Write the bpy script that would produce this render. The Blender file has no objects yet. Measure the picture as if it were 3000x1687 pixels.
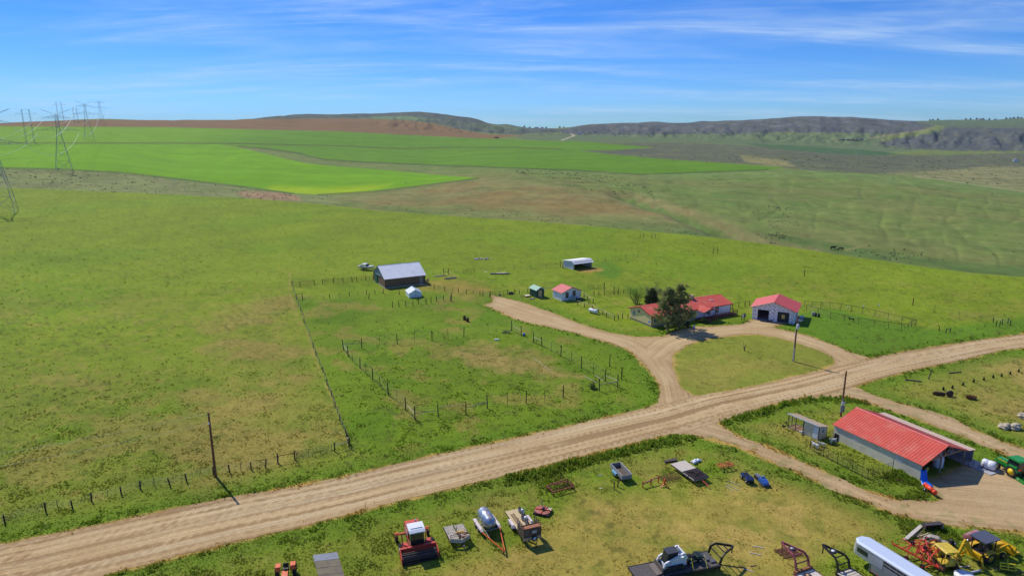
import bpy, bmesh, math, random
import numpy as np
from mathutils import Matrix, Vector
random.seed(7)
rng = np.random.default_rng(11)
R = math.radians
scene = bpy.context.scene
col = scene.collection

# ------------------------------------------------------------------ camera
FPX, YHOR, CH = 1950.0, 372.0, 48.0          # focal length and horizon row (3000 px wide picture), height of the drone
PIT = math.atan((843.5 - YHOR) / FPX)
CP, SP = math.cos(PIT), math.sin(PIT)
cd = bpy.data.cameras.new('camera')
cam = bpy.data.objects.new('camera', cd)
col.objects.link(cam)
cam.location = (0, 0, CH)
cam.rotation_euler = (math.pi / 2 - PIT, 0, 0)
cd.sensor_width = 36.0
cd.lens = FPX / 3000 * 36
cd.clip_start = 0.5
cd.clip_end = 40000
scene.camera = cam

# ------------------------------------------------------------------ light
SUN_AZ = math.radians(-40.5)               # sun stands to the left, beyond the ranch
SUN_EL = R(46)
world = bpy.data.worlds.new('World')
scene.world = world
world.use_nodes = True
wn, wl = world.node_tree.nodes, world.node_tree.links
wn.clear()


def N(nodes, t, **kw):
	n = nodes.new(t)
	for k, v in kw.items():
		if k == 'inp':
			for i, x in v.items():
				n.inputs[i].default_value = x
		else:
			setattr(n, k, v)
	return n


def build_sky():
	out = N(wn, 'ShaderNodeOutputWorld')
	bg = N(wn, 'ShaderNodeBackground', inp={'Strength': 0.072})
	sky = N(wn, 'ShaderNodeTexSky', sky_type='NISHITA', sun_disc=False, sun_elevation=SUN_EL,
			sun_rotation=SUN_AZ, altitude=1900, air_density=1.0, dust_density=0.35, ozone_density=2.2)
	hsv = N(wn, 'ShaderNodeHueSaturation', inp={'Hue': 0.506, 'Saturation': 1.42, 'Value': 1.0})
	wl.new(sky.outputs[0], hsv.inputs['Color'])
	# the camera's own shoulder: bright air near the horizon keeps its blue
	sc = N(wn, 'ShaderNodeVectorMath', operation='DIVIDE', inp={1: (16.0, 24.0, 100.0)})
	ad = N(wn, 'ShaderNodeVectorMath', operation='ADD', inp={1: (1, 1, 1)})
	dd = N(wn, 'ShaderNodeVectorMath', operation='DIVIDE')
	wl.new(hsv.outputs[0], sc.inputs[0])
	wl.new(sc.outputs[0], ad.inputs[0])
	wl.new(hsv.outputs[0], dd.inputs[0])
	wl.new(ad.outputs[0], dd.inputs[1])
	gr = N(wn, 'ShaderNodeVectorMath', operation='MULTIPLY', inp={1: (0.43, 0.74, 1.05)})
	wl.new(dd.outputs[0], gr.inputs[0])
	# cirrus: noise on the plane of a high cloud layer, so that it thins out and flattens towards the horizon
	geo = N(wn, 'ShaderNodeNewGeometry')
	neg = N(wn, 'ShaderNodeVectorMath', operation='SCALE', inp={'Scale': -1.0})
	wl.new(geo.outputs['Incoming'], neg.inputs[0])
	sep = N(wn, 'ShaderNodeSeparateXYZ')
	wl.new(neg.outputs[0], sep.inputs[0])
	zc = N(wn, 'ShaderNodeMath', operation='ADD', inp={1: 0.10})
	zm = N(wn, 'ShaderNodeMath', operation='MAXIMUM', inp={1: 0.0})
	wl.new(sep.outputs[2], zm.inputs[0])
	wl.new(zm.outputs[0], zc.inputs[0])
	dv = []
	for i in (0, 1):
		d = N(wn, 'ShaderNodeMath', operation='DIVIDE')
		wl.new(sep.outputs[i], d.inputs[0])
		wl.new(zc.outputs[0], d.inputs[1])
		dv.append(d)
	cmb = N(wn, 'ShaderNodeCombineXYZ')
	wl.new(dv[0].outputs[0], cmb.inputs[0])
	wl.new(dv[1].outputs[0], cmb.inputs[1])

	def layer(loc, scl, scale, det, rough, dist, lo, hi):
		mp = N(wn, 'ShaderNodeMapping', inp={'Location': loc, 'Scale': scl, 'Rotation': (0, 0, R(4))})
		wl.new(cmb.outputs[0], mp.inputs[0])
		no = N(wn, 'ShaderNodeTexNoise', inp={'Scale': scale, 'Detail': det, 'Roughness': rough, 'Distortion': dist})
		wl.new(mp.outputs[0], no.inputs['Vector'])
		mr = N(wn, 'ShaderNodeMapRange', interpolation_type='SMOOTHSTEP', inp={1: lo, 2: hi})
		wl.new(no.outputs[0], mr.inputs[0])
		return mr
	a = layer((3.7, 1.3, 0), (0.45, 1.6, 1), 0.9, 9, 0.6, 0.8, 0.36, 0.70)
	b = layer((9.0, 4.1, 2), (0.35, 0.9, 1), 0.5, 4, 0.5, 0.3, 0.34, 0.62)
	c = layer((1.0, 8.0, 5), (0.8, 1.6, 1), 1.8, 6, 0.6, 0.8, 0.30, 0.75)
	ab = N(wn, 'ShaderNodeMath', operation='MULTIPLY')
	wl.new(a.outputs[0], ab.inputs[0])
	wl.new(b.outputs[0], ab.inputs[1])
	abc = N(wn, 'ShaderNodeMath', operation='MULTIPLY')
	wl.new(ab.outputs[0], abc.inputs[0])
	cc = N(wn, 'ShaderNodeMath', operation='MULTIPLY_ADD', inp={1: 0.75, 2: 0.45})
	wl.new(c.outputs[0], cc.inputs[0])
	wl.new(cc.outputs[0], abc.inputs[1])
	fac = N(wn, 'ShaderNodeMath', operation='MULTIPLY', inp={1: 0.72}, use_clamp=True)
	wl.new(abc.outputs[0], fac.inputs[0])
	mix = N(wn, 'ShaderNodeMix', data_type='RGBA', inp={7: (4.3, 5.6, 7.3, 1)})
	wl.new(fac.outputs[0], mix.inputs[0])
	wl.new(gr.outputs[0], mix.inputs[6])
	wl.new(mix.outputs[2], bg.inputs['Color'])
	wl.new(bg.outputs[0], out.inputs['Surface'])


build_sky()
sd = bpy.data.lights.new('sun', 'SUN')
sd.energy = 2.25
sd.angle = R(0.55)
sd.color = (1.0, 0.95, 0.87)
sun = bpy.data.objects.new('sun', sd)
col.objects.link(sun)
sdir = Vector((math.sin(SUN_AZ) * math.cos(SUN_EL), math.cos(SUN_AZ) * math.cos(SUN_EL), math.sin(SUN_EL)))
sun.rotation_euler = sdir.to_track_quat('Z', 'Y').to_euler()
sun.location = (-40, 60, 90)
vs = scene.view_settings
vs.view_transform = 'Standard'
vs.look = 'None'
vs.exposure = 0.88
vs.gamma = 1.0
vs.use_curve_mapping = False
scene.cycles.max_bounces = 6
scene.cycles.transparent_max_bounces = 12
scene.cycles.volume_bounces = 0

# ------------------------------------------------------------------ noise
def _hash(ix, iy, seed):
	h = (ix.astype(np.int64) * 374761393 + iy.astype(np.int64) * 668265263 + seed * 1442695041) & 0xFFFFFFFF
	h = ((h ^ (h >> 13)) * 1274126177) & 0xFFFFFFFF
	return ((h ^ (h >> 16)) & 0xFFFF) / 65535.0


def vnoise(x, y, seed=0):
	ix, iy = np.floor(x), np.floor(y)
	fx, fy = x - ix, y - iy
	ux, uy = fx * fx * fx * (fx * (fx * 6 - 15) + 10), fy * fy * fy * (fy * (fy * 6 - 15) + 10)
	a, b = _hash(ix, iy, seed), _hash(ix + 1, iy, seed)
	c, d = _hash(ix, iy + 1, seed), _hash(ix + 1, iy + 1, seed)
	return (a * (1 - ux) + b * ux) * (1 - uy) + (c * (1 - ux) + d * ux) * uy


def fbm(x, y, seed=0, octv=4, gain=0.55):
	s, a, t = 0.0, 1.0, 0.0
	for i in range(octv):
		cs, sn = math.cos(0.6 * i + 0.3), math.sin(0.6 * i + 0.3)
		s = s + a * vnoise((x * cs - y * sn) * 2.03 ** i, (x * sn + y * cs) * 2.03 ** i, seed + 17 * i)
		t += a
		a *= gain
	return s / t


def sstep(a, b, x):
	t = np.clip((x - a) / (b - a), 0, 1)
	return t * t * (3 - 2 * t)


# ------------------------------------------------------------------ picture <-> place
def proj(X, Y, Z):
	zf = Y * CP - (Z - CH) * SP
	up = Y * SP + (Z - CH) * CP
	zf = np.maximum(zf, 1.0)
	return 1500 + FPX * X / zf, 843.5 - FPX * up / zf


def flat(px, py, z=0.0):
	cx, cy = (px - 1500) / FPX, -(py - 843.5) / FPX
	t = (z - CH) / (-SP + cy * CP)
	return cx * t, (CP + cy * SP) * t


# ------------------------------------------------------------------ terrain height
CREST = [(-900, 520), (-400, 536), (0, 550), (300, 562), (600, 575), (870, 592), (1100, 617), (1300, 632), (1500, 645), (1700, 660),
		 (1900, 678), (2100, 697), (2300, 722), (2500, 752), (2700, 780), (2850, 800), (3000, 812), (3300, 840), (3900, 880)]
_cw = np.array([flat(*p) for p in CREST])
_caz, _crr = np.arctan2(_cw[:, 0], _cw[:, 1]), np.hypot(_cw[:, 0], _cw[:, 1])


def rcrest(az):
	return np.interp(az, _caz, _crr)


COLS = {   # picture column: depth (m) and picture row of the ground there
	-600: [(600, 560), (680, 520), (760, 485), (1000, 430), (1300, 392), (1600, 372), (1900, 362), (2600, 366), (6000, 372)],
	0: [(560, 556), (640, 520), (720, 492), (1000, 432), (1350, 392), (1600, 371), (1850, 361), (2600, 366), (6000, 372)],
	250: [(540, 566), (620, 528), (690, 500), (1030, 410), (1350, 384), (1600, 366), (1850, 354), (2600, 360), (6000, 368)],
	500: [(500, 578), (580, 550), (680, 522), (950, 470), (1250, 423), (1650, 384), (1850, 370), (2250, 354), (3000, 360), (6000, 368)],
	750: [(450, 594), (540, 572), (640, 550), (900, 480), (1150, 436), (1700, 392), (1950, 378), (2500, 352), (3000, 349), (4000, 358), (6000, 366)],
	1000: [(420, 618), (500, 592), (600, 569), (850, 500), (1050, 474), (1500, 428), (2000, 386), (2800, 350), (3300, 346), (3900, 335), (6000, 352)],
	1250: [(400, 640), (480, 608), (620, 556), (850, 510), (1050, 486), (1500, 440), (2000, 400), (2600, 378), (3100, 352), (3800, 329), (6000, 348)],
	1500: [(370, 662), (450, 622), (560, 560), (660, 528), (850, 496), (1250, 452), (1800, 412), (2400, 394), (3100, 376), (3700, 366), (6000, 376)],
	1750: [(345, 684), (420, 640), (540, 570), (680, 528), (850, 503), (1200, 452), (1700, 418), (2400, 396), (3000, 382), (3600, 364), (6000, 374)],
	2000: [(325, 712), (400, 650), (520, 588), (680, 535), (830, 508), (1050, 472), (1500, 440), (2200, 410), (2900, 390), (3600, 361), (6000, 370)],
	2300: [(300, 752), (370, 690), (500, 606), (680, 538), (820, 500), (1100, 480), (1500, 447), (2100, 424), (2800, 392), (3500, 344), (6000, 356)],
	2650: [(275, 800), (340, 738), (460, 640), (660, 552), (820, 515), (1100, 495), (1500, 462), (2000, 436), (2600, 404), (3300, 358), (4200, 355), (6000, 362)],
	3000: [(250, 842), (300, 786), (400, 692), (600, 594), (720, 560), (1000, 515), (1400, 478), (1900, 442), (2400, 408), (2900, 378), (3900, 348), (6000, 358)],
	3600: [(225, 905), (280, 850), (380, 730), (600, 610), (760, 570), (1000, 520), (1400, 478), (1900, 442), (2400, 405), (2900, 376), (3900, 348), (6000, 358)],
}
SKYL = [(-900, 364), (0, 361), (194, 354), (349, 352.5), (660, 354), (737, 350), (827, 339), (1000, 334.5), (1116, 333), (1213, 326.5), (1272, 330), (1349, 341),
		(1388, 345), (1407, 352), (1439, 365), (1485, 365), (1543, 374), (1582, 377), (1640, 376), (1660, 375), (1718, 366), (1815, 361),
		(1893, 358), (2000, 361), (2058, 357), (2155, 353), (2291, 346), (2330, 342), (2388, 342), (2505, 345), (2602, 352),
		(2671, 357), (2738, 354), (2893, 352), (3000, 348), (3300, 345), (3900, 350)]
RFAR = 6000.0
UK = np.linspace(0, 1, 161)
CK = np.linspace(-600, 3600, 281)


def _mk_table():
	xs = sorted(COLS)
	az = np.arctan((np.array(xs) - 1500) / FPX * CP)
	rows = []
	for x, a in zip(xs, az):
		rc = float(rcrest(a))
		pts = [(rc, None)] + [(d / math.cos(a), y) for d, y in COLS[x] if d / math.cos(a) > rc * 1.02]
		us, zs = [], []
		for r, y in pts:
			us.append(min(math.log(r / rc) / math.log(RFAR / rc), 1.0 + 0.01 * len(us)))
			if y is None:
				zs.append(0.0)
				continue
			ty = (843.5 - y) / FPX
			zs.append(CH + r * math.cos(a) * (ty * CP - SP) / (CP + ty * SP))
		rows.append(np.interp(UK, us, zs))
	rows = np.array(rows)
	tab = np.array([np.interp(CK, xs, rows[:, j]) for j in range(len(UK))]).T      # [column, u]
	k = np.ones(5) / 5
	ext = np.concatenate([np.zeros((len(CK), 2)), tab, tab[:, -1:], tab[:, -1:]], 1)
	tab = np.array([np.convolve(r, k, 'valid') for r in ext])
	tab[:, 0] = 0
	# lift or lower the far ridge so that the skyline runs as it does in the place
	a = np.arctan((CK - 1500) / FPX * CP)
	for i, c in enumerate(CK):
		rc = float(rcrest(a[i]))
		rr = rc * (RFAR / rc) ** UK
		ang = (tab[i] - CH) / (rr * math.cos(a[i]))
		j = 60 + int(np.argmax(ang[60:]))
		ty = (843.5 - np.interp(c, [p[0] for p in SKYL], [p[1] for p in SKYL])) / FPX
		zt = CH + rr[j] * math.cos(a[i]) * (ty * CP - SP) / (CP + ty * SP)
		w = np.where(UK < UK[j], sstep(max(UK[j] - 0.16, 0.25), UK[j], UK), 1 - 0.6 * sstep(UK[j], UK[j] + 0.25, UK))
		tab[i] += w * (zt - tab[i, j])
	ke = np.array([1, 2, 1.0]) / 4
	e = np.concatenate([tab[:1], tab, tab[-1:]], 0)
	return np.array([np.convolve(e[:, j], ke, 'valid') for j in range(e.shape[1])]).T


ZT = _mk_table()


_gw = [(r_ * math.tan(math.atan((c_ - 1500) / FPX * CP)), r_) for c_, r_ in ((1830, 560), (1905, 512), (1960, 470), (2010, 455), (2050, 420), (2105, 404), (2150, 375), (2230, 352), (2330, 335))]


def near_gully(x, y):
	"""distance to the washed-out gully right of the pasture"""
	d = np.full(x.shape, 1e3)
	k = (x > 60) & (x < 260) & (y > 290) & (y < 620)
	if k.any():
		xx, yy = x[k], y[k]
		b = np.full(xx.shape, 1e6)
		for (ax, ay), (bx, by) in zip(_gw[:-1], _gw[1:]):
			ex, ey = bx - ax, by - ay
			t = np.clip(((xx - ax) * ex + (yy - ay) * ey) / (ex * ex + ey * ey), 0, 1)
			b = np.minimum(b, (xx - ax - t * ex) ** 2 + (yy - ay - t * ey) ** 2)
		d[k] = np.sqrt(b)
	return d


def hz(x, y):
	x, y = np.asarray(x, float), np.asarray(y, float)
	r = np.hypot(x, y) + 1e-6
	az = np.arctan2(x, y)
	c = 1500 + FPX * np.tan(np.clip(az, -1.2, 1.2)) / CP
	rc = rcrest(az)
	u = np.clip(np.log(np.maximum(r, rc) / rc) / np.log(RFAR / rc), 0, 1)
	fi = np.clip((c - CK[0]) / (CK[1] - CK[0]), 0, len(CK) - 1.001)
	fj = np.clip(u * (len(UK) - 1), 0, len(UK) - 1.001)
	i, j = fi.astype(int), fj.astype(int)
	a, b = fi - i, fj - j
	z = (ZT[i, j] * (1 - a) + ZT[i + 1, j] * a) * (1 - b) + (ZT[i, j + 1] * (1 - a) + ZT[i + 1, j + 1] * a) * b
	far = sstep(1.0, 1.5, r / rc)
	z = z + 0.22 * (fbm(x / 34, y / 34, 3, 2) - 0.5) * sstep(20, 60, r) * (1 - far)
	z = z + far * (4.0 * (fbm(x / 120, y / 120, 5, 4) - 0.5) + np.clip(r / 260, 0, 12) * (np.abs(fbm(x / 330, y / 330, 9, 4) - 0.5) * 2 - 0.25) * sstep(1500, 2600, r))
	# gullies cut into the opposite slope and the worn face of the mesas
	gul = 1 - np.abs(fbm(c / 95 + 0.35 * np.log(r), np.log(r) * 3.2, 15, 3) - 0.5) * 4
	z = z - 0.7 * np.clip(gul, 0, 1) ** 2 * sstep(1.25, 1.6, r / rc) * (1 - sstep(700, 950, r)) * sstep(1500, 1900, c)
	gd = near_gully(x, y)
	z = z - 5.5 * np.exp(-(gd / 11.0) ** 2) - 1.5 * np.exp(-(gd / 30.0) ** 2)
	face = sstep(2150, 2700, r) * (1 - sstep(3100, 3450, r)) * sstep(1000, 1250, c)
	z = z + face * (27 * (np.abs(fbm(c / 60, r / 700, 16, 4) - 0.5) * 2 - 0.2))
	return z


def gz(x, y):
	return float(hz(np.array([x]), np.array([y]))[0])


def G(px, py):
	"""the point of the ground seen at a place of the photograph"""
	cx, cy = (px - 1500) / FPX, -(py - 843.5) / FPX
	d = np.array([cx, CP + cy * SP, -SP + cy * CP])
	ts = 40 * 1.012 ** np.arange(0, 430)
	z = CH + ts * d[2] - hz(ts * d[0], ts * d[1])
	k = np.argmax(z < 0)
	for _ in range(2):
		ts = np.linspace(ts[max(k - 1, 0)], ts[k], 40)
		z = CH + ts * d[2] - hz(ts * d[0], ts * d[1])
		k = max(int(np.argmax(z < 0)), 1)
	lo = ts[k - 1] + (ts[k] - ts[k - 1]) * z[k - 1] / (z[k - 1] - z[k] + 1e-12)
	x, y = lo * d[0], lo * d[1]
	return Vector((x, y, CH + lo * d[2]))


def at_z(px, py, z):
	x, y = flat(px, py, z)
	return Vector((x, y, z))


def ang(p, q):
	a, b = G(*p), G(*q)
	return math.atan2(b.y - a.y, b.x - a.x)

# ------------------------------------------------------------------ materials
def lin(c):
	return tuple(((v / 255) / 12.92 if v / 255 <= 0.04045 else ((v / 255 + 0.055) / 1.055) ** 2.4) for v in c)


_mats = {}


def mat(name, rgb, rough=0.6, metal=0.0, var=0.18, scale=3.0, bump=0.0, spec=0.4, dirt=None, stretch=None, coat=0.0, trans=0.0):
	"""painted, weathered surface: sRGB colour, uneven in tone, with optional dirt blotches and relief"""
	if name in _mats:
		return _mats[name]
	m = bpy.data.materials.new(name)
	m.use_nodes = True
	n, l = m.node_tree.nodes, m.node_tree.links
	b = n['Principled BSDF']
	c = lin(rgb)
	b.inputs['Roughness'].default_value = rough
	b.inputs['Metallic'].default_value = metal
	b.inputs['Specular IOR Level'].default_value = spec
	b.inputs['Coat Weight'].default_value = coat
	if trans:
		b.inputs['Transmission Weight'].default_value = trans
	tc = N(n, 'ShaderNodeTexCoord')
	vec = tc.outputs['Object']
	if stretch:
		mp = N(n, 'ShaderNodeMapping', inp={'Scale': stretch})
		l.new(vec, mp.inputs[0])
		vec = mp.outputs[0]
	no = N(n, 'ShaderNodeTexNoise', inp={'Scale': scale, 'Detail': 5, 'Roughness': 0.65})
	l.new(vec, no.inputs['Vector'])
	mr = N(n, 'ShaderNodeMapRange', inp={1: 0.25, 2: 0.75, 3: 1 - var, 4: 1 + var})
	l.new(no.outputs[0], mr.inputs[0])
	mul = N(n, 'ShaderNodeVectorMath', operation='SCALE', inp={0: c})
	l.new(mr.outputs[0], mul.inputs['Scale'])
	colr = mul.outputs[0]
	if dirt:
		no2 = N(n, 'ShaderNodeTexNoise', inp={'Scale': scale * 0.45, 'Detail': 7, 'Roughness': 0.7})
		l.new(vec, no2.inputs['Vector'])
		m2 = N(n, 'ShaderNodeMapRange', inp={1: 0.48, 2: 0.68, 3: 0, 4: dirt[1]})
		l.new(no2.outputs[0], m2.inputs[0])
		mx = N(n, 'ShaderNodeMix', data_type='RGBA', inp={7: (*lin(dirt[0]), 1)})
		l.new(m2.outputs[0], mx.inputs[0])
		l.new(colr, mx.inputs[6])
		colr = mx.outputs[2]
	l.new(colr, b.inputs['Base Color'])
	if bump:
		bp = N(n, 'ShaderNodeBump', inp={'Strength': bump, 'Distance': 0.03})
		l.new(no.outputs[0], bp.inputs['Height'])
		l.new(bp.outputs[0], b.inputs['Normal'])
	_mats[name] = m
	return m


def vcol_mat(name, rough, bump, s1, s2, v1, v2, dist=0.25, uvstreak=False):
	"""ground: land-cover colour from the mesh, broken up by noise at two sizes, with relief"""
	m = bpy.data.materials.new(name)
	m.use_nodes = True
	n, l = m.node_tree.nodes, m.node_tree.links
	b = n['Principled BSDF']
	b.inputs['Roughness'].default_value = rough
	b.inputs['Specular IOR Level'].default_value = 0.1
	at = N(n, 'ShaderNodeVertexColor', layer_name='Col')
	tc = N(n, 'ShaderNodeTexCoord')
	no1 = N(n, 'ShaderNodeTexNoise', inp={'Scale': s1, 'Detail': 6, 'Roughness': 0.7})
	no2 = N(n, 'ShaderNodeTexNoise', inp={'Scale': s2, 'Detail': 4, 'Roughness': 0.7})
	l.new(tc.outputs['Object'], no1.inputs['Vector'])
	if uvstreak:
		uv = N(n, 'ShaderNodeUVMap', uv_map='UVMap')
		mp = N(n, 'ShaderNodeMapping', inp={'Scale': (3.2, 0.012, 1)})
		l.new(uv.outputs[0], mp.inputs[0])
		l.new(mp.outputs[0], no2.inputs['Vector'])
		no2.inputs['Scale'].default_value = 1.0
		no2.inputs['Distortion'].default_value = 0.35
	else:
		l.new(tc.outputs['Object'], no2.inputs['Vector'])
	r1 = N(n, 'ShaderNodeMapRange', inp={1: 0.28, 2: 0.72, 3: 1 - v1, 4: 1 + v1})
	r2 = N(n, 'ShaderNodeMapRange', inp={1: 0.3, 2: 0.7, 3: 1 - v2, 4: 1 + v2})
	l.new(no1.outputs[0], r1.inputs[0])
	if uvstreak:
		pn = N(n, 'ShaderNodeTexNoise', inp={'Scale': 0.11, 'Detail': 3, 'Roughness': 0.6})
		l.new(tc.outputs['Object'], pn.inputs['Vector'])
		pr = N(n, 'ShaderNodeMapRange', inp={1: 0.35, 2: 0.65, 3: 0.15, 4: 1.0})
		l.new(pn.outputs[0], pr.inputs[0])
		mxv = N(n, 'ShaderNodeMix', data_type='FLOAT', inp={2: 0.5})
		l.new(pr.outputs[0], mxv.inputs[0])
		l.new(no2.outputs[0], mxv.inputs[3])
		l.new(mxv.outputs[0], r2.inputs[0])
	else:
		l.new(no2.outputs[0], r2.inputs[0])
	mm = N(n, 'ShaderNodeMath', operation='MULTIPLY')
	l.new(r1.outputs[0], mm.inputs[0])
	l.new(r2.outputs[0], mm.inputs[1])
	sc = N(n, 'ShaderNodeVectorMath', operation='SCALE')
	l.new(at.outputs[0], sc.inputs[0])
	l.new(mm.outputs[0], sc.inputs['Scale'])
	l.new(sc.outputs[0], b.inputs['Base Color'])
	bp = N(n, 'ShaderNodeBump', inp={'Strength': bump, 'Distance': dist})
	ad = N(n, 'ShaderNodeMath', operation='ADD')
	l.new(no1.outputs[0], ad.inputs[0])
	l.new(no2.outputs[0], ad.inputs[1])
	l.new(ad.outputs[0], bp.inputs['Height'])
	l.new(bp.outputs[0], b.inputs['Normal'])
	return m


# ------------------------------------------------------------------ polygons of land cover (traced on the photograph)
def psdf(px, py, poly):
	"""signed distance to a polygon, positive inside (cut off at -pad away from it)"""
	P = np.array(poly, float)
	if px.size > 4000:
		pad = 0.12 * max(np.ptp(P[:, 0]), np.ptp(P[:, 1])) + 12
		k = (px > P[:, 0].min() - pad) & (px < P[:, 0].max() + pad) & (py > P[:, 1].min() - pad) & (py < P[:, 1].max() + pad)
		out = np.full(px.shape, -pad)
		if k.any():
			out[k] = _psdf(px[k], py[k], P)
		return out
	return _psdf(px, py, P)


def _psdf(px, py, P):
	Q = np.roll(P, -1, 0)
	d2 = np.full(px.shape, 1e18)
	ins = np.zeros(px.shape, bool)
	for (ax, ay), (bx, by) in zip(P, Q):
		ex, ey = bx - ax, by - ay
		t = np.clip(((px - ax) * ex + (py - ay) * ey) / (ex * ex + ey * ey + 1e-9), 0, 1)
		d2 = np.minimum(d2, (px - ax - t * ex) ** 2 + (py - ay - t * ey) ** 2)
		if ay != by:
			cr = ((ay > py) != (by > py)) & (px < ex * (py - ay) / (by - ay) + ax)
			ins ^= cr
	return np.where(ins, 1, -1) * np.sqrt(d2)


def near_line(px, py, line, pad=40):
	"""distance to a polyline, looked up only near it"""
	L = np.array(line, float)
	k = (px > L[:, 0].min() - pad) & (px < L[:, 0].max() + pad) & (py > L[:, 1].min() - pad) & (py < L[:, 1].max() + pad)
	out = np.full(px.shape, 1e3)
	if k.any():
		out[k] = ldist(px[k], py[k], line)[0]
	return out


def ldist(px, py, line):
	"""distance, signed side and run to a polyline"""
	L = np.array(line, float)
	best = np.full(px.shape, 1e18)
	side = np.zeros(px.shape)
	run = np.zeros(px.shape)
	s0 = 0.0
	for (ax, ay), (bx, by) in zip(L[:-1], L[1:]):
		ex, ey = bx - ax, by - ay
		ln = math.hypot(ex, ey)
		t = np.clip(((px - ax) * ex + (py - ay) * ey) / (ln * ln + 1e-9), 0, 1)
		d = np.hypot(px - ax - t * ex, py - ay - t * ey)
		k = d < best
		best = np.where(k, d, best)
		side = np.where(k, np.where(ex * (py - ay) - ey * (px - ax) > 0, d, -d), side)
		run = np.where(k, s0 + t * ln, run)
		s0 += ln
	return best, side, run


ROAD_UP = [(-700, 1740), (-300, 1662), (0, 1592), (155, 1566), (299, 1538), (454, 1502), (660, 1460), (815, 1434), (1000, 1398), (1240, 1342), (1482, 1289), (1590, 1266),
		 (1699, 1240), (1808, 1217), (1889, 1198), (1960, 1180), (2038, 1161), (2103, 1150), (2212, 1131), (2294, 1112), (2375, 1091), (2450, 1073), (2545, 1052),
		 (2626, 1036), (2735, 1017), (2844, 1000), (3000, 978), (3300, 945), (3800, 905)]
ROAD_LO = [(3800, 925), (3300, 975), (3000, 1017), (2925, 1027), (2844, 1048), (2735, 1071), (2654, 1089), (2572, 1110), (2496, 1134), (2400, 1158), (2300, 1176),
		 (2200, 1201), (2100, 1232), (2030, 1258), (1925, 1280), (1870, 1293), (1754, 1322), (1643, 1351), (1550, 1373), (1450, 1399), (1266, 1443), (1076, 1492),
		 (913, 1533), (738, 1574), (582, 1615), (388, 1662), (280, 1687), (0, 1765), (-500, 1950)]
DRIVE = [(1441, 866), (1470, 872), (1536, 888), (1618, 917), (1699, 950), (1781, 975), (1862, 988), (1913, 988), (1948, 984), (1985, 968), (2038, 957), (2076, 957), (2117, 954),
		 (2171, 951), (2199, 940), (2217, 934), (2308, 944), (2290, 950), (2262, 958), (2294, 967), (2362, 983), (2403, 997), (2446, 1014), (2490, 1033), (2545, 1049),
		 (2500, 1075), (2420, 1095), (2375, 1095), (2212, 1135), (2038, 1166), (1960, 1195), (1890, 1210), (1903, 1194), (1930, 1180), (1936, 1164), (1936, 1139), (1922, 1107), (1903, 1085), (1879, 1063), (1857, 1036),
		 (1835, 1022), (1808, 1013), (1767, 999), (1726, 988), (1672, 972), (1590, 954), (1509, 935), (1455, 908), (1420, 893), (1445, 885)]
ISLE = [(1970, 1046), (1976, 1033), (2008, 1014), (2049, 997), (2103, 988), (2171, 980), (2226, 980), (2280, 989), (2335, 1003), (2389, 1022), (2430, 1041), (2446, 1058),
		(2441, 1068), (2416, 1080), (2375, 1091), (2294, 1112), (2212, 1131), (2103, 1150), (2038, 1161), (2016, 1152), (1995, 1136), (1981, 1101), (1970, 1074)]
YARD = [(2496, 1130), (2545, 1154), (2628, 1180), (2704, 1199), (2789, 1229), (2861, 1261), (2934, 1293), (3000, 1316), (3500, 1480), (3500, 1740), (3000, 1560), (2905, 1549), (2803, 1537),
		(2687, 1520), (2628, 1508), (2556, 1476), (2454, 1437), (2337, 1383), (2250, 1348), (2160, 1308), (2080, 1284), (2012, 1267), (1960, 1270), (2060, 1240), (2300, 1180)]
YARD_HOLE = [(2090, 1237), (2131, 1263), (2250, 1309), (2337, 1351), (2413, 1380), (2512, 1429), (2628, 1463), (2745, 1473), (2771, 1464), (2738, 1442), (2695, 1412), (2760, 1390), (2850, 1362), (2990, 1370),
			 (3000, 1360), (2919, 1319), (2832, 1280), (2774, 1258), (2701, 1231), (2628, 1208), (2570, 1188), (2497, 1169), (2439, 1160), (2366, 1163), (2308, 1172), (2220, 1195), (2150, 1215)]


def wpoly(p):
	return [flat(*q) for q in p]


W_ROAD = wpoly(ROAD_UP + ROAD_LO)
W_RU, W_RL = wpoly(ROAD_UP), wpoly(ROAD_LO)
W_DRIVE, W_ISLE = wpoly(DRIVE), wpoly(ISLE)
W_YARD, W_YH = wpoly(YARD), wpoly(YARD_HOLE)


def edge_noise(x, y):
	return 0.9 * (fbm(x / 1.9, y / 1.9, 21, 4) - 0.5) + 0.5 * (fbm(x / 7, y / 7, 22, 2) - 0.5)


def sd_road(x, y):
	return psdf(x, y, W_ROAD) + edge_noise(x, y)


def sd_drive(x, y):
	return np.minimum(psdf(x, y, W_DRIVE), -psdf(x, y, W_ISLE)) + 1.2 * edge_noise(x, y)


def sd_yard(x, y):
	return np.minimum(psdf(x, y, W_YARD), -psdf(x, y, W_YH)) + 2.2 * edge_noise(x, y)


def sd_dirt(x, y):
	return np.maximum(np.maximum(sd_road(x, y), sd_drive(x, y)), sd_yard(x, y))


C = lambda r, g, b: np.array(lin((r, g, b)))
GK = 0.80                                            # photograph tone -> surface colour of the vegetation

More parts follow.
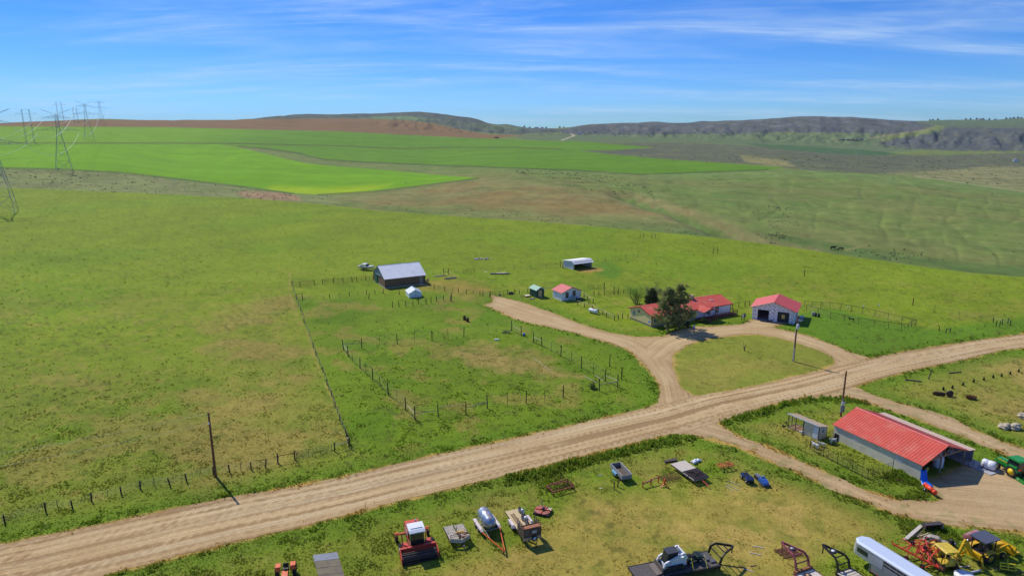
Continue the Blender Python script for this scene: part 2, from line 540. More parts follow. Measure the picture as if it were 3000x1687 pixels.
FIELD_UP = [(-900, 372), (0, 371), (500, 374), (800, 382), (1000, 386), (1200, 397), (1400, 406), (1560, 412), (1700, 415), (1916, 432), (1800, 440), (1690, 441), (1780, 452), (1900, 463),
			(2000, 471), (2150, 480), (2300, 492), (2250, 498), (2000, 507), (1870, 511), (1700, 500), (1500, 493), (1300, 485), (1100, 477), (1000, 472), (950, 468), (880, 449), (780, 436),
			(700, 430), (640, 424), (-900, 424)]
FIELD_LOBE = [(-900, 420), (640, 424), (720, 437), (800, 457), (900, 480), (1000, 489), (1150, 500), (1300, 515), (1405, 522), (1300, 535), (1200, 548), (1100, 560), (1000, 569), (930, 570),
			 (850, 565), (700, 545), (505, 522), (350, 505), (170, 495), (-900, 489)]
BROWN = [(-900, 362), (0, 361), (200, 352), (660, 352), (740, 350), (1000, 347), (1100, 350), (1194, 353), (1272, 363), (1330, 376), (1388, 388), (1446, 395), (1540, 396), (1440, 407), (1350, 403), (1200, 396), (1000, 385),
		 (800, 381), (500, 373), (0, 370), (-900, 371)]
LHILL = [(690, 350), (827, 335), (1213, 322), (1349, 336), (1407, 347), (1439, 360), (1540, 370), (1600, 374), (1650, 380), (1640, 388), (1480, 394), (1388, 386), (1330, 375), (1272, 361), (1194, 352), (1100, 349), (1000, 346), (800, 350)]
MESA = [(1640, 380), (1718, 362), (1815, 357), (1893, 354), (2000, 356), (2155, 348), (2330, 337), (2505, 340), (2671, 352), (2740, 368), (2690, 385), (2600, 394), (2450, 390), (2300, 388), (2200, 392), (2000, 394), (1800, 396), (1650, 392)]
SAGE = [(1700, 418), (2000, 418), (2200, 428), (2350, 440), (2540, 455), (2760, 455), (3000, 448), (3500, 460), (3500, 500), (2900, 492), (2700, 506), (2560, 508), (2450, 503), (2330, 495), (2270, 485), (2000, 470), (1900, 462), (1780, 450), (1700, 441), (1916, 433)]
STRIP = [(2180, 421), (2350, 428), (2540, 440), (2640, 452), (2550, 457), (2400, 448), (2250, 434)]
RHILL = [(2555, 422), (2650, 402), (2750, 386), (2770, 373), (2900, 372), (3100, 374), (3600, 370), (3600, 445), (2800, 442), (2650, 434)]
RTOP = [(2680, 353), (2740, 349), (2893, 347), (3600, 338), (3600, 374), (2900, 372), (2770, 372)]
TAN = [(2600, 508), (2800, 497), (2880, 490), (3600, 488), (3600, 590), (3000, 558), (2900, 545), (2750, 526)]
TAN2 = [(2170, 455), (2300, 470), (2330, 488), (2260, 486), (2180, 472)]
MOUND = [(1000, 580), (1200, 552), (1400, 526), (1560, 533), (1700, 553), (1900, 588), (2000, 605), (2030, 628), (1960, 645), (1800, 640), (1600, 628), (1300, 605), (1100, 598)]
PINK = [(688, 567), (720, 560), (760, 563), (810, 562), (870, 573), (885, 588), (800, 590), (730, 582)]
LVAL = [(-900, 489), (170, 497), (350, 507), (505, 524), (700, 547), (880, 572), (1000, 575), (1000, 612), (600, 590), (0, 570), (-900, 560)]
PEN = [(862, 868), (960, 876), (1050, 868), (1180, 865), (1330, 852), (1440, 872), (1430, 893), (1520, 948), (1700, 987), (1850, 1040), (1930, 1130), (1930, 1185), (1800, 1222), (1500, 1290), (1230, 1350), (1035, 1322), (1005, 1245),
	 (955, 1090), (893, 945)]
PENDRY = [(1330, 1030), (1390, 1012), (1470, 1020), (1560, 1045), (1640, 1085), (1700, 1105), (1620, 1110), (1500, 1085), (1420, 1080), (1360, 1060)]
LUSHR = [(2330, 925), (2420, 905), (2640, 950), (2720, 968), (3000, 935), (3500, 890), (3500, 905), (3000, 975), (2735, 1015), (2545, 1050), (2446, 1012), (2362, 980), (2280, 955)]
BARNYARD = [(1130, 845), (1170, 850), (1250, 830), (1330, 815), (1420, 840), (1480, 870), (1420, 872), (1300, 850)]
LOT = [(1200, 1760), (1270, 1690), (1340, 1640), (1480, 1625), (1590, 1580), (1640, 1500), (1700, 1440), (1900, 1440), (2100, 1440), (2220, 1440), (2300, 1430), (2400, 1440), (2520, 1480), (2600, 1520), (2660, 1545), (2500, 1600), (2420, 1640), (2300, 1690)]
DRYL = [(640, 1000), (760, 900), (850, 840), (880, 950), (940, 1090), (990, 1230), (1020, 1290), (820, 1350), (640, 1390), (500, 1400), (560, 1250)]
BELTY = [(1690, 780), (1730, 800), (1800, 820), (1830, 790), (1780, 765)]
SHEDDIRT = [(1690, 797), (1730, 800), (1765, 790), (1740, 783), (1700, 788)]
SAPS = [(2530, 1100), (2640, 1130), (2730, 1085), (3100, 1040), (3300, 1010), (3300, 1300), (3000, 1300), (2850, 1250), (2640, 1175), (2560, 1155)]


def ground_color(x, y, z, r, az, hidden_ok=True):
	px, py = proj(x, y, z)
	out = np.zeros(x.shape + (3,))
	rc = rcrest(az)
	far = r > rc * 1.004
	big, mid, fine = fbm(x / 46, y / 46, 31, 4), fbm(x / 13, y / 13, 32, 4), fbm(x / 2.6, y / 2.6, 33, 4)
	vf = fbm(x / 0.75, y / 0.75, 34, 3)

	def lay(mask, c):
		mask = np.clip(mask, 0, 1)[..., None]
		out[:] = out * (1 - mask) + c * mask

	def poly(p, c, feather, wob=0.0, wn=None, cond=None, k=1.0):
		w = np.zeros(x.shape)
		P = np.array(p)
		s = (px > P[:, 0].min() - 60) & (px < P[:, 0].max() + 60) & (py > P[:, 1].min() - 60) & (py < P[:, 1].max() + 60)
		if cond is not None:
			s &= cond
		if s.any():
			sd = psdf(px[s], py[s], p)
			if wn is not None:
				sd = sd + wob * (wn[s] - 0.5)
			w[s] = sstep(-feather, feather, sd) * k
		if c is not None:
			lay(w, c)
		return w
	# --- this side of the crest: the ranch
	lay(np.ones(x.shape), C(128, 152, 48))
	lay(sstep(900, 1250, py) * 0.75, C(126, 140, 68))
	lay(sstep(0.53, 0.66, big) * 0.5, C(112, 150, 38))
	lay(sstep(0.55, 0.68, mid) * sstep(760, 1100, py) * 0.65, C(150, 144, 92))
	lay(poly(DRYL, None, 90, 160, mid) * (0.4 + 0.6 * sstep(0.40, 0.6, mid)), C(150, 142, 92))
	lay(sstep(0.60, 0.70, fine) * sstep(620, 1000, py) * 0.55, C(148, 142, 88))
	lay(sstep(0.57, 0.72, fbm(x / 4.1, y / 4.1, 41, 3)) * 0.4, C(100, 130, 44))
	w = poly(PEN, None, 8, 20, fine)
	lay(w, C(112, 142, 46))
	lay(w * sstep(0.5, 0.62, mid) * 0.85, C(98, 134, 38))
	lay(w * sstep(0.56, 0.68, fbm(x / 6, y / 6, 42, 4)) * 0.75, C(142, 140, 84))
	lay(poly(PENDRY, None, 26, 60, fine), C(158, 146, 104))
	lay(poly(LUSHR, C(100, 140, 46), 9, 20, fine), C(100, 140, 46))
	lay(poly(ISLE, None, 5) * 0.85, C(136, 146, 76))
	lay(poly(ISLE, None, 5) * sstep(0.5, 0.66, mid) * 0.7, C(152, 148, 90))
	lay(poly(BARNYARD, None, 20, 30, fine) * 0.8, C(160, 142, 92))
	lay(poly(SAPS, None, 30, 40, mid) * (0.35 + 0.6 * sstep(0.42, 0.6, mid)), C(166, 154, 106))
	lw = poly(LOT, None, 40, 90, mid)
	lay(lw * 0.95, C(166, 154, 98))
	lay(lw * sstep(0.54, 0.70, fbm(x / 3.4, y / 3.4, 43, 4)) * 0.6, C(130, 138, 72))
	lay(lw * sstep(0.58, 0.7, fbm(x / 5.4, y / 5.4, 44, 4)) * 0.7, C(184, 164, 116))
	lay(poly(BELTY, None, 8, 20, fine) * 0.8, C(92, 138, 48))
	lay(poly(SHEDDIRT, None, 5, 8, fine), C(176, 146, 100))
	near = ~far & (r < 330)
	sdr = np.full(x.shape, -1e3)
	if near.any():
		sdr[near] = np.maximum(np.maximum(psdf(x[near], y[near], W_ROAD), np.minimum(psdf(x[near], y[near], W_DRIVE), -psdf(x[near], y[near], W_ISLE))),
							 np.minimum(psdf(x[near], y[near], W_YARD), -psdf(x[near], y[near], W_YH)))
	verge = sstep(-7, -1.5, sdr + 3 * (fine - 0.5)) * (psdf(px, py, ISLE) < 0)
	lay(verge * 0.75, C(100, 136, 44))
	lay(sstep(-0.9, 0.2, sdr + 1.4 * (fine - 0.5)), C(190, 164, 120))
	# trodden paths
	for line, wd in (([(850, 800), (848, 840), (858, 900), (885, 950), (905, 990), (925, 1060), (955, 1130), (985, 1190), (1000, 1240), (1020, 1292)], 3.5),
					 ([(858, 880), (872, 930), (880, 975)], 2.5), ([(1570, 1150), (1700, 1120)], 2)):
		d = near_line(px, py, line)
		lay((1 - sstep(wd * 0.3, wd * 1.6, d + 5 * (fine - 0.5))) * 0.6 * (~far) * sstep(0.35, 0.6, fbm(x / 3.0, y / 3.0, 38, 3)), C(170, 156, 108))
	lay(sstep(0.45, 0.8, vf) * 0.3 * (~far), C(86, 104, 40))
	lay(sstep(0.60, 0.72, fbm(x / 1.1, y / 1.1, 36, 3)) * 0.5 * sstep(0.45, 0.62, fbm(x / 22, y / 22, 37, 3)) * (~far) * sstep(640, 900, py), C(84, 92, 52))
	# --- beyond the crest
	f = far
	lay(f * 1.0, C(126, 142, 74))
	lay(f * sstep(0.45, 0.62, fbm(x / 70, y / 70, 51, 4)) * 0.6, C(134, 136, 80))
	lay(f * sstep(0.55, 0.7, fbm(x / 30, y / 30, 52, 4)) * 0.6, C(110, 136, 66))
	lay(poly(LVAL, None, 8, 20, mid, f), C(138, 146, 88))
	lay(poly(LVAL, None, 8, 20, mid, f) * sstep(0.5, 0.6, mid) * 0.5, C(124, 124, 92))
	lay(poly(MOUND, None, 14, 30, mid, f), C(146, 140, 86))
	lay(poly(MOUND, None, 40, 50, big, f) * sstep(0.40, 0.6, big) * 0.8, C(148, 126, 78))
	# pasture opposite: greener along its crest and in the draw
	lay(poly([(1900, 505), (2330, 492), (2700, 515), (3600, 600), (3600, 640), (2800, 560), (2400, 520), (1900, 520)], None, 8, 20, mid, f) * 0.7, C(124, 150, 82))
	d = near_line(px, py, [(p[0], p[1] - 14) for p in CREST])
	lay((1 - sstep(6, 24, d + 14 * (mid - 0.5))) * sstep(1500, 2200, px) * f * 0.85, C(96, 122, 62))
	lay(poly(SAGE, C(112, 116, 90), 3, 10, mid, f), C(112, 116, 90))
	lay(poly(SAGE, None, 3, 10, mid, f) * sstep(0.48, 0.58, fbm(x / 40, y / 12, 53, 4)) * 0.7, C(96, 98, 86))
	lay(poly([(1480, 392), (1660, 390), (2000, 394), (2200, 391), (2450, 390), (2610, 394), (2570, 422), (2700, 440), (2540, 452), (2330, 438), (2180, 425), (2000, 417), (1700, 416), (1540, 410)], None, 3, 8, mid, f), C(110, 128, 90))
	lay(poly(STRIP, None, 1.5, 0, None, f), C(78, 112, 72))
	lay(poly(TAN, None, 4, 14, mid, f), C(156, 150, 106))
	lay(poly(TAN, None, 4, 14, mid, f) * sstep(0.5, 0.6, fbm(x / 30, y / 14, 54, 4)) * 0.6, C(118, 126, 84))
	lay(poly(TAN2, None, 4, 10, mid, f), C(156, 148, 100))
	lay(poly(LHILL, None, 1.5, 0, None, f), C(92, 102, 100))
	lay(poly([(1050, 345), (1120, 342), (1200, 341), (1300, 351), (1250, 353), (1100, 349)], None, 2, 0, None, f), C(122, 146, 102))
	lay(poly([(1290, 352), (1400, 362), (1500, 368), (1560, 380), (1480, 388), (1400, 376)], None, 3, 0, None, f) * 0.7, C(112, 132, 92))
	lay(poly(MESA, None, 2.5, 8, mid, f), C(94, 98, 104))  # base tone darkened to carry the cloud shadow over the mesa
	oc = sstep(0.52, 0.62, fbm(x / 60, y / 60, 55, 4))
	lay(poly([(1700, 362), (1815, 357), (2000, 357), (2155, 349), (2330, 338), (2505, 341), (2671, 353), (2640, 372), (2400, 372), (2100, 378), (1850, 380)], None, 5, 16, mid, f) * oc * 0.75, C(132, 130, 134))
	lay(poly(MESA, None, 2.5, 8, mid, f) * sstep(0.5, 0.6, fbm(px / 16, py / 22, 56, 4)) * 0.6, C(78, 84, 92))
	lay(poly(MESA, None, 2.5, 8, mid, f) * sstep(0.58, 0.68, fbm(px / 12 + 7, py / 9, 59, 4)) * 0.4, C(124, 122, 124))
	lay(poly(LHILL, None, 1.5, 0, None, f) * sstep(0.5, 0.62, fbm(px / 18, py / 10, 62, 4)) * 0.6, C(80, 88, 84))
	lay(poly(RTOP, None, 2, 0, None, f), C(98, 120, 90))
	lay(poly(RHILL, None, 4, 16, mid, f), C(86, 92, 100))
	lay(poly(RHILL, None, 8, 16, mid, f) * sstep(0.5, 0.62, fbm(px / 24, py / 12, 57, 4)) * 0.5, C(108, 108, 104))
	lay(poly(BROWN, None, 1.5, 0, None, f), C(136, 112, 92))
	lay(poly(BROWN, None, 1.5, 0, None, f) * sstep(0.4, 0.6, fbm(x / 160, y / 20, 58, 3)) * 0.4, C(122, 100, 84))
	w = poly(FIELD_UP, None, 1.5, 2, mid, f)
	lay(w, C(104, 150, 44))  # crop green with a cloud shadow painted into its tone
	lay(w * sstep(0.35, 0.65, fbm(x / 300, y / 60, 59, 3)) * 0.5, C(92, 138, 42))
	lay(w * (1 - sstep(420, 900, px + 5 * (py - 400))) * 0.9, C(120, 168, 34))  # left end painted brighter, as sunlit outside that cloud shadow
	w = poly(FIELD_LOBE, None, 1.5, 2, mid, f)
	lay(w, C(118, 172, 20))
	lay(w * sstep(0.35, 0.65, fbm(x / 120, y / 40, 60, 3)) * 0.5, C(106, 158, 20))
	lay(w * poly([(1040, 572), (900, 575), (760, 560), (800, 545), (950, 552), (1150, 540)], None, 10, 0, None, f) * 0.8, C(160, 190, 20))
	lay(poly(PINK, None, 2.5, 8, fbm(x / 4, y / 4, 61, 3), f), C(170, 138, 108))
	for line, wd, c, k in (([(-60, 419), (500, 420), (700, 421), (1000, 428), (1170, 436), (1300, 432), (1500, 432), (1650, 438)], 1.5, C(84, 96, 62), 0.75),
						 ([(700, 429), (780, 436), (870, 449), (950, 468), (1100, 477), (1300, 485), (1700, 500), (1870, 511), (2000, 507), (2250, 498)], 2.0, C(82, 104, 58), 0.8),
						 ([(-60, 491), (170, 496), (350, 506), (505, 523), (700, 546), (860, 568)], 2.6, C(84, 110, 54), 0.8),
						 ([(930, 571), (1100, 561), (1300, 536), (1400, 523)], 2.4, C(96, 112, 62), 0.8),
						 ([(1645, 412), (1668, 403), (1684, 398), (1672, 393)], 1.7, C(196, 186, 164), 0.95),
						 ([(2545, 406), (2640, 392), (2740, 376)], 2.5, C(148, 140, 104), 0.8),
						 ([(2680, 516), (2850, 540), (3000, 562), (3200, 590)], 2.0, C(170, 164, 120), 0.7),
						 ([(2540, 718), (2500, 728), (2470, 735)], 1.6, C(168, 146, 100), 0.8)):
		d = near_line(px, py, line)
		lay((1 - sstep(wd * 0.6, wd * 1.5, d)) * k * f, c)
	gd = near_gully(x, y) + 12 * (fine - 0.5)
	lay(f * (1 - sstep(9, 26, gd)) * 0.8, C(150, 138, 96))
	lay(f * (1 - sstep(4, 11, gd)) * 0.9, C(104, 130, 66))
	pf = far & ~(psdf(px, py, FIELD_UP) > 0) & ~(psdf(px, py, FIELD_LOBE) > 0) & ~(psdf(px, py, BROWN) > 0)
	n2 = fbm(x / 24, y / 24, 73, 4)
	lay(pf * sstep(0.55, 0.68, n2) * 0.35, C(104, 118, 62))
	lay(pf * sstep(0.55, 0.70, fbm(x / 15 + 9, y / 15, 74, 4)) * 0.25, C(150, 144, 96))
	g = 1 + 0.3 * (fbm(x / 18, y / 18, 71, 4) - 0.5) + 0.25 * (fine - 0.5) * (~far) + 0.5 * (fbm(x / 6, y / 6, 72, 3) - 0.5) * pf
	warm = np.where(pf[..., None], np.array([1.02, 1.02, 0.86]), np.array([1.15, 1.05, 0.56]))
	return out * g[..., None] * GK * warm


# ------------------------------------------------------------------ mesh helpers
def mesh_obj(name, verts, faces, mats, parent=None, colors=None, uvs=None, smooth=False):
	me = bpy.data.meshes.new(name)
	verts = np.asarray(verts, np.float32)
	if isinstance(faces, np.ndarray):
		nf, k = faces.shape
		me.vertices.add(len(verts))
		me.vertices.foreach_set('co', verts.ravel())
		me.loops.add(nf * k)
		me.loops.foreach_set('vertex_index', faces.ravel().astype(np.int32))
		me.polygons.add(nf)
		me.polygons.foreach_set('loop_start', np.arange(0, nf * k, k, dtype=np.int32))
		me.polygons.foreach_set('loop_total', np.full(nf, k, np.int32))
	else:
		me.from_pydata([tuple(map(float, v)) for v in verts], [], faces)
	if colors is not None:
		ca = me.color_attributes.new('Col', 'FLOAT_COLOR', 'POINT')
		ca.data.foreach_set('color', np.concatenate([colors, np.ones((len(colors), 1))], 1).astype(np.float32).ravel())
	me.update(calc_edges=True)
	if uvs is not None:
		ul = me.uv_layers.new(name='UVMap')
		vi = np.zeros(len(me.loops), np.int32)
		me.loops.foreach_get('vertex_index', vi)
		ul.data.foreach_set('uv', uvs[vi].astype(np.float32).ravel())
	if smooth:
		me.polygons.foreach_set('use_smooth', np.ones(len(me.polygons), bool))
	for m in (mats if isinstance(mats, (list, tuple)) else [mats]):
		me.materials.append(m)
	o = bpy.data.objects.new(name, me)
	col.objects.link(o)
	o.parent = parent
	return o


# ------------------------------------------------------------------ the ground
def build_ground():
	half = math.atan(1500 / FPX) + 0.05
	fineaz = np.linspace(-half, half, 860)
	az = np.concatenate([np.linspace(-2.2, -half - 0.03, 40), fineaz, np.linspace(half + 0.03, 2.2, 40)])
	rs = [2.0]
	while rs[-1] < 7200:
		r = rs[-1]
		if r < 52:
			d = 3.0
		else:
			d = min(max((r * r + CH * CH) / CH / 640 * 1.05, 0.25), 2.2 + r / 160)
		rs.append(r + d)
	rs = np.array(rs + [9000, 14000])
	A, RR = np.meshgrid(az, rs, indexing='ij')
	# let one ring follow the crest of the home pasture, so that its edge is clean
	k0 = int(np.argmin(np.abs(rs - 400)))
	rcv = rcrest(az)[:, None]
	inner = RR[:, :k0 + 1]
	tt = sstep(60, rs[k0], inner)
	RR[:, :k0 + 1] = inner * (1 + tt * (rcv / rs[k0] - 1))
	v = np.log(rs[k0:] / rs[k0]) / np.log(RFAR / rs[k0])
	RR[:, k0:] = rcv * (RFAR / rcv) ** v[None, :]
	X, Y = RR * np.sin(A), RR * np.cos(A)
	Z = hz(X, Y)
	Z = Z - np.clip(RR - 6000, 0, None) * 0.02
	na, nr = A.shape
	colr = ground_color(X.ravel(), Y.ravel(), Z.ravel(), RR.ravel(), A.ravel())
	idx = np.arange(na * nr).reshape(na, nr)
	F = np.stack([idx[:-1, :-1], idx[1:, :-1], idx[1:, 1:], idx[:-1, 1:]], -1).reshape(-1, 4)[:, ::-1]
	m = vcol_mat('grassland', 0.95, 0.35, 2.6, 0.55, 0.22, 0.10, 0.25)
	o = mesh_obj('ground', np.stack([X, Y, Z], -1).reshape(-1, 3), np.ascontiguousarray(F), m, colors=np.clip(colr, 0.003, 0.9), smooth=True)
	o['kind'] = 'structure'
	return o


build_ground()


def sheet(name, sdf, box, cell, lift, mt, colf, uvf):
	"""a sheet laid on the ground over the area where sdf > 0, cut along its uneven edge"""
	xs = np.arange(box[0], box[1] + cell, cell)
	ys = np.arange(box[2], box[3] + cell, cell)
	X, Y = np.meshgrid(xs, ys, indexing='ij')
	S = sdf(X, Y)
	S00, S10, S11, S01 = S[:-1, :-1], S[1:, :-1], S[1:, 1:], S[:-1, 1:]
	mx = np.maximum(np.maximum(S00, S10), np.maximum(S11, S01))
	mn = np.minimum(np.minimum(S00, S10), np.minimum(S11, S01))
	verts, faces, key = [], [], {}

	def vid(k, p):
		if k not in key:
			key[k] = len(verts)
			verts.append(p)
		return key[k]
	ii, jj = np.nonzero(mx > 0)
	for i, j in zip(ii, jj):
		cn = ((i, j), (i + 1, j), (i + 1, j + 1), (i, j + 1))
		if mn[i, j] > 0:
			faces.append([vid(c, (xs[c[0]], ys[c[1]])) for c in cn])
			continue
		f = []
		for a, b in zip(cn, cn[1:] + cn[:1]):
			sa, sb = S[a], S[b]
			if sa > 0:
				f.append(vid(a, (xs[a[0]], ys[a[1]])))
			if (sa > 0) != (sb > 0):
				t = sa / (sa - sb)
				f.append(vid((min(a, b), max(a, b)), (xs[a[0]] + t * (xs[b[0]] - xs[a[0]]), ys[a[1]] + t * (ys[b[1]] - ys[a[1]]))))
		if len(f) > 2:
			faces.append(f)
	V = np.array(verts)
	z = hz(V[:, 0], V[:, 1]) + lift
	o = mesh_obj(name, np.column_stack([V, z]), faces, mt, colors=colf(V[:, 0], V[:, 1]), uvs=uvf(V[:, 0], V[:, 1]))
	o['kind'] = 'structure'
	return o


DIRT = vcol_mat('graded_dirt', 0.95, 0.6, 3.2, 1.0, 0.2, 0.42, 0.05, uvstreak=True)


def dirt_col(x, y, base=(214, 184, 134), edge=(182, 150, 104), sd=None, tint=(196, 162, 112)):
	c = np.zeros(x.shape + (3,)) + C(*base)
	m = sstep(0.42, 0.68, fbm(x / 5, y / 5, 81, 4))[:, None] * 0.5
	c = c * (1 - m) + C(*tint) * m
	if sd is not None:
		e = (1 - sstep(0.0, 1.6, sd(x, y)))[:, None] * 0.6
		c = c * (1 - e) + C(*edge) * e
	return c * GK


def build_roads():
	cl_road = [((a[0] + b[0]) / 2, (a[1] + b[1]) / 2) for a, b in zip(W_RU, [W_RL[min(range(len(W_RL)), key=lambda k: (W_RL[k][0] - a[0]) ** 2 + (W_RL[k][1] - a[1]) ** 2)] for a in W_RU])]

	def uv_road(x, y):
		_, s, t = ldist(x, y, cl_road)
		return np.stack([s, t], 1)

	def col_road(x, y):
		c = dirt_col(x, y, sd=sd_road)
		_, s, t = ldist(x, y, cl_road)
		# wheel ruts and windrows left by the grader
		st = fbm(s * 2.6 + 0.5 * (vnoise(t / 9, s * 0 + 3, 5) - 0.5), t / 60, 83, 4)
		m = (sstep(0.50, 0.64, st) * 0.75)[:, None]
		c = c * (1 - m) + C(158, 124, 82) * GK * m
		m = (sstep(0.55, 0.75, fbm(s * 2.3 + 8, t / 40, 84, 3)) * 0.5)[:, None]
		return c * (1 - m) + C(222, 200, 158) * GK * m
	sheet('dirt_road', sd_road, (-95, 175, 40, 215), 0.55, 0.028, DIRT, col_road, uv_road)
	cl_dr = wpoly([(1430, 880), (1536, 915), (1680, 960), (1830, 1005), (1905, 1050), (1950, 1110), (1965, 1180)])
	cl_lp = wpoly([(1905, 1050), (1960, 1005), (2060, 975), (2171, 965), (2290, 975), (2420, 1015), (2480, 1055)])

	def uv_dr(x, y):
		d1, s1, t1 = ldist(x, y, cl_dr)
		d2, s2, t2 = ldist(x, y, cl_lp)
		k = d1 < d2
		return np.stack([np.where(k, s1, s2), np.where(k, t1, t2)], 1)

	def col_dr(x, y):
		c = dirt_col(x, y, sd=sd_drive)
		uv = uv_dr(x, y)
		m = (sstep(0.5, 0.7, fbm(uv[:, 0] * 1.2, uv[:, 1] / 30, 85, 3)) * 0.45)[:, None]
		return c * (1 - m) + C(170, 140, 98) * GK * m
	sheet('driveway', sd_drive, (-10, 110, 98, 200), 0.5, 0.022, DIRT, col_dr, uv_dr)
	cl_y1 = wpoly([(2030, 1265), (2250, 1328), (2454, 1410), (2628, 1485), (2900, 1510), (3300, 1560)])
	cl_y2 = wpoly([(2400, 1140), (2560, 1170), (2701, 1215), (2850, 1270), (3000, 1335), (3300, 1450)])

	def uv_y(x, y):
		d1, s1, t1 = ldist(x, y, cl_y1)
		d2, s2, t2 = ldist(x, y, cl_y2)
		k = d1 < d2
		return np.stack([np.where(k, s1, s2), np.where(k, t1, t2)], 1)

	def col_y(x, y):
		c = dirt_col(x, y, base=(206, 176, 130), sd=sd_yard)
		uv = uv_y(x, y)
		m = (sstep(0.5, 0.7, fbm(uv[:, 0] * 1.1, uv[:, 1] / 25, 86, 3)) * 0.4)[:, None]
		c = c * (1 - m) + C(168, 138, 98) * GK * m
		m = sstep(0.60, 0.70, fbm(x / 1.3, y / 1.3, 87, 4))[:, None] * 0.45 * (1 - sstep(0.5, 4.5, sd_yard(x, y)))[:, None]
		return c * (1 - m) + C(120, 134, 66) * GK * m
	sheet('farm_track', sd_yard, (14, 135, 50, 118), 0.5, 0.016, DIRT, col_y, uv_y)


build_roads()

# ------------------------------------------------------------------ builder of parts
class MB:
	def __init__(s):
		s.v, s.f, s.m, s.sm = [], [], [], []

	def add(s, vs, fs, mi=0, smooth=False, M=None):
		k = len(s.v)
		s.v += [tuple(M @ Vector(v)) if M else tuple(v) for v in vs]
		s.f += [[i + k for i in f] for f in fs]
		s.m += [mi] * len(fs)
		s.sm += [smooth] * len(fs)
		return s

	def bx(s, x0, x1, y0, y1, z0, z1, mi=0, M=None):
		vs = [(x0, y0, z0), (x1, y0, z0), (x1, y1, z0), (x0, y1, z0), (x0, y0, z1), (x1, y0, z1), (x1, y1, z1), (x0, y1, z1)]
		return s.add(vs, [(3, 2, 1, 0), (4, 5, 6, 7), (0, 1, 5, 4), (1, 2, 6, 5), (2, 3, 7, 6), (3, 0, 4, 7)], mi, False, M)

	def box(s, c, d, rz=0.0, ry=0.0, rx=0.0, mi=0):
		M = Matrix.Translation(c) @ Matrix.Rotation(rz, 4, 'Z') @ Matrix.Rotation(ry, 4, 'Y') @ Matrix.Rotation(rx, 4, 'X')
		return s.bx(-d[0] / 2, d[0] / 2, -d[1] / 2, d[1] / 2, -d[2] / 2, d[2] / 2, mi, M)

	def bar(s, p, q, w, h=None, mi=0):
		"""rectangular bar from p to q"""
		p, q = Vector(p), Vector(q)
		d = q - p
		h = h or w
		x = d.normalized()
		up = Vector((0, 0, 1)) if abs(x.z) < 0.95 else Vector((1, 0, 0))
		y = up.cross(x).normalized()
		z = x.cross(y)
		M = Matrix((x, y, z)).transposed().to_4x4()
		M.translation = (p + q) / 2
		L = d.length / 2
		return s.bx(-L, L, -w / 2, w / 2, -h / 2, h / 2, mi, M)

	def cyl(s, p, q, r0, r1=None, n=10, caps=True, mi=0, smooth=True):
		p, q = Vector(p), Vector(q)
		r1 = r0 if r1 is None else r1
		x = (q - p).normalized()
		a = x.orthogonal().normalized()
		b = x.cross(a)
		ring = [(math.cos(2 * math.pi * i / n), math.sin(2 * math.pi * i / n)) for i in range(n)]
		A = [p + (a * c + b * d) * r0 for c, d in ring]
		B = [q + (a * c + b * d) * r1 for c, d in ring]
		s.add(A + B, [(i, (i + 1) % n, n + (i + 1) % n, n + i) for i in range(n)], mi, smooth)
		if caps:
			if r0 > 1e-4:
				s.add(A, [list(range(n))[::-1]], mi)
			if r1 > 1e-4:
				s.add(B, [list(range(n))], mi)
		return s

	def tube(s, pts, r, n=6, mi=0):
		for a, b in zip(pts[:-1], pts[1:]):
			s.cyl(a, b, r, n=n, mi=mi)
		return s

	def lathe(s, p, ax, prof, n=14, mi=0):
		"""profile of (distance along the axis, radius)"""
		p, x = Vector(p), Vector(ax).normalized()
		a = x.orthogonal().normalized()
		b = x.cross(a)
		vs = []
		for t, r in prof:
			vs += [p + x * t + (a * math.cos(2 * math.pi * i / n) + b * math.sin(2 * math.pi * i / n)) * r for i in range(n)]
		fs = []
		for k in range(len(prof) - 1):
			fs += [(k * n + i, k * n + (i + 1) % n, (k + 1) * n + (i + 1) % n, (k + 1) * n + i) for i in range(n)]
		fs += [list(range(n))[::-1], [(len(prof) - 1) * n + i for i in range(n)]]
		return s.add(vs, fs, mi, True)

	def poly(s, pts, mi=0):
		return s.add(pts, [list(range(len(pts)))], mi)

	def prism(s, pts, axis, a, b, mi=0):
		"""polygon in the plane across the axis, drawn out from a to b"""
		def mk(u, v, w):
			return {'x': (w, u, v), 'y': (u, w, v), 'z': (u, v, w)}[axis]
		n = len(pts)
		vs = [mk(u, v, a) for u, v in pts] + [mk(u, v, b) for u, v in pts]
		return s.add(vs, [list(range(n)), [2 * n - 1 - i for i in range(n)]] + [((i + 1) % n, i, n + i, n + (i + 1) % n) for i in range(n)], mi)

	def mesh(s, name, mats):
		me = bpy.data.meshes.new(name)
		me.from_pydata(s.v, [], s.f)
		for m in (mats if isinstance(mats, (list, tuple)) else [mats]):
			me.materials.append(m)
		me.polygons.foreach_set('material_index', s.m)
		me.polygons.foreach_set('use_smooth', s.sm)
		bm = bmesh.new()
		bm.from_mesh(me)
		bmesh.ops.recalc_face_normals(bm, faces=bm.faces)
		bm.to_mesh(me)
		bm.free()
		me.update()
		return me

	def build(s, name, mats, parent=None, loc=None, label=None):
		return link(name, s.mesh(name, mats), parent, loc, label)


def link(name, me, parent=None, loc=None, label=None, rz=0.0, scale=None):
	o = bpy.data.objects.new(name, me)
	col.objects.link(o)
	o.parent = parent
	if loc is not None:
		o.location = loc
	if rz:
		o.rotation_euler = (0, 0, rz)
	if scale is not None:
		o.scale = scale
	if label:
		o['label'] = label
	return o


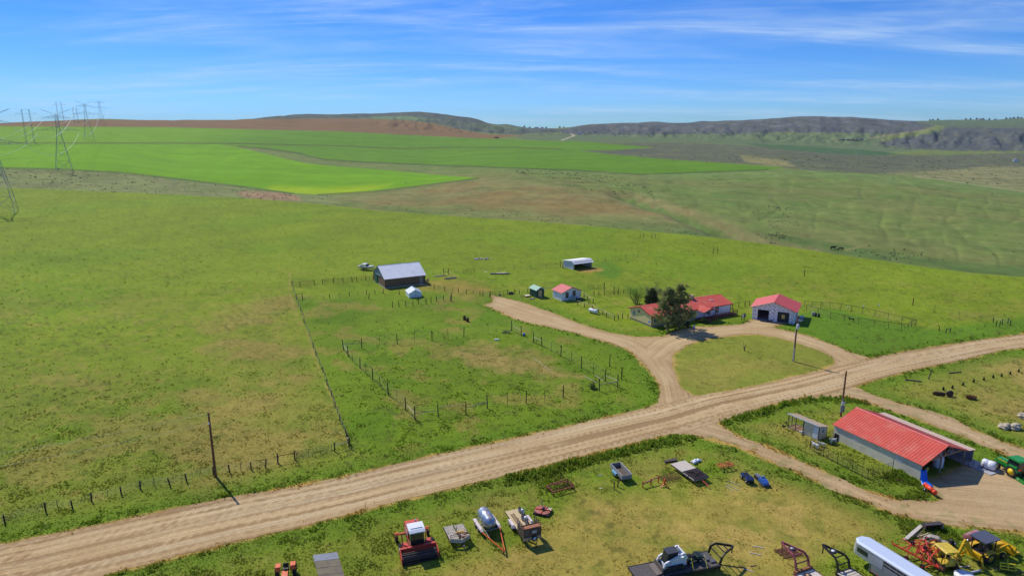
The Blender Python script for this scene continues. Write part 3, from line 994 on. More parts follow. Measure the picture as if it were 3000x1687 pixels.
def thing(name, label, cat, loc, rz=0.0, group=None, tilt=None):
	o = bpy.data.objects.new(name, None)
	col.objects.link(o)
	o.empty_display_size = 0.2
	o.location = loc
	o.rotation_euler = (tilt[0] if tilt else 0, tilt[1] if tilt else 0, rz)
	o['label'], o['category'] = label, cat
	if group:
		o['group'] = group
	return o


def tag(o, label, cat, group=None):
	o['label'], o['category'] = label, cat
	if group:
		o['group'] = group
	return o


def on(x, y):
	return Vector((x, y, gz(x, y)))


def wheel(parent, c, r, w, tyre, rimm, rimr=0.55, n=18, lugs=0, ax='y', name='wheel'):
	"""tyre with tread blocks, rim dished inside it"""
	A = {'y': Vector((0, 1, 0)), 'x': Vector((1, 0, 0)), 'z': Vector((0, 0, 1))}[ax]
	c = Vector(c)
	t = MB()
	h = w / 2
	t.lathe(c, A, [(-h * 0.8, r * rimr), (-h, r * 0.72), (-h * 0.9, r * 0.93), (-h * 0.55, r), (h * 0.55, r), (h * 0.9, r * 0.93), (h, r * 0.72), (h * 0.8, r * rimr)], n)
	for i in range(lugs):
		a = 2 * math.pi * i / lugs
		u = A.orthogonal().normalized()
		v = A.cross(u)
		for sd in (-1, 1):
			b = a + (0.5 if sd > 0 else 0) * 2 * math.pi / lugs
			d = u * math.cos(b) + v * math.sin(b)
			d2 = u * math.cos(b + 0.14) + v * math.sin(b + 0.14)
			t.bar(c + d * (r * 1.01) + A * sd * h * 0.95, c + d2 * (r * 1.01) + A * sd * h * 0.05, r * 0.09, r * 0.07)
	o = t.build(name, tyre, parent)
	m = MB()
	m.lathe(c, A, [(-h * 0.82, r * rimr), (-h * 0.7, r * rimr * 0.98), (-h * 0.4, r * rimr * 0.7), (-h * 0.45, r * 0.14), (-h * 0.7, r * 0.12), (h * 0.7, r * 0.12), (h * 0.45, r * 0.14), (h * 0.4, r * rimr * 0.7), (h * 0.7, r * rimr * 0.98), (h * 0.82, r * rimr)], n)
	m.build('rim', rimm, o)
	return o


# ------------------------------------------------------------------ paints
RED_ROOF = mat('red_metal_roof', (210, 88, 70), 0.55, 0.0, 0.12, 0.9, spec=0.3, dirt=((212, 128, 106), 0.7))
TAN_ROOF = mat('sandstone_metal_roof', (224, 192, 164), 0.5, 0.0, 0.08, 1.5)
BEIGE = mat('beige_metal_siding', (214, 206, 180), 0.5, 0.0, 0.06, 1.2, dirt=((170, 158, 128), 0.35))
BROWN_TRIM = mat('brown_trim', (96, 58, 36), 0.6)
WHITE = mat('white_paint', (226, 228, 230), 0.5, var=0.05, dirt=((190, 186, 176), 0.35))
WHITE2 = mat('white_boards', (238, 239, 241), 0.7, var=0.08, dirt=((180, 176, 172), 0.4))
GLASS = mat('window_glass', (34, 42, 48), 0.08, 0.0, 0.2, 1.0, spec=0.8)
DARK = mat('dark_interior', (38, 32, 28), 0.9)
WOOD_RAW = mat('raw_lumber', (186, 156, 108), 0.8, var=0.2, scale=4, stretch=(1, 1, 6))
WOOD_OLD = mat('weathered_wood', (150, 138, 124), 0.9, var=0.28, scale=3, stretch=(1, 5, 5), bump=0.3)
WOOD_GREY = mat('grey_planks', (176, 166, 152), 0.9, var=0.22, scale=4, bump=0.2, dirt=((120, 104, 88), 0.5))
POST = mat('dark_wood_post', (66, 54, 46), 0.9, var=0.3, scale=6)
RAIL_PALE = mat('pale_rail', (190, 176, 146), 0.8, var=0.2)
STEEL = mat('galvanized_steel', (176, 186, 196), 0.35, 0.75, 0.12, 1.2, dirt=((150, 152, 152), 0.5))
GALV_ROOF = mat('galvanized_roof', (228, 228, 228), 0.55, 0.05, 0.1, 0.8, dirt=((200, 202, 206), 0.6), spec=0.4)
RUST = mat('rusty_steel', (112, 72, 50), 0.85, var=0.35, scale=8)
PIPE = mat('dark_pipe', (64, 50, 44), 0.6, 0.2, 0.3, 8)
WIRE = mat('fence_wire', (120, 118, 110), 0.5, 0.4)
BLACK = mat('black_paint', (34, 33, 34), 0.5, var=0.25, scale=5, dirt=((92, 84, 72), 0.4))
RUBBER = mat('tyre_rubber', (40, 38, 37), 0.85, var=0.25, scale=8, dirt=((110, 96, 78), 0.35))
YELLOW = mat('yellow_machine_paint', (226, 176, 24), 0.5, var=0.12, scale=3, dirt=((180, 140, 40), 0.45))
PALE_YEL = mat('faded_yellow_paint', (214, 184, 58), 0.55, var=0.12, scale=3, dirt=((150, 124, 60), 0.5))
ORANGE = mat('orange_paint', (224, 98, 36), 0.5, var=0.14, scale=4, dirt=((170, 84, 50), 0.4))
RED = mat('red_machine_paint', (206, 74, 52), 0.5, var=0.14, scale=4, dirt=((150, 66, 52), 0.4))
RED2 = mat('red_implement_paint', (204, 62, 46), 0.5, var=0.15, scale=5)
FADED_RED = mat('faded_red_steel', (170, 96, 84), 0.7, var=0.2, scale=4, dirt=((196, 146, 120), 0.5))
MAROON = mat('maroon_paint', (142, 72, 84), 0.5, var=0.18, scale=4, dirt=((100, 62, 58), 0.4))
GREEN = mat('green_machine_paint', (36, 138, 52), 0.4, var=0.08, coat=0.2)
GREEN_YEL = mat('yellow_wheel_paint', (236, 206, 30), 0.4, var=0.08)
SILVER = mat('aluminium_sheet', (198, 206, 218), 0.35, 0.55, 0.06, 1.0)
SILVER2 = mat('aluminium_slats', (176, 180, 188), 0.4, 0.6, 0.1, 3, stretch=(0.3, 1, 14))
PLASTIC_W = mat('white_plastic', (226, 228, 232), 0.4, var=0.05)
BLUE = mat('blue_plastic', (36, 96, 190), 0.4, var=0.12)
CONCRETE = mat('concrete', (176, 174, 178), 0.85, var=0.12, scale=2, dirt=((140, 136, 134), 0.5))


def ribbed(mb, p0, pu, pv, pitch, hgt, mi=0):
	"""metal sheet with raised ribs: origin, edge along which the ribs repeat, edge along which they run"""
	p0, pu, pv = Vector(p0), Vector(pu), Vector(pv)
	n = pu.cross(pv).normalized()
	if n.z < -0.01 or (abs(n.z) <= 0.01 and False):
		n = -n
	k = max(int(pu.length / pitch), 1)
	pts = []
	for i in range(k):
		for t, h in ((0, 0), (0.62, 0), (0.7, 1), (0.92, 1)):
			pts.append(((i + t) / k, h))
	pts.append((1, 0))
	vs, fs = [], []
	for t, h in pts:
		a = p0 + pu * t + n * (h * hgt)
		vs += [a, a + pv]
	for i in range(len(pts) - 1):
		fs.append((2 * i, 2 * i + 2, 2 * i + 3, 2 * i + 1))
	th = n * -0.04
	b = len(vs)
	vs += [p0 + th, p0 + pu + th, p0 + pu + pv + th, p0 + pv + th]
	fs += [(b, b + 1, b + 2, b + 3)]
	mb.add(vs, fs, mi)
	e0, e1 = 0, 2 * (len(pts) - 1)
	mb.add([vs[e0], vs[e0 + 1], vs[b + 3], vs[b]], [(0, 1, 2, 3)], mi)
	mb.add([vs[e1], vs[e1 + 1], vs[b + 2], vs[b + 1]], [(0, 1, 2, 3)], mi)
	mb.add([p0, p0 + pu, p0 + pu + th, p0 + th], [(0, 1, 2, 3)], mi)
	mb.add([p0 + pv, p0 + pu + pv, p0 + pu + pv + th, p0 + pv + th], [(0, 1, 2, 3)], mi)
	return mb


def window(parent, c, w, h, face, frame=WHITE, grid=(2, 2), proud=0.05):
	"""sash window: face is the outward direction in the plane (angle), c the centre on the wall"""
	M = Matrix.Translation(c) @ Matrix.Rotation(face, 4, 'Z')
	f = MB()
	t = 0.09
	for a in ((-w / 2 - t, -w / 2, -h / 2 - t, h / 2 + t), (w / 2, w / 2 + t, -h / 2 - t, h / 2 + t), (-w / 2, w / 2, h / 2, h / 2 + t), (-w / 2, w / 2, -h / 2 - t, -h / 2)):
		f.bx(-0.02, proud, a[0], a[1], a[2], a[3], 0, M)
	for i in range(1, grid[0]):
		x = -w / 2 + w * i / grid[0]
		f.bx(0.0, proud - 0.01, x - 0.025, x + 0.025, -h / 2, h / 2, 0, M)
	for i in range(1, grid[1]):
		z = -h / 2 + h * i / grid[1]
		f.bx(0.002, proud - 0.012, -w / 2, w / 2, z - 0.022, z + 0.022, 0, M)
	o = f.build('window', frame, parent)
	p = MB()
	p.bx(-0.03, 0.012, -w / 2, w / 2, -h / 2, h / 2, 0, M)
	p.build('pane', GLASS, o)
	return o


def gable_walls(mb, L, W, he, hr, mi=0, t=0.12, sides='fblr'):
	"""four walls of a gabled box: gables at x=0 and x=L, eaves along x; ridge at y=W/2"""
	if 'f' in sides:
		mb.bx(t, L - t, 0, t, 0, he, mi)
	if 'b' in sides:
		mb.bx(t, L - t, W - t, W, 0, he, mi)
	g = [(0, 0), (W, 0), (W, he), (W / 2, hr), (0, he)]
	if 'l' in sides:
		mb.prism(g, 'x', 0, t, mi)
	if 'r' in sides:
		mb.prism(g, 'x', L - t, L, mi)


def gable_roof(parent, L, W, he, hr, m, ov=0.4, og=0.35, pitch=0.5, rib=0.035, ridge=None, fascia=None, rise=0.03):
	"""two ribbed slopes and a ridge cap; ridge along x"""
	s = (hr - he) / (W / 2)
	zl, zr = he - s * ov + rise, hr + rise
	a = MB()
	ribbed(a, (-og, -ov, zl), (L + 2 * og, 0, 0), (0, W / 2 + ov, zr - zl), pitch, rib)
	ro = a.build('roof_slope', m, parent)
	b = MB()
	ribbed(b, (-og, W + ov, zl), (L + 2 * og, 0, 0), (0, -W / 2 - ov, zr - zl), pitch, rib)
	b.build('roof_slope', m, parent)
	c = MB()
	c.prism([(W / 2 - 0.22, zr + 0.035 - 0.22 * s), (W / 2, zr + 0.045), (W / 2 + 0.22, zr + 0.035 - 0.22 * s), (W / 2, zr + 0.015)], 'x', -og - 0.01, L + og + 0.01)
	c.build('ridge_cap', ridge or m, parent)
	if fascia:
		f = MB()
		for x in (-og, L + og - 0.05):
			for y0, z0 in ((-ov, zl), (W + ov, zl)):
				f.bar((x + 0.025, y0, z0 - 0.12), (x + 0.025, W / 2, zr - 0.12), 0.05, 0.18)
		for y in (-ov, W + ov):
			f.bar((-og + 0.06, y, zl - 0.11), (L + og - 0.06, y, zl - 0.11), 0.05, 0.18)
		f.build('fascia', fascia, parent)
	return ro


# ------------------------------------------------------------------ weathered barn with a galvanized roof
def log_mat():
	m = bpy.data.materials.new('stained_log_siding')
	m.use_nodes = True
	n, l = m.node_tree.nodes, m.node_tree.links
	b = n['Principled BSDF']
	b.inputs['Roughness'].default_value = 0.9
	tc = N(n, 'ShaderNodeTexCoord')
	wv = N(n, 'ShaderNodeTexWave', wave_type='BANDS', bands_direction='Z', inp={'Scale': 0.8, 'Distortion': 0.6, 'Detail': 3, 'Detail Scale': 2.0})
	l.new(tc.outputs['Object'], wv.inputs[0])
	mp = N(n, 'ShaderNodeMapping', inp={'Scale': (0.5, 0.5, 4)})
	l.new(tc.outputs['Object'], mp.inputs[0])
	no = N(n, 'ShaderNodeTexNoise', inp={'Scale': 1.6, 'Detail': 6, 'Roughness': 0.7})
	l.new(mp.outputs[0], no.inputs[0])
	r = N(n, 'ShaderNodeValToRGB')
	r.color_ramp.elements[0].color = (*lin((74, 54, 40)), 1)
	r.color_ramp.elements[1].color = (*lin((150, 116, 84)), 1)
	r.color_ramp.elements[0].position, r.color_ramp.elements[1].position = 0.3, 0.75
	ad = N(n, 'ShaderNodeMath', operation='MULTIPLY_ADD', inp={1: 0.35, 2: 0})
	l.new(wv.outputs[0], ad.inputs[0])
	a2 = N(n, 'ShaderNodeMath', operation='MULTIPLY_ADD', inp={1: 0.8})
	l.new(no.outputs[0], a2.inputs[0])
	l.new(ad.outputs[0], a2.inputs[2])
	l.new(a2.outputs[0], r.inputs[0])
	l.new(r.outputs[0], b.inputs['Base Color'])
	bp = N(n, 'ShaderNodeBump', inp={'Strength': 0.7, 'Distance': 0.06})
	l.new(wv.outputs[0], bp.inputs['Height'])
	l.new(bp.outputs[0], b.inputs['Normal'])
	return m


LOGS = log_mat()
BARN_RZ = R(28)


def build_barn():
	t = thing('barn', 'brown log sided barn with galvanized metal roof and a green sliding door', 'barn', on(-38.7, 197.6), BARN_RZ)
	L, W, he, hr = 13.0, 12.2, 3.05, 6.0
	w = MB()
	w.bx(0.15, L - 0.15, 0, 0.15, 0, he)
	w.bx(0.15, L - 0.15, W - 0.15, W, 0, he)
	for x in (0, L - 0.15):
		w.bx(x, x + 0.15, 0, W, 0, he)
	w.build('wall', LOGS, t)
	f = MB()
	f.bx(-0.06, L + 0.06, -0.06, W + 0.06, -0.3, 0.22)
	f.build('footing', CONCRETE, t)
	for x, n in ((-0.02, -1), (L - 0.1, 1)):
		g = MB()
		ribbed(g, (x + 0.06, 0.0, he), (0, W, 0), (0, 0, 0.02), 0.4, 0.03)
		g.prism([(0, he), (W, he), (W / 2, hr)], 'x', x, x + 0.12)
		for k in range(28):
			y = (k + 0.5) * W / 28
			zt = he + (hr - he) * (1 - abs(y - W / 2) / (W / 2)) - 0.12
			if zt > he + 0.1:
				g.bx(x - 0.02 if n < 0 else x + 0.12, x if n < 0 else x + 0.14, y - 0.05, y + 0.05, he + 0.02, zt)
		g.build('gable', mat('galvanized_gable', (132, 150, 172), 0.5, 0.5, 0.12, 1.0, stretch=(1, 3, 1)), t)
	gable_roof(t, L, W, he, hr, GALV_ROOF, 0.35, 0.3, 0.45, 0.03, ridge=STEEL)
	d = MB()
	d.bx(-0.13, -0.04, 7.6, 10.3, 0.05, 2.95)
	for k in range(4):
		d.bx(-0.15, -0.13, 7.65 + k * 0.68, 7.71 + k * 0.68, 0.06, 2.94)
	d.build('sliding_door', mat('green_door_paint', (44, 110, 78), 0.6, var=0.12), t)
	d = MB()
	d.bx(-0.17, -0.03, 5.0, 10.5, 2.98, 3.06)
	d.build('door_track', STEEL, t)
	for x, y in ((-0.03, -0.03), (L - 0.13, -0.03)):
		c = MB()
		c.bx(x, x + 0.16, y, y + 0.16, 0.2, he)
		c.build('corner_board', POST, t)
	window(t, (L - 1.25, -0.01, 1.75), 0.55, 1.0, -math.pi / 2, WHITE, (1, 2))
	h = MB()
	h.bx(L - 1.95, L - 0.75, -0.06, -0.005, 0.2, 2.6)
	h.build('side_door', WOOD_OLD, t)


build_barn()


def build_white_hut():
	t = thing('hut', 'low white gabled hut in front of the brown barn', 'hut', on(-29.7, 186.2), R(21))
	# ridge runs away from the camera
	W, D, he, hr = 3.7, 4.4, 1.35, 2.35
	w = MB()
	g = [(0, 0), (W, 0), (W, he), (W / 2, hr), (0, he)]
	w.prism(g, 'y', 0, 0.08)
	w.prism(g, 'y', D - 0.08, D)
	w.bx(0, 0.08, 0.08, D - 0.08, 0, he)
	w.bx(W - 0.08, W, 0.08, D - 0.08, 0, he)
	w.build('wall', WHITE2, t)
	s = (hr - he) / (W / 2)
	for sd in (0, 1):
		r = MB()
		x0, x1 = (-0.2, W / 2) if sd == 0 else (W + 0.2, W / 2)
		ribbed(r, (x0, -0.2, he - 0.2 * s + 0.03), (0, D + 0.4, 0), (x1 - x0, 0, hr - he + 0.2 * s), 0.45, 0.025)
		r.build('roof_slope', mat('white_roof', (222, 226, 232), 0.4, var=0.05), t)
	d = MB()
	d.bx(W / 2 - 0.02, W / 2 + 0.02, -0.03, -0.002, 0.05, 2.1)
	d.build('door_seam', BROWN_TRIM, t)


build_white_hut()


def gable_front_shed(name, label, org, rz, W, D, he, hr, wallm, roofm, cat='shed', ov=0.25, pitch=0.4, trim=None, ribw=True):
	"""small building whose gable faces -y"""
	t = thing(name, label, cat, on(*org), rz)
	w = MB()
	g = [(0, 0), (W, 0), (W, he), (W / 2, hr), (0, he)]
	w.prism(g, 'y', 0, 0.1)
	w.prism(g, 'y', D - 0.1, D)
	w.bx(0, 0.1, 0.1, D - 0.1, 0, he)
	w.bx(W - 0.1, W, 0.1, D - 0.1, 0, he)
	if ribw:
		k = int(D / 0.35)
		for i in range(k):
			y = (i + 0.5) * D / k
			w.bx(-0.02, 0, y - 0.03, y + 0.03, 0, he)
		k = int(W / 0.35)
		for i in range(k):
			x = (i + 0.5) * W / k
			w.bx(x - 0.03, x + 0.03, -0.02, 0, 0, he + (hr - he) * (1 - abs(x - W / 2) / (W / 2)) - 0.05)
	w.build('wall', wallm, t)
	s = (hr - he) / (W / 2)
	for sd in (0, 1):
		r = MB()
		x0, x1 = (-ov, W / 2) if sd == 0 else (W + ov, W / 2)
		ribbed(r, (x0, -ov, he - ov * s + 0.03), (0, D + 2 * ov, 0), (x1 - x0, 0, hr - he + ov * s), pitch, 0.03)
		r.build('roof_slope', roofm, t)
	if trim:
		f = MB()
		for x0 in (-ov, W + ov):
			f.bar((x0, -ov - 0.02, he - ov * s - 0.04), (W / 2, -ov - 0.02, hr - 0.04), 0.05, 0.14)
		f.build('fascia', trim, t)
	return t


def build_sheds():
	gm = mat('dark_green_siding', (44, 84, 66), 0.6, var=0.1)
	t = gable_front_shed('garden_shed', 'dark green metal shed with a tan door and pale green roof', (7.0, 186.2), R(30), 2.7, 3.6, 2.35, 3.1, gm,
						 mat('green_metal_roof', (92, 164, 130), 0.45, var=0.08), trim=WHITE)
	d = MB()
	d.bx(0.75, 1.85, -0.07, -0.022, 0.1, 2.1)
	d.build('door', mat('tan_plywood', (206, 178, 128), 0.7, var=0.1), t)
	m = MB()
	m.bx(1.0, 1.7, -1.1, -0.3, 0.0, 0.06)
	m.build('doorstep', WOOD_GREY, t)
	roof = mat('salmon_metal_roof', (228, 116, 106), 0.45, var=0.05)
	t = gable_front_shed('cottage', 'small white cottage with a salmon red roof beside the driveway', (14.1, 182.5), R(29), 6.4, 4.7, 2.5, 3.7, WHITE2, roof, 'cottage', 0.35, 0.45, BROWN_TRIM)
	window(t, (1.75, -0.03, 1.55), 0.85, 1.5, -math.pi / 2, WOOD_OLD, (2, 4))
	window(t, (4.15, -0.03, 1.75), 0.85, 1.5, -math.pi / 2, WOOD_OLD, (3, 4))
	d = MB()
	d.bx(5.2, 6.15, -0.08, -0.022, 0.2, 2.2)
	o = d.build('door', WHITE, t)
	d = MB()
	d.cyl((5.35, -0.12, 1.2), (5.35, -0.08, 1.2), 0.04)
	d.build('door_handle', STEEL, o)
	d = MB()
	for k in range(8):
		d.bx(5.0, 7.0, -1.5 + k * 0.18, -1.34 + k * 0.18, 0.12, 0.2)
	d.bx(5.0, 7.0, -1.5, -0.1, 0.0, 0.115)
	d.build('deck', mat('red_brown_deck', (112, 72, 58), 0.8), t)
	# tank, bucket and junk at the cottage
	t = thing('water_tote', 'pale caged water tote under the cottage windows', 'water tank', on(*(Vector((14.1, 182.5)) + Matrix.Rotation(R(29), 2) @ Vector((3.4, -0.85)))), R(29))
	tote(t, mat('pale_blue_plastic', (176, 200, 204), 0.4))
	p = Vector((14.1, 182.5)) + Matrix.Rotation(R(29), 2) @ Vector((4.55, -0.75))
	b = MB()
	b.lathe((0, 0, 0), (0, 0, 1), [(0, 0.22), (0.6, 0.27), (0.62, 0.29), (0.64, 0.24)], 12)
	tag(b.build('barrel', BLUE, None, on(p.x, p.y)), 'blue plastic barrel by the cottage deck', 'barrel')
	p = Vector((14.1, 182.5)) + Matrix.Rotation(R(29), 2) @ Vector((2.75, -0.9))
	b = MB()
	b.lathe((0, 0, 0), (0, 0, 1), [(0, 0.3), (0.75, 0.34), (0.95, 0.3), (1.0, 0.12)], 12)
	tag(b.build('tank', mat('pale_green_tank', (150, 184, 176), 0.4), None, on(p.x, p.y)), 'short pale green drum beside the caged tote at the cottage', 'drum')


def tote(t, pm):
	b = MB()
	b.bx(-0.5, 0.5, -0.5, 0.5, 0.16, 1.08)
	b.lathe((0, 0, 1.08), (0, 0, 1), [(0, 0.12), (0.06, 0.12)], 10)
	b.build('tank', pm, t)
	c = MB()
	for z in (0.2, 0.42, 0.64, 0.86, 1.06):
		for a, q in (((-.53, -.53), (.53, -.53)), ((.53, -.53), (.53, .53)), ((.53, .53), (-.53, .53)), ((-.53, .53), (-.53, -.53))):
			c.bar((*a, z), (*q, z), 0.035)
	for k in range(6):
		u = -0.53 + k * 1.06 / 5
		for x, y in ((u, -.53), (u, .53), (-.53, u), (.53, u)):
			c.bar((x, y, 0.14), (x, y, 1.08), 0.035)
	c.build('cage', STEEL, t)
	p = MB()
	for y in (-0.48, 0, 0.48):
		p.bx(-0.55, 0.55, y - 0.06, y + 0.06, 0.0, 0.13)
	p.build('pallet', WOOD_GREY, t)


build_sheds()
t_ = thing('water_tote', 'white caged water tote between the barn and the white hut', 'water tank', on(-30.4, 192.3), R(28))
tote(t_, PLASTIC_W)


def build_loafing_shed():
	t = thing('loafing_shed', 'pale metal livestock shelter with an open dark front far behind the cottage', 'shed', on(21.3, 224.9), R(31))
	L, D = 7.9, 6.2
	prof = [(0.1, 0), (D, 0), (D, 2.35), (1.2, 3.05), (0.1, 2.5)]
	w = MB()
	w.prism([(y, z) for y, z in prof], 'x', 0, 0.1)
	w.prism([(y, z) for y, z in prof], 'x', L - 0.1, L)
	w.bx(0.1, L - 0.1, D - 0.1, D, 0, 2.35)
	for i in range(14):
		y = 0.3 + i * 0.43
		w.bx(-0.025, 0, y - 0.03, y + 0.03, 0, 2.36)
	w.build('wall', mat('pale_grey_siding', (206, 210, 216), 0.5, var=0.06), t)
	r = MB()
	ribbed(r, (-0.3, D + 0.25, 2.36), (L + 0.6, 0, 0), (0, 1.2 - D - 0.25, 0.74), 0.45, 0.03)
	r.build('roof_slope', GALV_ROOF, t)
	r = MB()
	ribbed(r, (-0.3, -0.75, 2.12), (L + 0.6, 0, 0), (0, 1.95, 0.98), 0.45, 0.03)
	r.build('roof_slope', GALV_ROOF, t)
	p = MB()
	for x in (0.12, L - 0.28):
		p.bx(x, x + 0.16, 0.0, 0.16, 0, 2.45)
	p.bx(0.12, L - 0.12, 0.02, 0.14, 2.46, 2.62)
	p.build('front_frame', WOOD_RAW, t)
	p = MB()
	p.bx(0.1, L - 0.1, D - 0.16, D - 0.11, 0.0, 2.3)
	p.build('back_lining', mat('brown_lining', (92, 74, 60), 0.9), t)


build_loafing_shed()


# ------------------------------------------------------------------ the house
def build_house():
	t = thing('house', 'long ranch house with a red metal roof, yellow left end and white right end', 'house', on(34.4, 157.25), R(27.5))
	L, W, he, hr, fl = 26.2, 8.8, 2.95, 4.35, 0.35
	YEL = mat('yellow_siding', (228, 206, 142), 0.7, var=0.05, scale=2, stretch=(1, 1, 1))
	w = MB()
	w.prism([(0, fl), (W, fl), (W, he), (W / 2, hr), (0, he)], 'x', 0, 0.12)
	w.bx(0.12, 14.5, 0, 0.12, fl, he)
	w.bx(0.12, L - 0.12, W - 0.12, W, fl, he)
	for i in range(int(W / 0.6)):
		y = 0.3 + i * 0.6
		w.bx(-0.012, 0, y - 0.02, y + 0.02, fl + 0.06, he - 0.05 + (hr - he) * (1 - abs(y - W / 2) / (W / 2)))
	w.build('wall', YEL, t)
	w = MB()
	w.prism([(0, fl), (W, fl), (W, he), (W / 2, hr), (0, he)], 'x', L - 0.12, L)
	w.bx(14.5, L - 0.12, 0, 0.12, fl, he)
	for i in range(18):
		x = 14.7 + i * 0.62
		w.bx(x - 0.02, x + 0.02, -0.012, 0, fl + 0.05, he - 0.05)
	w.build('wall', mat('white_house_siding', (238, 230, 234), 0.7, var=0.05), t)
	s = MB()
	s.bx(0.04, L - 0.04, 0.04, W - 0.04, -0.3, fl - 0.002)
	s.build('skirting', mat('pale_skirting', (214, 204, 186), 0.7), t)
	tr = MB()
	tr.bx(-0.04, 0.1, -0.05, 0.0, fl, he)
	tr.bx(-0.04, 0.0, 0.0, 0.12, fl, he)
	tr.bx(-0.045, 0.0, 0.12, W + 0.02, fl - 0.08, fl + 0.06)
	tr.bx(0.1, 14.4, -0.045, -0.002, fl - 0.08, fl + 0.06)
	tr.build('trim', BROWN_TRIM, t)
	tr = MB()
	tr.bx(L - 0.1, L + 0.04, -0.05, 0.0, fl, he)
	tr.build('trim', BROWN_TRIM, t)
	gable_roof(t, L, W, he, hr, RED_ROOF, 0.4, 0.4, 0.45, 0.03, fascia=mat('red_brown_fascia', (140, 60, 48), 0.6))
	window(t, (-0.01, 7.0, 1.95), 0.7, 1.0, math.pi, WHITE, (2, 2))
	window(t, (1.2, -0.01, 1.7), 1.1, 1.2, -math.pi / 2, WHITE, (3, 2))
	window(t, (21.4, -0.01, 1.75), 1.2, 1.5, -math.pi / 2, WHITE, (2, 3))
	window(t, (18.2, -0.01, 1.75), 1.0, 1.5, -math.pi / 2, WHITE, (2, 2))
	v = MB()
	v.lathe((-0.005, 5.1, 2.85), (-1, 0, 0), [(0, 0.36), (0.06, 0.36)], 16)
	v.build('wall_ornament', mat('grey_ornament', (110, 100, 104), 0.6), t)
	# satellite dish on the corner
	d = MB()
	d.lathe((-0.42, 0.35, 1.35), (-0.75, -0.5, 0.35), [(0.0, 0.02), (0.02, 0.2), (0.1, 0.36), (0.12, 0.36), (0.04, 0.2)], 16)
	d.cyl((-0.02, 0.4, 1.1), (-0.42, 0.37, 1.32), 0.03)
	d.cyl((-0.45, 0.33, 1.2), (-0.85, 0.05, 1.35), 0.02)
	d.build('satellite_dish', PLASTIC_W, t)
	# porch
	PR = mat('porch_wood', (128, 74, 58), 0.8)
	px0, px1, py0 = 14.6, 18.6, -2.6
	p = MB()
	for i in range(14):
		p.bx(px0, px1 + 0.4, py0 + i * 0.185, py0 + 0.165 + i * 0.185, 0.36, 0.42)
	p.bx(px0, px1 + 0.4, py0, 0, 0.2, 0.355)
	p.build('porch_floor', PR, t)
	for x in (px0 + 0.1, px0 + 2.0, px1 - 0.1):
		q = MB()
		q.bx(x - 0.08, x + 0.08, py0 + 0.08, py0 + 0.24, 0.42, 2.75)
		q.build('porch_post', PR, t)
	q = MB()
	q.prism([(px0 - 0.1, 2.75), (px1 + 0.1, 2.75), ((px0 + px1) / 2, 3.35)], 'y', py0 + 0.1, py0 + 0.2)
	q.build('porch_gable', mat('porch_gable_wood', (150, 96, 70), 0.8), t)
	for sd in (0, 1):
		r = MB()
		xm = (px0 + px1) / 2
		x0 = px0 - 0.5 if sd == 0 else px1 + 0.5
		ribbed(r, (x0, py0 - 0.35, 2.66), (0, 4.6, 0), (xm - x0, 0, 0.82), 0.45, 0.03)
		r.build('porch_roof', RED_ROOF, t)
	d = MB()
	d.bx(15.5, 16.5, -0.05, 0.0, 0.43, 2.5)
	d.build('front_door', WHITE, t)
	# ramp with railings to the right
	rm = MB()
	n = 44
	for i in range(n):
		x = 18.8 + i * 0.185
		z = 0.42
		rm.bx(x, x + 0.17, -1.75, -0.35, z - 0.05, z)
	rm.bx(18.8, 26.9, -1.7, -0.4, 0.22, 0.365)
	rm.build('ramp', PR, t)
	for y in (-1.8,):
		rl = MB()
		for z in (0.75, 1.05, 1.35):
			rl.bar((18.2, y, z), (27.0, y, z), 0.05, 0.11)
		rl.build('railing', PR, t)
		for k in range(7):
			q = MB()
			q.bx(18.3 + k * 1.42, 18.42 + k * 1.42, y - 0.1, y - 0.02, 0.0, 1.45)
			q.build('railing_post', PR, t)
	rl = MB()
	for z in (0.9, 1.3):
		rl.bar((27.0, -1.7, z), (27.0, 1.6, z), 0.05, 0.1)
	for y in (-0.2, 1.5):
		rl.bx(26.95, 27.07, y, y + 0.1, 0, 1.4)
	rl.build('railing', PR, t)
	st = MB()
	for k in range(3):
		st.bx(15.2, 16.8, py0 - 0.3 - 0.3 * k, py0 - 0.02 - 0.3 * k, 0.0, 0.30 - 0.1 * k)
	st.build('porch_step', PR, t)
	# things on the roof
	sl = (hr - he) / (W / 2)
	c = MB()
	c.bx(15.8, 17.0, 4.0, 5.2, 4.2, 5.15)
	c.bx(15.75, 17.05, 3.95, 5.25, 5.15, 5.22)
	for k in range(5):
		c.bx(15.78, 17.02, 3.98, 4.0, 4.4 + k * 0.14, 4.47 + k * 0.14)
	c.build('evaporative_cooler', mat('tan_cooler', (178, 160, 132), 0.6), t)
	c = MB()
	c.cyl((14.2, 6.0, 3.8), (14.2, 6.0, 5.9), 0.05)
	c.cyl((13.95, 6.3, 3.8), (13.95, 6.3, 5.2), 0.07)
	c.build('flue', WHITE, t)
	c = MB()
	c.box((21.3, 2.4, 3.80), (0.9, 0.25, 0.12), R(-25), 0, 0)
	c.box((21.7, 2.15, 3.74), (0.5, 0.2, 0.12), R(20), 0, 0)
	c.build('roof_vent', WHITE, t)
	for x, y in ((4.2, 5.6), (2.6, 5.9), (23.8, 2.0), (8, 6.2)):
		c = MB()
		z = hr - abs(y - W / 2) * sl
		c.cyl((x, y, z - 0.1), (x, y, z + 0.35), 0.07)
		c.build('vent_pipe', mat('vent_pipe_paint', (170, 120, 116), 0.6), t)
	# electric panel post at the ramp end
	e = thing('meter_stand', 'grey electric meter boxes on posts between the house ramp and the garage', 'meter', on(58.6, 163.2), R(27.5))
	m = MB()
	for x in (0, 0.9):
		m.bx(x - 0.06, x + 0.06, -0.06, 0.06, 0, 1.9)
	m.bx(-0.1, 1.0, 0.061, 0.1, 1.0, 1.15)
	m.build('post', POST, e)
	m = MB()
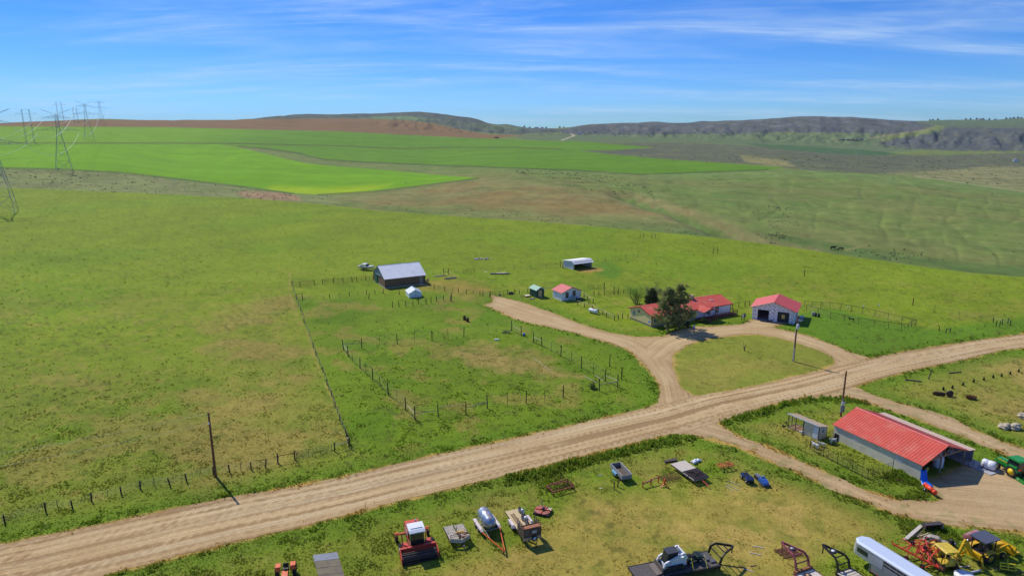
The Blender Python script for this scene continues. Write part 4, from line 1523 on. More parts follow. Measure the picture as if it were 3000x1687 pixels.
	m.bx(0.1, 0.4, -0.2, 0.059, 0.8, 1.4)
	m.build('meter_box', PLASTIC_W, e)
	m = MB()
	m.bx(0.5, 1.1, -0.24, 0.055, 0.75, 1.75)
	m.build('breaker_box', mat('grey_box', (90, 88, 86), 0.5), e)


build_house()


# ------------------------------------------------------------------ garage in house wrap
def build_garage():
	t = thing('garage', 'two bay garage in printed white house wrap with a red metal roof', 'garage', on(61.7, 164.7), R(-28.5))
	W, D, he, hr = 10.2, 9.0, 3.35, 5.15
	WR = mat('house_wrap', (236, 230, 236), 0.55, var=0.05, scale=1.5)
	d1, d2, dh = (1.35, 4.05), (6.1, 8.85), 2.75
	w = MB()
	for a, b in ((0, d1[0]), (d1[1], d2[0]), (d2[1], W)):
		w.bx(a, b, 0, 0.14, 0, dh)
	w.prism([(0, dh), (W, dh), (W, he), (W / 2, hr), (0, he)], 'y', 0, 0.14)
	w.prism([(0, 0), (W, 0), (W, he), (W / 2, hr), (0, he)], 'y', D - 0.14, D)
	w.bx(0, 0.14, 0.14, D - 0.14, 0, he)
	w.bx(W - 0.14, W, 0.14, D - 0.14, 0, he)
	w.build('wall', WR, t)
	f = MB()
	f.bx(0.1, W - 0.1, 0.1, D - 0.1, -0.2, 0.06)
	f.build('floor_slab', CONCRETE, t)
	# printed marks of the wrap, in staggered rows
	ink = [mat('wrap_ink', (128, 120, 134), 0.6), mat('wrap_ink_ochre', (176, 152, 110), 0.6)]
	pm = MB()
	rr = random.Random(3)
	for k in range(10):
		z = 0.32 + k * 0.47
		off = 0.55 if k % 2 else 0.0
		x = 0.2 + off
		while x < W - 0.4:
			lim = hr - abs(x - W / 2) * (hr - he) / (W / 2) - 0.25
			inside = any(a - 0.75 < x < b + 0.05 for a, b in (d1, d2)) and z < dh + 0.08
			if z < lim and not inside:
				mi = 1 if rr.random() < 0.12 else 0
				if k % 2 == 0:
					pm.bx(x, x + 0.66, -0.004, -0.0005, z, z + 0.12, mi)
				else:
					for q, (a, b, c, e) in enumerate(((0, .12, 0, .24), (.12, .26, .12, .24), (.17, .32, 0, .12))):
						pm.bx(x + a, x + b, -0.004 - 0.0005 * q, -0.0005, z + c, z + e, mi)
			x += 1.12
	for k in range(7):
		z = 0.4 + k * 0.45
		y = 0.5 + (0.5 if k % 2 else 0)
		while y < D - 0.7:
			pm.bx(W + 0.0005, W + 0.004, y, y + (0.6 if k % 2 == 0 else 0.22), z, z + (0.085 if k % 2 == 0 else 0.2), 0)
			y += 1.15
	pm.build('wrap_print', ink, t)['kind'] = 'stuff'
	s = (hr - he) / (W / 2)
	for sd in (0, 1):
		r = MB()
		x0 = -0.55 if sd == 0 else W + 0.55
		ribbed(r, (x0, -0.45, he - 0.55 * s + 0.03), (0, D + 0.9, 0), (W / 2 - x0, 0, hr - he + 0.55 * s), 0.45, 0.03)
		r.build('roof_slope', mat('coral_metal_roof', (218, 94, 86), 0.45, var=0.05), t)
	c = MB()
	c.prism([(W / 2 - 0.22, hr - 0.02), (W / 2, hr + 0.08), (W / 2 + 0.22, hr - 0.02)], 'y', -0.46, D + 0.46)
	c.build('ridge_cap', RED_ROOF, t)
	f = MB()
	f.bar((-0.55, -0.47, he - 0.55 * s - 0.04), (W / 2, -0.47, hr - 0.04), 0.05, 0.15)
	f.build('fascia', mat('pale_green_fascia', (170, 206, 182), 0.6), t)
	f = MB()
	f.bar((W + 0.55, -0.47, he - 0.55 * s - 0.04), (W / 2 + 0.05, -0.47, hr - 0.04), 0.05, 0.12)
	f.build('fascia', RED_ROOF, t)
	for a, b in (d1, d2):
		j = MB()
		j.bx(a, a + 0.07, -0.02, 0.2, 0, dh)
		j.bx(b - 0.07, b, -0.02, 0.2, 0, dh)
		j.bx(a + 0.07, b - 0.07, -0.02, 0.2, dh - 0.07, dh)
		j.build('door_jamb', mat('black_jamb', (46, 40, 38), 0.7), t)
	d = MB()
	d.bx(d2[0] + 0.08, d2[1] - 0.08, 0.18, 0.22, 0.08, dh - 0.09)
	for k in range(3):
		d.bx(d2[0] + 0.1, d2[1] - 0.1, 0.155, 0.18, 0.7 * (k + 1), 0.7 * (k + 1) + 0.04)
	o = d.build('garage_door', mat('black_sheet', (52, 48, 48), 0.7), t)
	d = MB()
	d.bx(7.05, 7.85, 0.13, 0.15, 1.0, 2.05)
	d.build('plywood_panel', mat('yellow_plywood', (214, 178, 96), 0.7), o)
	d = MB()
	d.bx(0.4, W - 0.4, D - 0.3, D - 0.16, 0.1, he)
	d.build('inner_lining', mat('garage_lining', (70, 60, 52), 0.9), t)
	window(t, (W + 0.01, 2.6, 1.7), 0.5, 0.6, 0, BLACK, (1, 1))
	# red brush heap, tank and bench by the garage
	p = t.matrix_basis @ Vector((4.4, -0.45, 0))
	b = MB()
	for k in range(26):
		a = rr.random() * 6.28
		q = Vector((rr.uniform(-.5, .5), rr.uniform(-.25, .25), 0.04))
		b.bar(q, q + Vector((math.cos(a) * 0.4, math.sin(a) * 0.25, rr.uniform(0.15, 0.5))), 0.05)
	tag(b.build('brush_heap', mat('red_brown_brush', (140, 84, 68), 0.9), None, on(p.x, p.y)), 'low reddish heap between the two garage bays', 'heap')
	p = t.matrix_basis @ Vector((W + 1.2, 4.6, 0))
	tk = thing('water_tote', 'pale caged water tote against the right wall of the garage', 'water tank', on(p.x, p.y), R(-28.5))
	tote(tk, mat('pale_tote_plastic', (200, 208, 222), 0.4))
	p = t.matrix_basis @ Vector((W + 0.7, 1.6, 0))
	b = MB()
	b.bx(-0.5, 0.5, -0.3, 0.3, 0.62, 0.7)
	for x in (-0.45, 0.45):
		for y in (-0.25, 0.25):
			b.bx(x - 0.03, x + 0.03, y - 0.03, y + 0.03, 0, 0.62)
	b.bx(-0.35, 0.2, -0.2, 0.2, 0.705, 1.05)
	tag(b.build('work_bench', PLASTIC_W, None, on(p.x, p.y)), 'white table with a box near the front right corner of the garage', 'table')


build_garage()


# ------------------------------------------------------------------ red roofed pole barn and chicken coop
def build_pole_barn():
	t = thing('pole_barn', 'beige metal pole barn with a bright red ribbed roof and open front', 'barn', on(57.1, 84.25), R(25.8))
	W, D, he, hr = 9.9, 14.2, 2.45, 4.25
	SD = BEIGE
	w = MB()
	ribbed(w, (-0.0, 0.0, 0.0), (0, D, 0), (0, 0, he), 0.3, -0.03)
	w.bx(0.01, 0.06, 0, D, 0, he)
	for k in range(47):
		y = (k + 0.5) * D / 47
		w.bx(-0.035, 0.0, y - 0.025, y + 0.025, 0, he)
	w.build('side_wall', SD, t)
	w = MB()
	w.prism([(0, 0), (W, 0), (W, he), (W / 2, hr), (0, he)], 'y', D - 0.08, D)
	w.build('rear_wall', SD, t)
	w = MB()
	w.bx(W - 0.06, W, 3.2, D - 0.08, 0, he)
	w.build('inner_wall', SD, t)
	s = (hr - he) / (W / 2)
	for sd in (0, 1):
		r = MB()
		x0 = -0.3 if sd == 0 else W + 0.3
		ribbed(r, (x0, -0.25, he - 0.3 * s + 0.05), (0, D + 0.5, 0), (W / 2 - x0, 0, hr - he + 0.3 * s), 0.42, 0.032)
		r.build('roof_slope', RED_ROOF, t)
	c = MB()
	c.prism([(W / 2 - 0.2, hr + 0.03), (W / 2, hr + 0.14), (W / 2 + 0.2, hr + 0.03)], 'y', -0.27, D + 0.27)
	c.build('ridge_cap', mat('red_ridge_cap', (226, 104, 100), 0.45), t)
	f = MB()
	for x0 in (-0.3, W + 0.3):
		f.bar((x0, -0.28, he - 0.3 * s - 0.02), (W / 2, -0.28, hr - 0.02), 0.04, 0.14)
	f.build('fascia', RED_ROOF, t)
	# lean-to on the right
	r = MB()
	ribbed(r, (W + 2.35, -0.1, 2.0), (0, D + 0.3, 0), (-2.15, 0, 0.24), 0.42, 0.032)
	r.build('lean_to_roof', TAN_ROOF, t)
	w = MB()
	w.bx(W + 2.15, W + 2.21, 0.3, D, 0, 1.93)
	w.bx(W, W + 2.15, D - 0.06, D, 0, 2.0)
	w.build('lean_to_wall', mat('grey_lean_to_sheet', (150, 156, 172), 0.6), t)
	for x, z in ((W + 2.05, 1.93), (W - 0.1, he), (4.4, he), (0.1, he)):
		q = MB()
		q.bx(x - 0.09, x + 0.09, 0.0, 0.18, 0, z)
		q.build('post', BROWN_TRIM if x < 1 else WOOD_OLD, t)
	# front truss
	q = MB()
	TM = mat('truss_wood', (176, 142, 98), 0.8)
	q.bar((0.1, 0.24, he - 0.06), (W - 0.1, 0.24, he - 0.06), 0.05, 0.18)
	for sd in (0, 1):
		x0 = 0.1 if sd == 0 else W - 0.1
		q.bar((x0, 0.24, he + 0.02), (W / 2, 0.24, hr - 0.1), 0.05, 0.16)
	for a, b in ((2.2, 3.3), (4.4, 3.3), (4.4, 4.95), (5.5, 4.95), (5.5, 6.6), (7.7, 6.6)):
		z = lambda v: he if v in (2.2, 4.4, 5.5, 7.7) else he + (hr - he) * (1 - abs(v - W / 2) / (W / 2)) - 0.12
		q.bar((a, 0.24, z(a)), (b, 0.24, z(b)), 0.05, 0.1)
	q.build('truss', TM, t)
	for y in (3.6, 7.2, 10.8):
		q = MB()
		q.bar((0.1, y, he - 0.06), (W - 0.1, y, he - 0.06), 0.05, 0.18)
		q.bar((2.2, y, he), (W / 2, y, hr - 0.15), 0.05, 0.1)
		q.bar((7.7, y, he), (W / 2, y, hr - 0.15), 0.05, 0.1)
		q.build('truss', TM, t)
	for y, z in ((3.3, 2.05), (10.4, 2.05)):
		window(t, (-0.02, y, z - 0.25), 0.75, 0.65, math.pi, WHITE, (2, 1))
	g = MB()
	g.bx(0.07, 0.1, D - 0.45, D - 0.05, 0, he)
	g.build('corner_trim', BROWN_TRIM, t)
	h = MB()
	h.bx(-0.08, -0.036, D - 1.0, D - 0.25, 0.05, 1.1)
	h.build('animal_door', DARK, t)
	M = t.matrix_basis
	W2 = lambda x, y: (M @ Vector((x, y, 0)))
	# slab in front of the lean-to
	p = W2(W + 0.3, -3.6)
	s = MB()
	s.bx(0, 2.5, 0, 8.0, -0.15, 0.12)
	tag(s.build('concrete_slab', CONCRETE, None, on(p.x, p.y)), 'pale concrete slab under and in front of the barn lean-to', 'slab').rotation_euler[2] = R(25.8)
	# bulk bag
	p = W2(5.9, 1.3)
	b = thing('bulk_bag', 'tall white woven bulk bag standing in the open front of the pole barn', 'bag', on(p.x, p.y), R(25.8))
	m = MB()
	m.lathe((0, 0, 0.1), (0, 0, 1), [(0, 0.62), (0.15, 0.68), (1.2, 0.72), (1.6, 0.66), (1.75, 0.45), (1.9, 0.2)], 10)
	m.build('sack', mat('white_woven_bag', (226, 226, 236), 0.7, var=0.08, bump=0.3), b)
	m = MB()
	m.bx(-0.65, 0.65, -0.6, 0.6, 0, 0.1)
	m.build('pallet', WOOD_OLD, b)
	m = MB()
	for a in range(4):
		c, s_ = math.cos(a * 1.57 + 0.6), math.sin(a * 1.57 + 0.6)
		m.tube([(0.6 * c, 0.6 * s_, 1.5), (0.5 * c, 0.5 * s_, 1.85), (0.1 * c, 0.1 * s_, 1.95)], 0.035)
	m.build('strap', mat('purple_strap', (96, 76, 110), 0.7), b)
	# stock stored inside, dim
	rr = random.Random(5)
	for k, (x, y, sx, sy, sz, c, lb) in enumerate(((7.6, 2.4, 0.8, 0.7, 0.7, (190, 186, 196), 'pale box stacked on the dark drum inside the open barn front'),
											(2.3, 3.4, 1.2, 1.0, 1.1, (86, 70, 52), 'brown crate deep in the shade at the left of the open barn'))):
		p = W2(x, y)
		m = MB()
		m.bx(-sx / 2, sx / 2, -sy / 2, sy / 2, 0.9 if k == 0 else 0.05, sz + (0.9 if k == 0 else 0.05))
		for j in range(3):
			m.bx(-sx / 2 - 0.02, sx / 2 + 0.02, -sy / 2 - 0.02, -sy / 2, (0.9 if k == 0 else 0.05) + j * sz / 3 + 0.02, (0.9 if k == 0 else 0.05) + j * sz / 3 + 0.12)
		o = tag(m.build('crate', mat('stored_%d' % k, c, 0.7), None, on(p.x, p.y)), lb, 'crate')
		o.rotation_euler[2] = R(25.8)
	p = W2(7.6, 2.4)
	m = MB()
	m.lathe((0, 0, 0), (0, 0, 1), [(0, 0.45), (0.4, 0.48), (0.9, 0.45)], 14)
	tag(m.build('drum', mat('dark_drum', (58, 58, 66), 0.5), None, on(p.x, p.y)), 'dark drum inside the open front of the pole barn', 'drum')
	p = W2(2.5, 0.7)
	m = MB()
	m.lathe((0, -0.1, 0.75), (0, 1, 0), [(0, 0.2), (0.02, 0.3), (0.18, 0.3), (0.2, 0.2)], 14)
	m.bx(-0.1, 0.1, -0.05, 0.1, 0, 0.5)
	o = tag(m.build('hose_reel', mat('yellow_hose', (196, 190, 80), 0.6), None, on(p.x, p.y)), 'yellow hose reel standing just inside the open barn front', 'hose reel')
	o.rotation_euler[2] = R(25.8)
	p = W2(W + 1.6, 2.9)
	m = MB()
	m.lathe((0, 0, 0.121), (0, 0, 1), [(0, 0.3), (0.5, 0.36), (0.55, 0.36), (0.56, 0.3)], 14)
	tag(m.build('tub', PLASTIC_W, None, on(p.x, p.y)), 'white tub on the slab under the lean-to', 'tub')
	# gate leaning out from the barn post
	p = W2(W - 0.2, -0.1)
	g = thing('barn_gate', 'dark pipe gate swung out from the right post of the open barn', 'gate', on(p.x, p.y), R(-30))
	pipe_panel(g, 2.4, 1.25, 4, 3)
	# tarp
	p = W2(0.25, -0.12)
	tp = MB()
	pts = []
	rows = [(0.0, 0.0, 1.5, 0.35), (-0.05, -0.12, 1.2, 0.42), (-0.1, -0.3, 0.6, 0.5), (-0.2, -0.6, 0.25, 0.6), (-0.35, -1.1, 0.10, 0.72), (-0.4, -1.6, 0.07, 0.55), (-0.3, -1.9, 0.05, 0.2)]
	nn = 8
	for (cx, cy, cz, hw) in rows:
		for k in range(nn):
			u = k / (nn - 1) * 2 - 1
			pts.append((cx + u * hw, cy + 0.12 * math.sin(u * 5 + cy * 4), max(cz + 0.1 * math.cos(u * 7 + cy * 3) * (0.4 + cz) + 0.04, 0.03)))
	fs = [(r * nn + k, r * nn + k + 1, (r + 1) * nn + k + 1, (r + 1) * nn + k) for r in range(len(rows) - 1) for k in range(nn - 1)]
	tp.add(pts, fs, 0, True)
	o = tag(tp.build('tarp', mat('blue_tarp', (24, 116, 224), 0.35, var=0.15, scale=4), None, on(p.x, p.y)), 'crumpled bright blue tarp hanging off the left corner of the open barn', 'tarp')
	o.rotation_euler[2] = R(12)
	md = o.modifiers.new('thickness', 'SOLIDIFY')
	md.thickness = 0.012


def pipe_panel(parent, L, H, rails, ups, m=None, r=0.03, z0=0.12, mesh=False):
	"""tubular steel gate or panel along local x"""
	m = m or PIPE
	for x in (0, L):
		f = MB()
		f.cyl((x, 0, z0), (x, 0, H), r, n=6)
		f.build('end_upright', m, parent)
	for k in range(rails):
		q = MB()
		z = z0 + (H - z0) * k / (rails - 1)
		q.cyl((0, 0, z), (L, 0, z), r * 0.85, n=6)
		q.build('rail', m, parent)
	for k in range(1, ups + 1):
		q = MB()
		x = L * k / (ups + 1)
		q.cyl((x, 0, z0), (x, 0, H), r * 0.8, n=6)
		q.build('upright', m, parent)


build_pole_barn()


def build_coop():
	t = thing('chicken_coop', 'small beige coop with a white door and a wire run at its left end', 'coop', on(48.3, 96.4), R(-58 + 180))
	# local x runs back along the front (left in the picture), local y towards the camera side
	L, D, hf, hb = 2.75, 2.1, 2.4, 1.85
	w = MB()
	w.bx(0, L, -0.06, 0, 0, hf)
	w.bx(0, L, -D, -D + 0.06, 0, hb)
	g = [(-D, 0), (0, 0), (0, hf), (-D, hb)]
	w.prism(g, 'x', 0, 0.06)
	w.prism(g, 'x', L - 0.06, L)
	for k in range(10):
		x = 0.15 + k * 0.27
		if not (0.12 < x < 0.95):
			w.bx(x - 0.02, x + 0.02, 0, 0.025, 0, hf)
	for k in range(8):
		y = -0.15 - k * 0.26
		w.bx(-0.025, 0, y - 0.02, y + 0.02, 0, hb)
	w.build('wall', BEIGE, t)
	for x, y, h in ((-0.03, 0.0, hf), (L - 0.06, 0.0, hf), (-0.03, -D, hb)):
		c = MB()
		c.bx(x, x + 0.1, y - 0.03, y + 0.05, 0, h)
		c.build('corner_trim', BROWN_TRIM, t)
	d = MB()
	d.bx(0.14, 0.96, 0.0, 0.04, 0.06, 2.05)
	o = d.build('door', WHITE, t)
	d = MB()
	d.cyl((0.85, 0.04, 1.05), (0.85, 0.1, 1.05), 0.04)
	d.build('door_handle', STEEL, o)
	window(t, (-0.03, -0.95, 1.35), 0.62, 0.5, math.pi, WHITE, (2, 1))
	r = MB()
	ribbed(r, (-0.15, 0.2, hf + 0.08), (L + 3.05, 0, 0), (0, -D - 0.4, hb - hf - 0.08), 0.35, 0.03)
	r.build('roof', mat('tan_coop_roof', (206, 178, 140), 0.55, var=0.06), t)
	f = MB()
	f.bx(-0.16, L + 2.92, 0.2, 0.25, hf - 0.04, hf + 0.1)
	f.build('fascia', WHITE, t)
	for x, y, h in ((L + 1.4, 0, hf), (L + 2.75, 0, hf), (L + 2.75, -1.0, 2.1), (L + 2.75, -D, hb), (L + 1.4, -D, hb)):
		p = MB()
		p.bx(x - 0.04, x + 0.04, y - 0.04, y + 0.04, 0, h)
		p.build('run_post', POST, t)
	p = MB()
	p.bx(L, L + 2.8, -0.04, 0.04, 0.0, 0.14)
	p.bx(L, L + 2.8, -D - 0.04, -D + 0.04, 0.0, 0.14)
	p.bx(L + 2.71, L + 2.79, -D + 0.04, -0.04, 0.0, 0.14)
	p.bx(L + 2.72, L + 2.78, -D, 0, 1.15, 1.2)
	p.build('run_sill', WOOD_OLD, t)
	p = MB()
	for k in range(1, 12):
		z = 0.14 + k * 0.17
		p.cyl((L, 0.0, z), (L + 2.75, 0.0, z), 0.006, n=3)
		if z < 1.8:
			p.cyl((L + 2.75, -D, z), (L + 2.75, 0, z), 0.006, n=3)
	for k in range(1, 14):
		p.cyl((L + k * 0.2, 0.0, 0.1), (L + k * 0.2, 0.0, hf), 0.006, n=3)
	p.build('wire_mesh', WIRE, t)
	f = MB()
	f.bx(L + 0.02, L + 2.7, -D + 0.06, -0.06, -0.05, 0.05)
	f.build('run_floor', mat('bare_run_soil', (150, 118, 84), 0.95), t)


build_coop()

# ------------------------------------------------------------------ fences
_pm = {}


def post_mesh(kind, m):
	k = (kind, m.name)
	if k not in _pm:
		b = MB()
		if kind == 'wood':
			b.cyl((0, 0, -0.1), (0, 0, 1), 0.1, 0.09, n=8)
		elif kind == 'pipe':
			b.cyl((0, 0, -0.1), (0, 0, 1), 0.05, n=8)
		else:                                             # studded steel T-post
			b.bx(-0.045, 0.045, -0.008, 0.008, -0.1, 1)
			b.bx(-0.008, 0.008, -0.035, -0.008, -0.1, 1)
		_pm[k] = b.mesh('post_' + kind, m)
	return _pm[k]


TPOST = mat('steel_t_post', (74, 78, 66), 0.7, var=0.2)


def fence(label, posts, H, rails=(), wires=(), railm=PIPE, railr=0.045, kind='wood', tset=(), postm=POST, ups=0, close=False, name='fence', group=None, skip=(), flatrail=False, lean=0.03):
	"""posts: places of their feet in the photograph; rails, wires: heights; tset: which posts are steel"""
	P = [G(*p[:2]) for p in posts]
	t = thing(name, label, 'fence', P[0], 0, group)
	rr = random.Random(len(posts) * 7 + int(H * 10))
	for i, p in enumerate(P):
		k = 't' if i in tset else kind
		h = (posts[i][2] if len(posts[i]) > 2 else H) * rr.uniform(0.95, 1.05)
		o = link('post', post_mesh(k, TPOST if k == 't' else postm), t, p - P[0])
		o.scale = (1, 1, h)
		o.rotation_euler = (rr.gauss(0, lean), rr.gauss(0, lean), rr.random() * 3)
	runs = list(zip(P[:-1], P[1:])) + ([(P[-1], P[0])] if close else [])
	for i, (a, b) in enumerate(runs):
		if i in skip:
			continue
		for z in rails:
			q = MB()
			d0, d1 = a - P[0] + Vector((0, 0, z)), b - P[0] + Vector((0, 0, z))
			if flatrail:
				q.bar(d0, d1, 0.07, 0.12)
			else:
				q.cyl(d0, d1, railr, n=6)
			q.build('rail', railm, t)
		for k in range(ups):
			q = MB()
			c = a.lerp(b, (k + 1) / (ups + 1)) - P[0]
			q.cyl(c + Vector((0, 0, rails[0])), c + Vector((0, 0, rails[-1])), railr * 0.8, n=5)
			q.build('upright', railm, t)
	if wires:
		q = MB()
		for i, (a, b) in enumerate(runs):
			if i in skip:
				continue
			for z in wires:
				q.cyl(a - P[0] + Vector((0, 0, z)), b - P[0] + Vector((0, 0, z)), 0.012, n=3, caps=False)
		w = q.build('wire', WIRE, t)
		w['kind'] = 'stuff'
	return t


def brace(parent_label, a, b, H, z=0.9, m=RAIL_PALE, name='brace_frame', group=None):
	"""two posts with a cross rail"""
	A, B = G(*a), G(*b)
	t = thing(name, parent_label, 'fence', A, 0, group)
	for p in (A, B):
		o = link('post', post_mesh('wood', POST), t, p - A)
		o.scale = (1, 1, H)
	q = MB()
	q.cyl(Vector((0, 0, z)), B - A + Vector((0, 0, z)), 0.055, n=7)
	q.build('cross_rail', m, t)
	return t


def gate(label, a, b, H, rails, ups, m=None, r=0.03, name='gate'):
	A, B = G(*a), G(*b)
	d = B - A
	t = thing(name, label, 'gate', A, math.atan2(d.y, d.x))
	pipe_panel(t, d.length, H, rails, ups, m, r)
	return t


def build_fences():
	# long wire fence down the left side of the pen
	fence('long sagging wire fence between the left pasture and the pen', [(856, 837), (860, 852), (868, 874), (875, 897), (882, 912), (891, 945), (895, 954), (907, 985), (918, 1019), (926, 1043), (936, 1066),
		 (947, 1091), (958, 1128), (964, 1142), (972, 1160), (976, 1176), (982, 1194), (989, 1210), (996, 1232), (1004, 1251), (1015, 1276), (1023, 1303)], 1.2, wires=(0.3, 0.6, 0.9, 1.1), tset=(1, 3, 6, 7, 10, 13, 15, 17, 19))
	# fence along the road
	fence('wire fence with leaning wood posts along the left roadside', [(-60, 1548), (15, 1532), (134, 1497), (170, 1489), (213, 1489), (268, 1468), (316, 1458), (356, 1448), (411, 1433), (452, 1423), (498, 1421),
		 (547, 1410), (585, 1398), (625, 1388), (673, 1382), (706, 1379), (736, 1375), (778, 1369), (814, 1358)], 1.25, wires=(0.3, 0.6, 0.9, 1.15), tset=(3, 6, 9, 12, 15), lean=0.07)
	brace('short braced fence end beside the roadside gate', (814, 1355), (864, 1347), 1.5, 1.1, RUST)
	gate('long low pipe gate beside the road at the pasture corner', (869, 1345), (973, 1325), 1.3, 5, 2, mat('dull_green_pipe', (92, 100, 80), 0.6))
	fence('corner posts with white capped brace where the pen meets the road', [(980, 1322), (1023, 1310), (1019, 1296)], 1.5, rails=(1.0,), railm=RAIL_PALE, railr=0.06)
	# tall deer fence round the garden
	ring = [(1007, 1025), (1060, 1020), (1113, 1015), (1164, 1007), (1214, 1003), (1266, 997), (1313, 994), (1359, 987), (1430, 976), (1499, 968), (1527, 983), (1563, 1002), (1587, 1014), (1615, 1029), (1643, 1044), (1673, 1059),
			(1703, 1079), (1738, 1094), (1773, 1117), (1809, 1134), (1756, 1145), (1706, 1151), (1650, 1164), (1596, 1177), (1541, 1180), (1487, 1188), (1428, 1196), (1365, 1214), (1284, 1222), (1216, 1230), (1189, 1202),
			(1162, 1175), (1138, 1158), (1114, 1134), (1092, 1112), (1073, 1096), (1055, 1079), (1034, 1060), (1020, 1044)]
	fence('tall wire garden fence of dark posts inside the green pen', ring, 2.45, wires=(0.3, 0.8, 1.3, 1.8, 2.3), tset=(2, 4, 6, 8, 13, 15, 17, 21, 23, 25, 31, 33, 35, 37), close=True, skip=(10, 27))
	for a, b, lb in (((1007, 1025), (1060, 1020), 'long'), ((1007, 1026), (1020, 1044), 'pale'), ((1499, 968), (1527, 983), 'pale'), ((1563, 1002), (1587, 1014), 'pale'), ((1773, 1117), (1809, 1134), 'pale'), ((1809, 1135), (1756, 1145), 'long'),
					 ((1189, 1202), (1216, 1230), 'pale'), ((1216, 1230), (1284, 1222), 'long'), ((1365, 1214), (1428, 1196), 'long')):
		A, B = G(*a), G(*b)
		t = [o for o in col.objects if o.get('label', '').startswith('tall wire garden')][0]
		q = MB()
		q.cyl(A - t.location + Vector((0, 0, 1.25)), B - t.location + Vector((0, 0, 1.25)), 0.065, n=7)
		q.build('brace_rail', RAIL_PALE if lb == 'pale' else WOOD_OLD, t)
	A, B = G(1288, 1221), G(1361, 1214)
	g = thing('garden_gate', 'sagging wire mesh gate in the front of the garden fence', 'gate', A, math.atan2((B - A).y, (B - A).x))
	q = MB()
	n = 8
	L = (B - A).length
	for k in range(9):
		z = 0.15 + k * 0.2
		pts = [(L * i / n, 0, z + 0.06 * math.sin(i * 1.1) * k / 8) for i in range(n + 1)]
		q.tube(pts, 0.014, 4)
	for i in range(9):
		q.cyl((L * i / 8, 0, 0.1), (L * i / 8, 0, 1.78), 0.014, n=4)
	q.build('mesh_panel', RUST, g)
	q = MB()
	q.tube([(L * i / n, 0, 1.85 + 0.08 * math.sin(i * 1.1) + 0.05 * i / n) for i in range(n + 1)], 0.035, 6)
	q.build('top_rail', RAIL_PALE, g)
	for p, h, lb in (((1786, 1074), 2.4, 'lone dark post standing just outside the garden by the drive'), ((1821, 1111), 2.5, 'rightmost lone dark post by the bend of the driveway')):
		o = link('fence_post', post_mesh('wood', POST), None, G(*p))
		o.scale = (1, 1, h)
		tag(o, lb, 'post')
	# pipe fence left of the barn
	fence('rusty pipe rail fence running from the barn to the pasture corner', [(856, 837), (879, 839), (921, 834), (945, 832), (978, 829), (1005, 827), (1032, 826), (1046, 825), (1072, 822), (1094, 821)], 1.6, rails=(0.3, 0.6, 0.9, 1.2, 1.45), railm=RUST, railr=0.03, ups=1, skip=(2,))
	brace('braced posts at the upper left corner of the pen', (868, 876), (886, 872), 1.6, 1.3, POST)
	fence('low wire fence crossing the grass left of the white hut', [(886, 880), (966, 874), (994, 873), (1024, 867), (1049, 865), (1074, 863), (1099, 862), (1123, 859)], 1.25, wires=(0.4, 0.8, 1.1), tset=(2, 4))
	for p, h, tl, lb in (((1080, 876), 1.9, (0.0, 0.16), 'tall leaning post between the barn and the pen'), ((1170, 864), 1.2, (0, 0), 'short post left of the white hut')):
		o = link('fence_post', post_mesh('wood', POST), None, G(*p))
		o.scale = (1, 1, h)
		o.rotation_euler = (tl[0], tl[1], 0)
		tag(o, lb, 'post')
	fence('ragged corral fence of dark posts in front of the white hut', [(1150, 901), (1169, 899), (1189, 898), (1210, 898), (1226, 890), (1248, 890), (1263, 888), (1279, 884), (1300, 882), (1319, 882), (1323, 884)], 1.7, rails=(1.15,), railm=WOOD_OLD,
		 railr=0.05, wires=(0.4, 0.8), skip=(0, 1, 3, 5, 6, 8))
	fence('short fence with wire from the hut corral to the pen', [(1323, 870), (1290, 908), (1234, 905)], 1.5, wires=(0.4, 0.8, 1.2), tset=(1, 2))
	fence('thin wire fence from the barn corner to the drive gate', [(1272, 846), (1284, 848), (1303, 852), (1326, 856), (1343, 858), (1366, 861), (1387, 862), (1406, 865), (1415, 866), (1435, 870)], 1.4, wires=(0.4, 0.8, 1.2), tset=(1, 3, 6))
	q = brace('low weathered rail beside the barn right end', (1228, 841), (1272, 846), 0.9, 0.7, WOOD_OLD)
	gate('reddish pipe gate at the head of the driveway', (1437, 869), (1488, 862), 1.35, 5, 3, RUST)
	for p, h, lb in (((1436, 870), 1.8, 'gate post at the left side of the driveway head'), ((1508, 861), 1.4, 'post between the tyre and the green shed'), ((1487, 863), 1.6, 'gate post at the right side of the driveway head')):
		o = link('fence_post', post_mesh('wood', POST), None, G(*p))
		o.scale = (1, 1, h)
		tag(o, lb, 'post')
	fence('wire fence behind the green shed', [(1508, 861), (1521, 862), (1546, 858), (1592, 853), (1624, 851)], 1.3, wires=(0.4, 0.8, 1.1), rails=(1.0,), railm=WOOD_OLD, railr=0.05, skip=(0, 1, 2))
	# braces and gate behind the barn
	brace('H shaped post brace standing behind the barn', (1300, 805), (1314, 805), 2.2, 1.1, POST)
	gate('pipe gate standing open in the field behind the barn', (1357, 803), (1390, 800), 1.5, 5, 2)
	fence('faint wire fence across the field behind the barn', [(1269, 808), (1300, 805), (1357, 803), (1390, 800), (1462, 795), (1506, 790), (1555, 790), (1602, 787), (1642, 783)], 1.5, wires=(0.4, 0.8, 1.2), kind='t', tset=tuple(range(9)))
	brace('H shaped brace left of the livestock shelter', (1642, 782), (1649, 786), 2.0, 1.6, POST)
	fence('line of leaning steel posts right of the livestock shelter', [(1752, 769), (1774, 766), (1793, 764), (1803, 764), (1816, 761), (1832, 760), (1854, 756), (1869, 756)], 1.7, wires=(0.5, 1.0, 1.4), kind='t', tset=tuple(range(8)), lean=0.12)
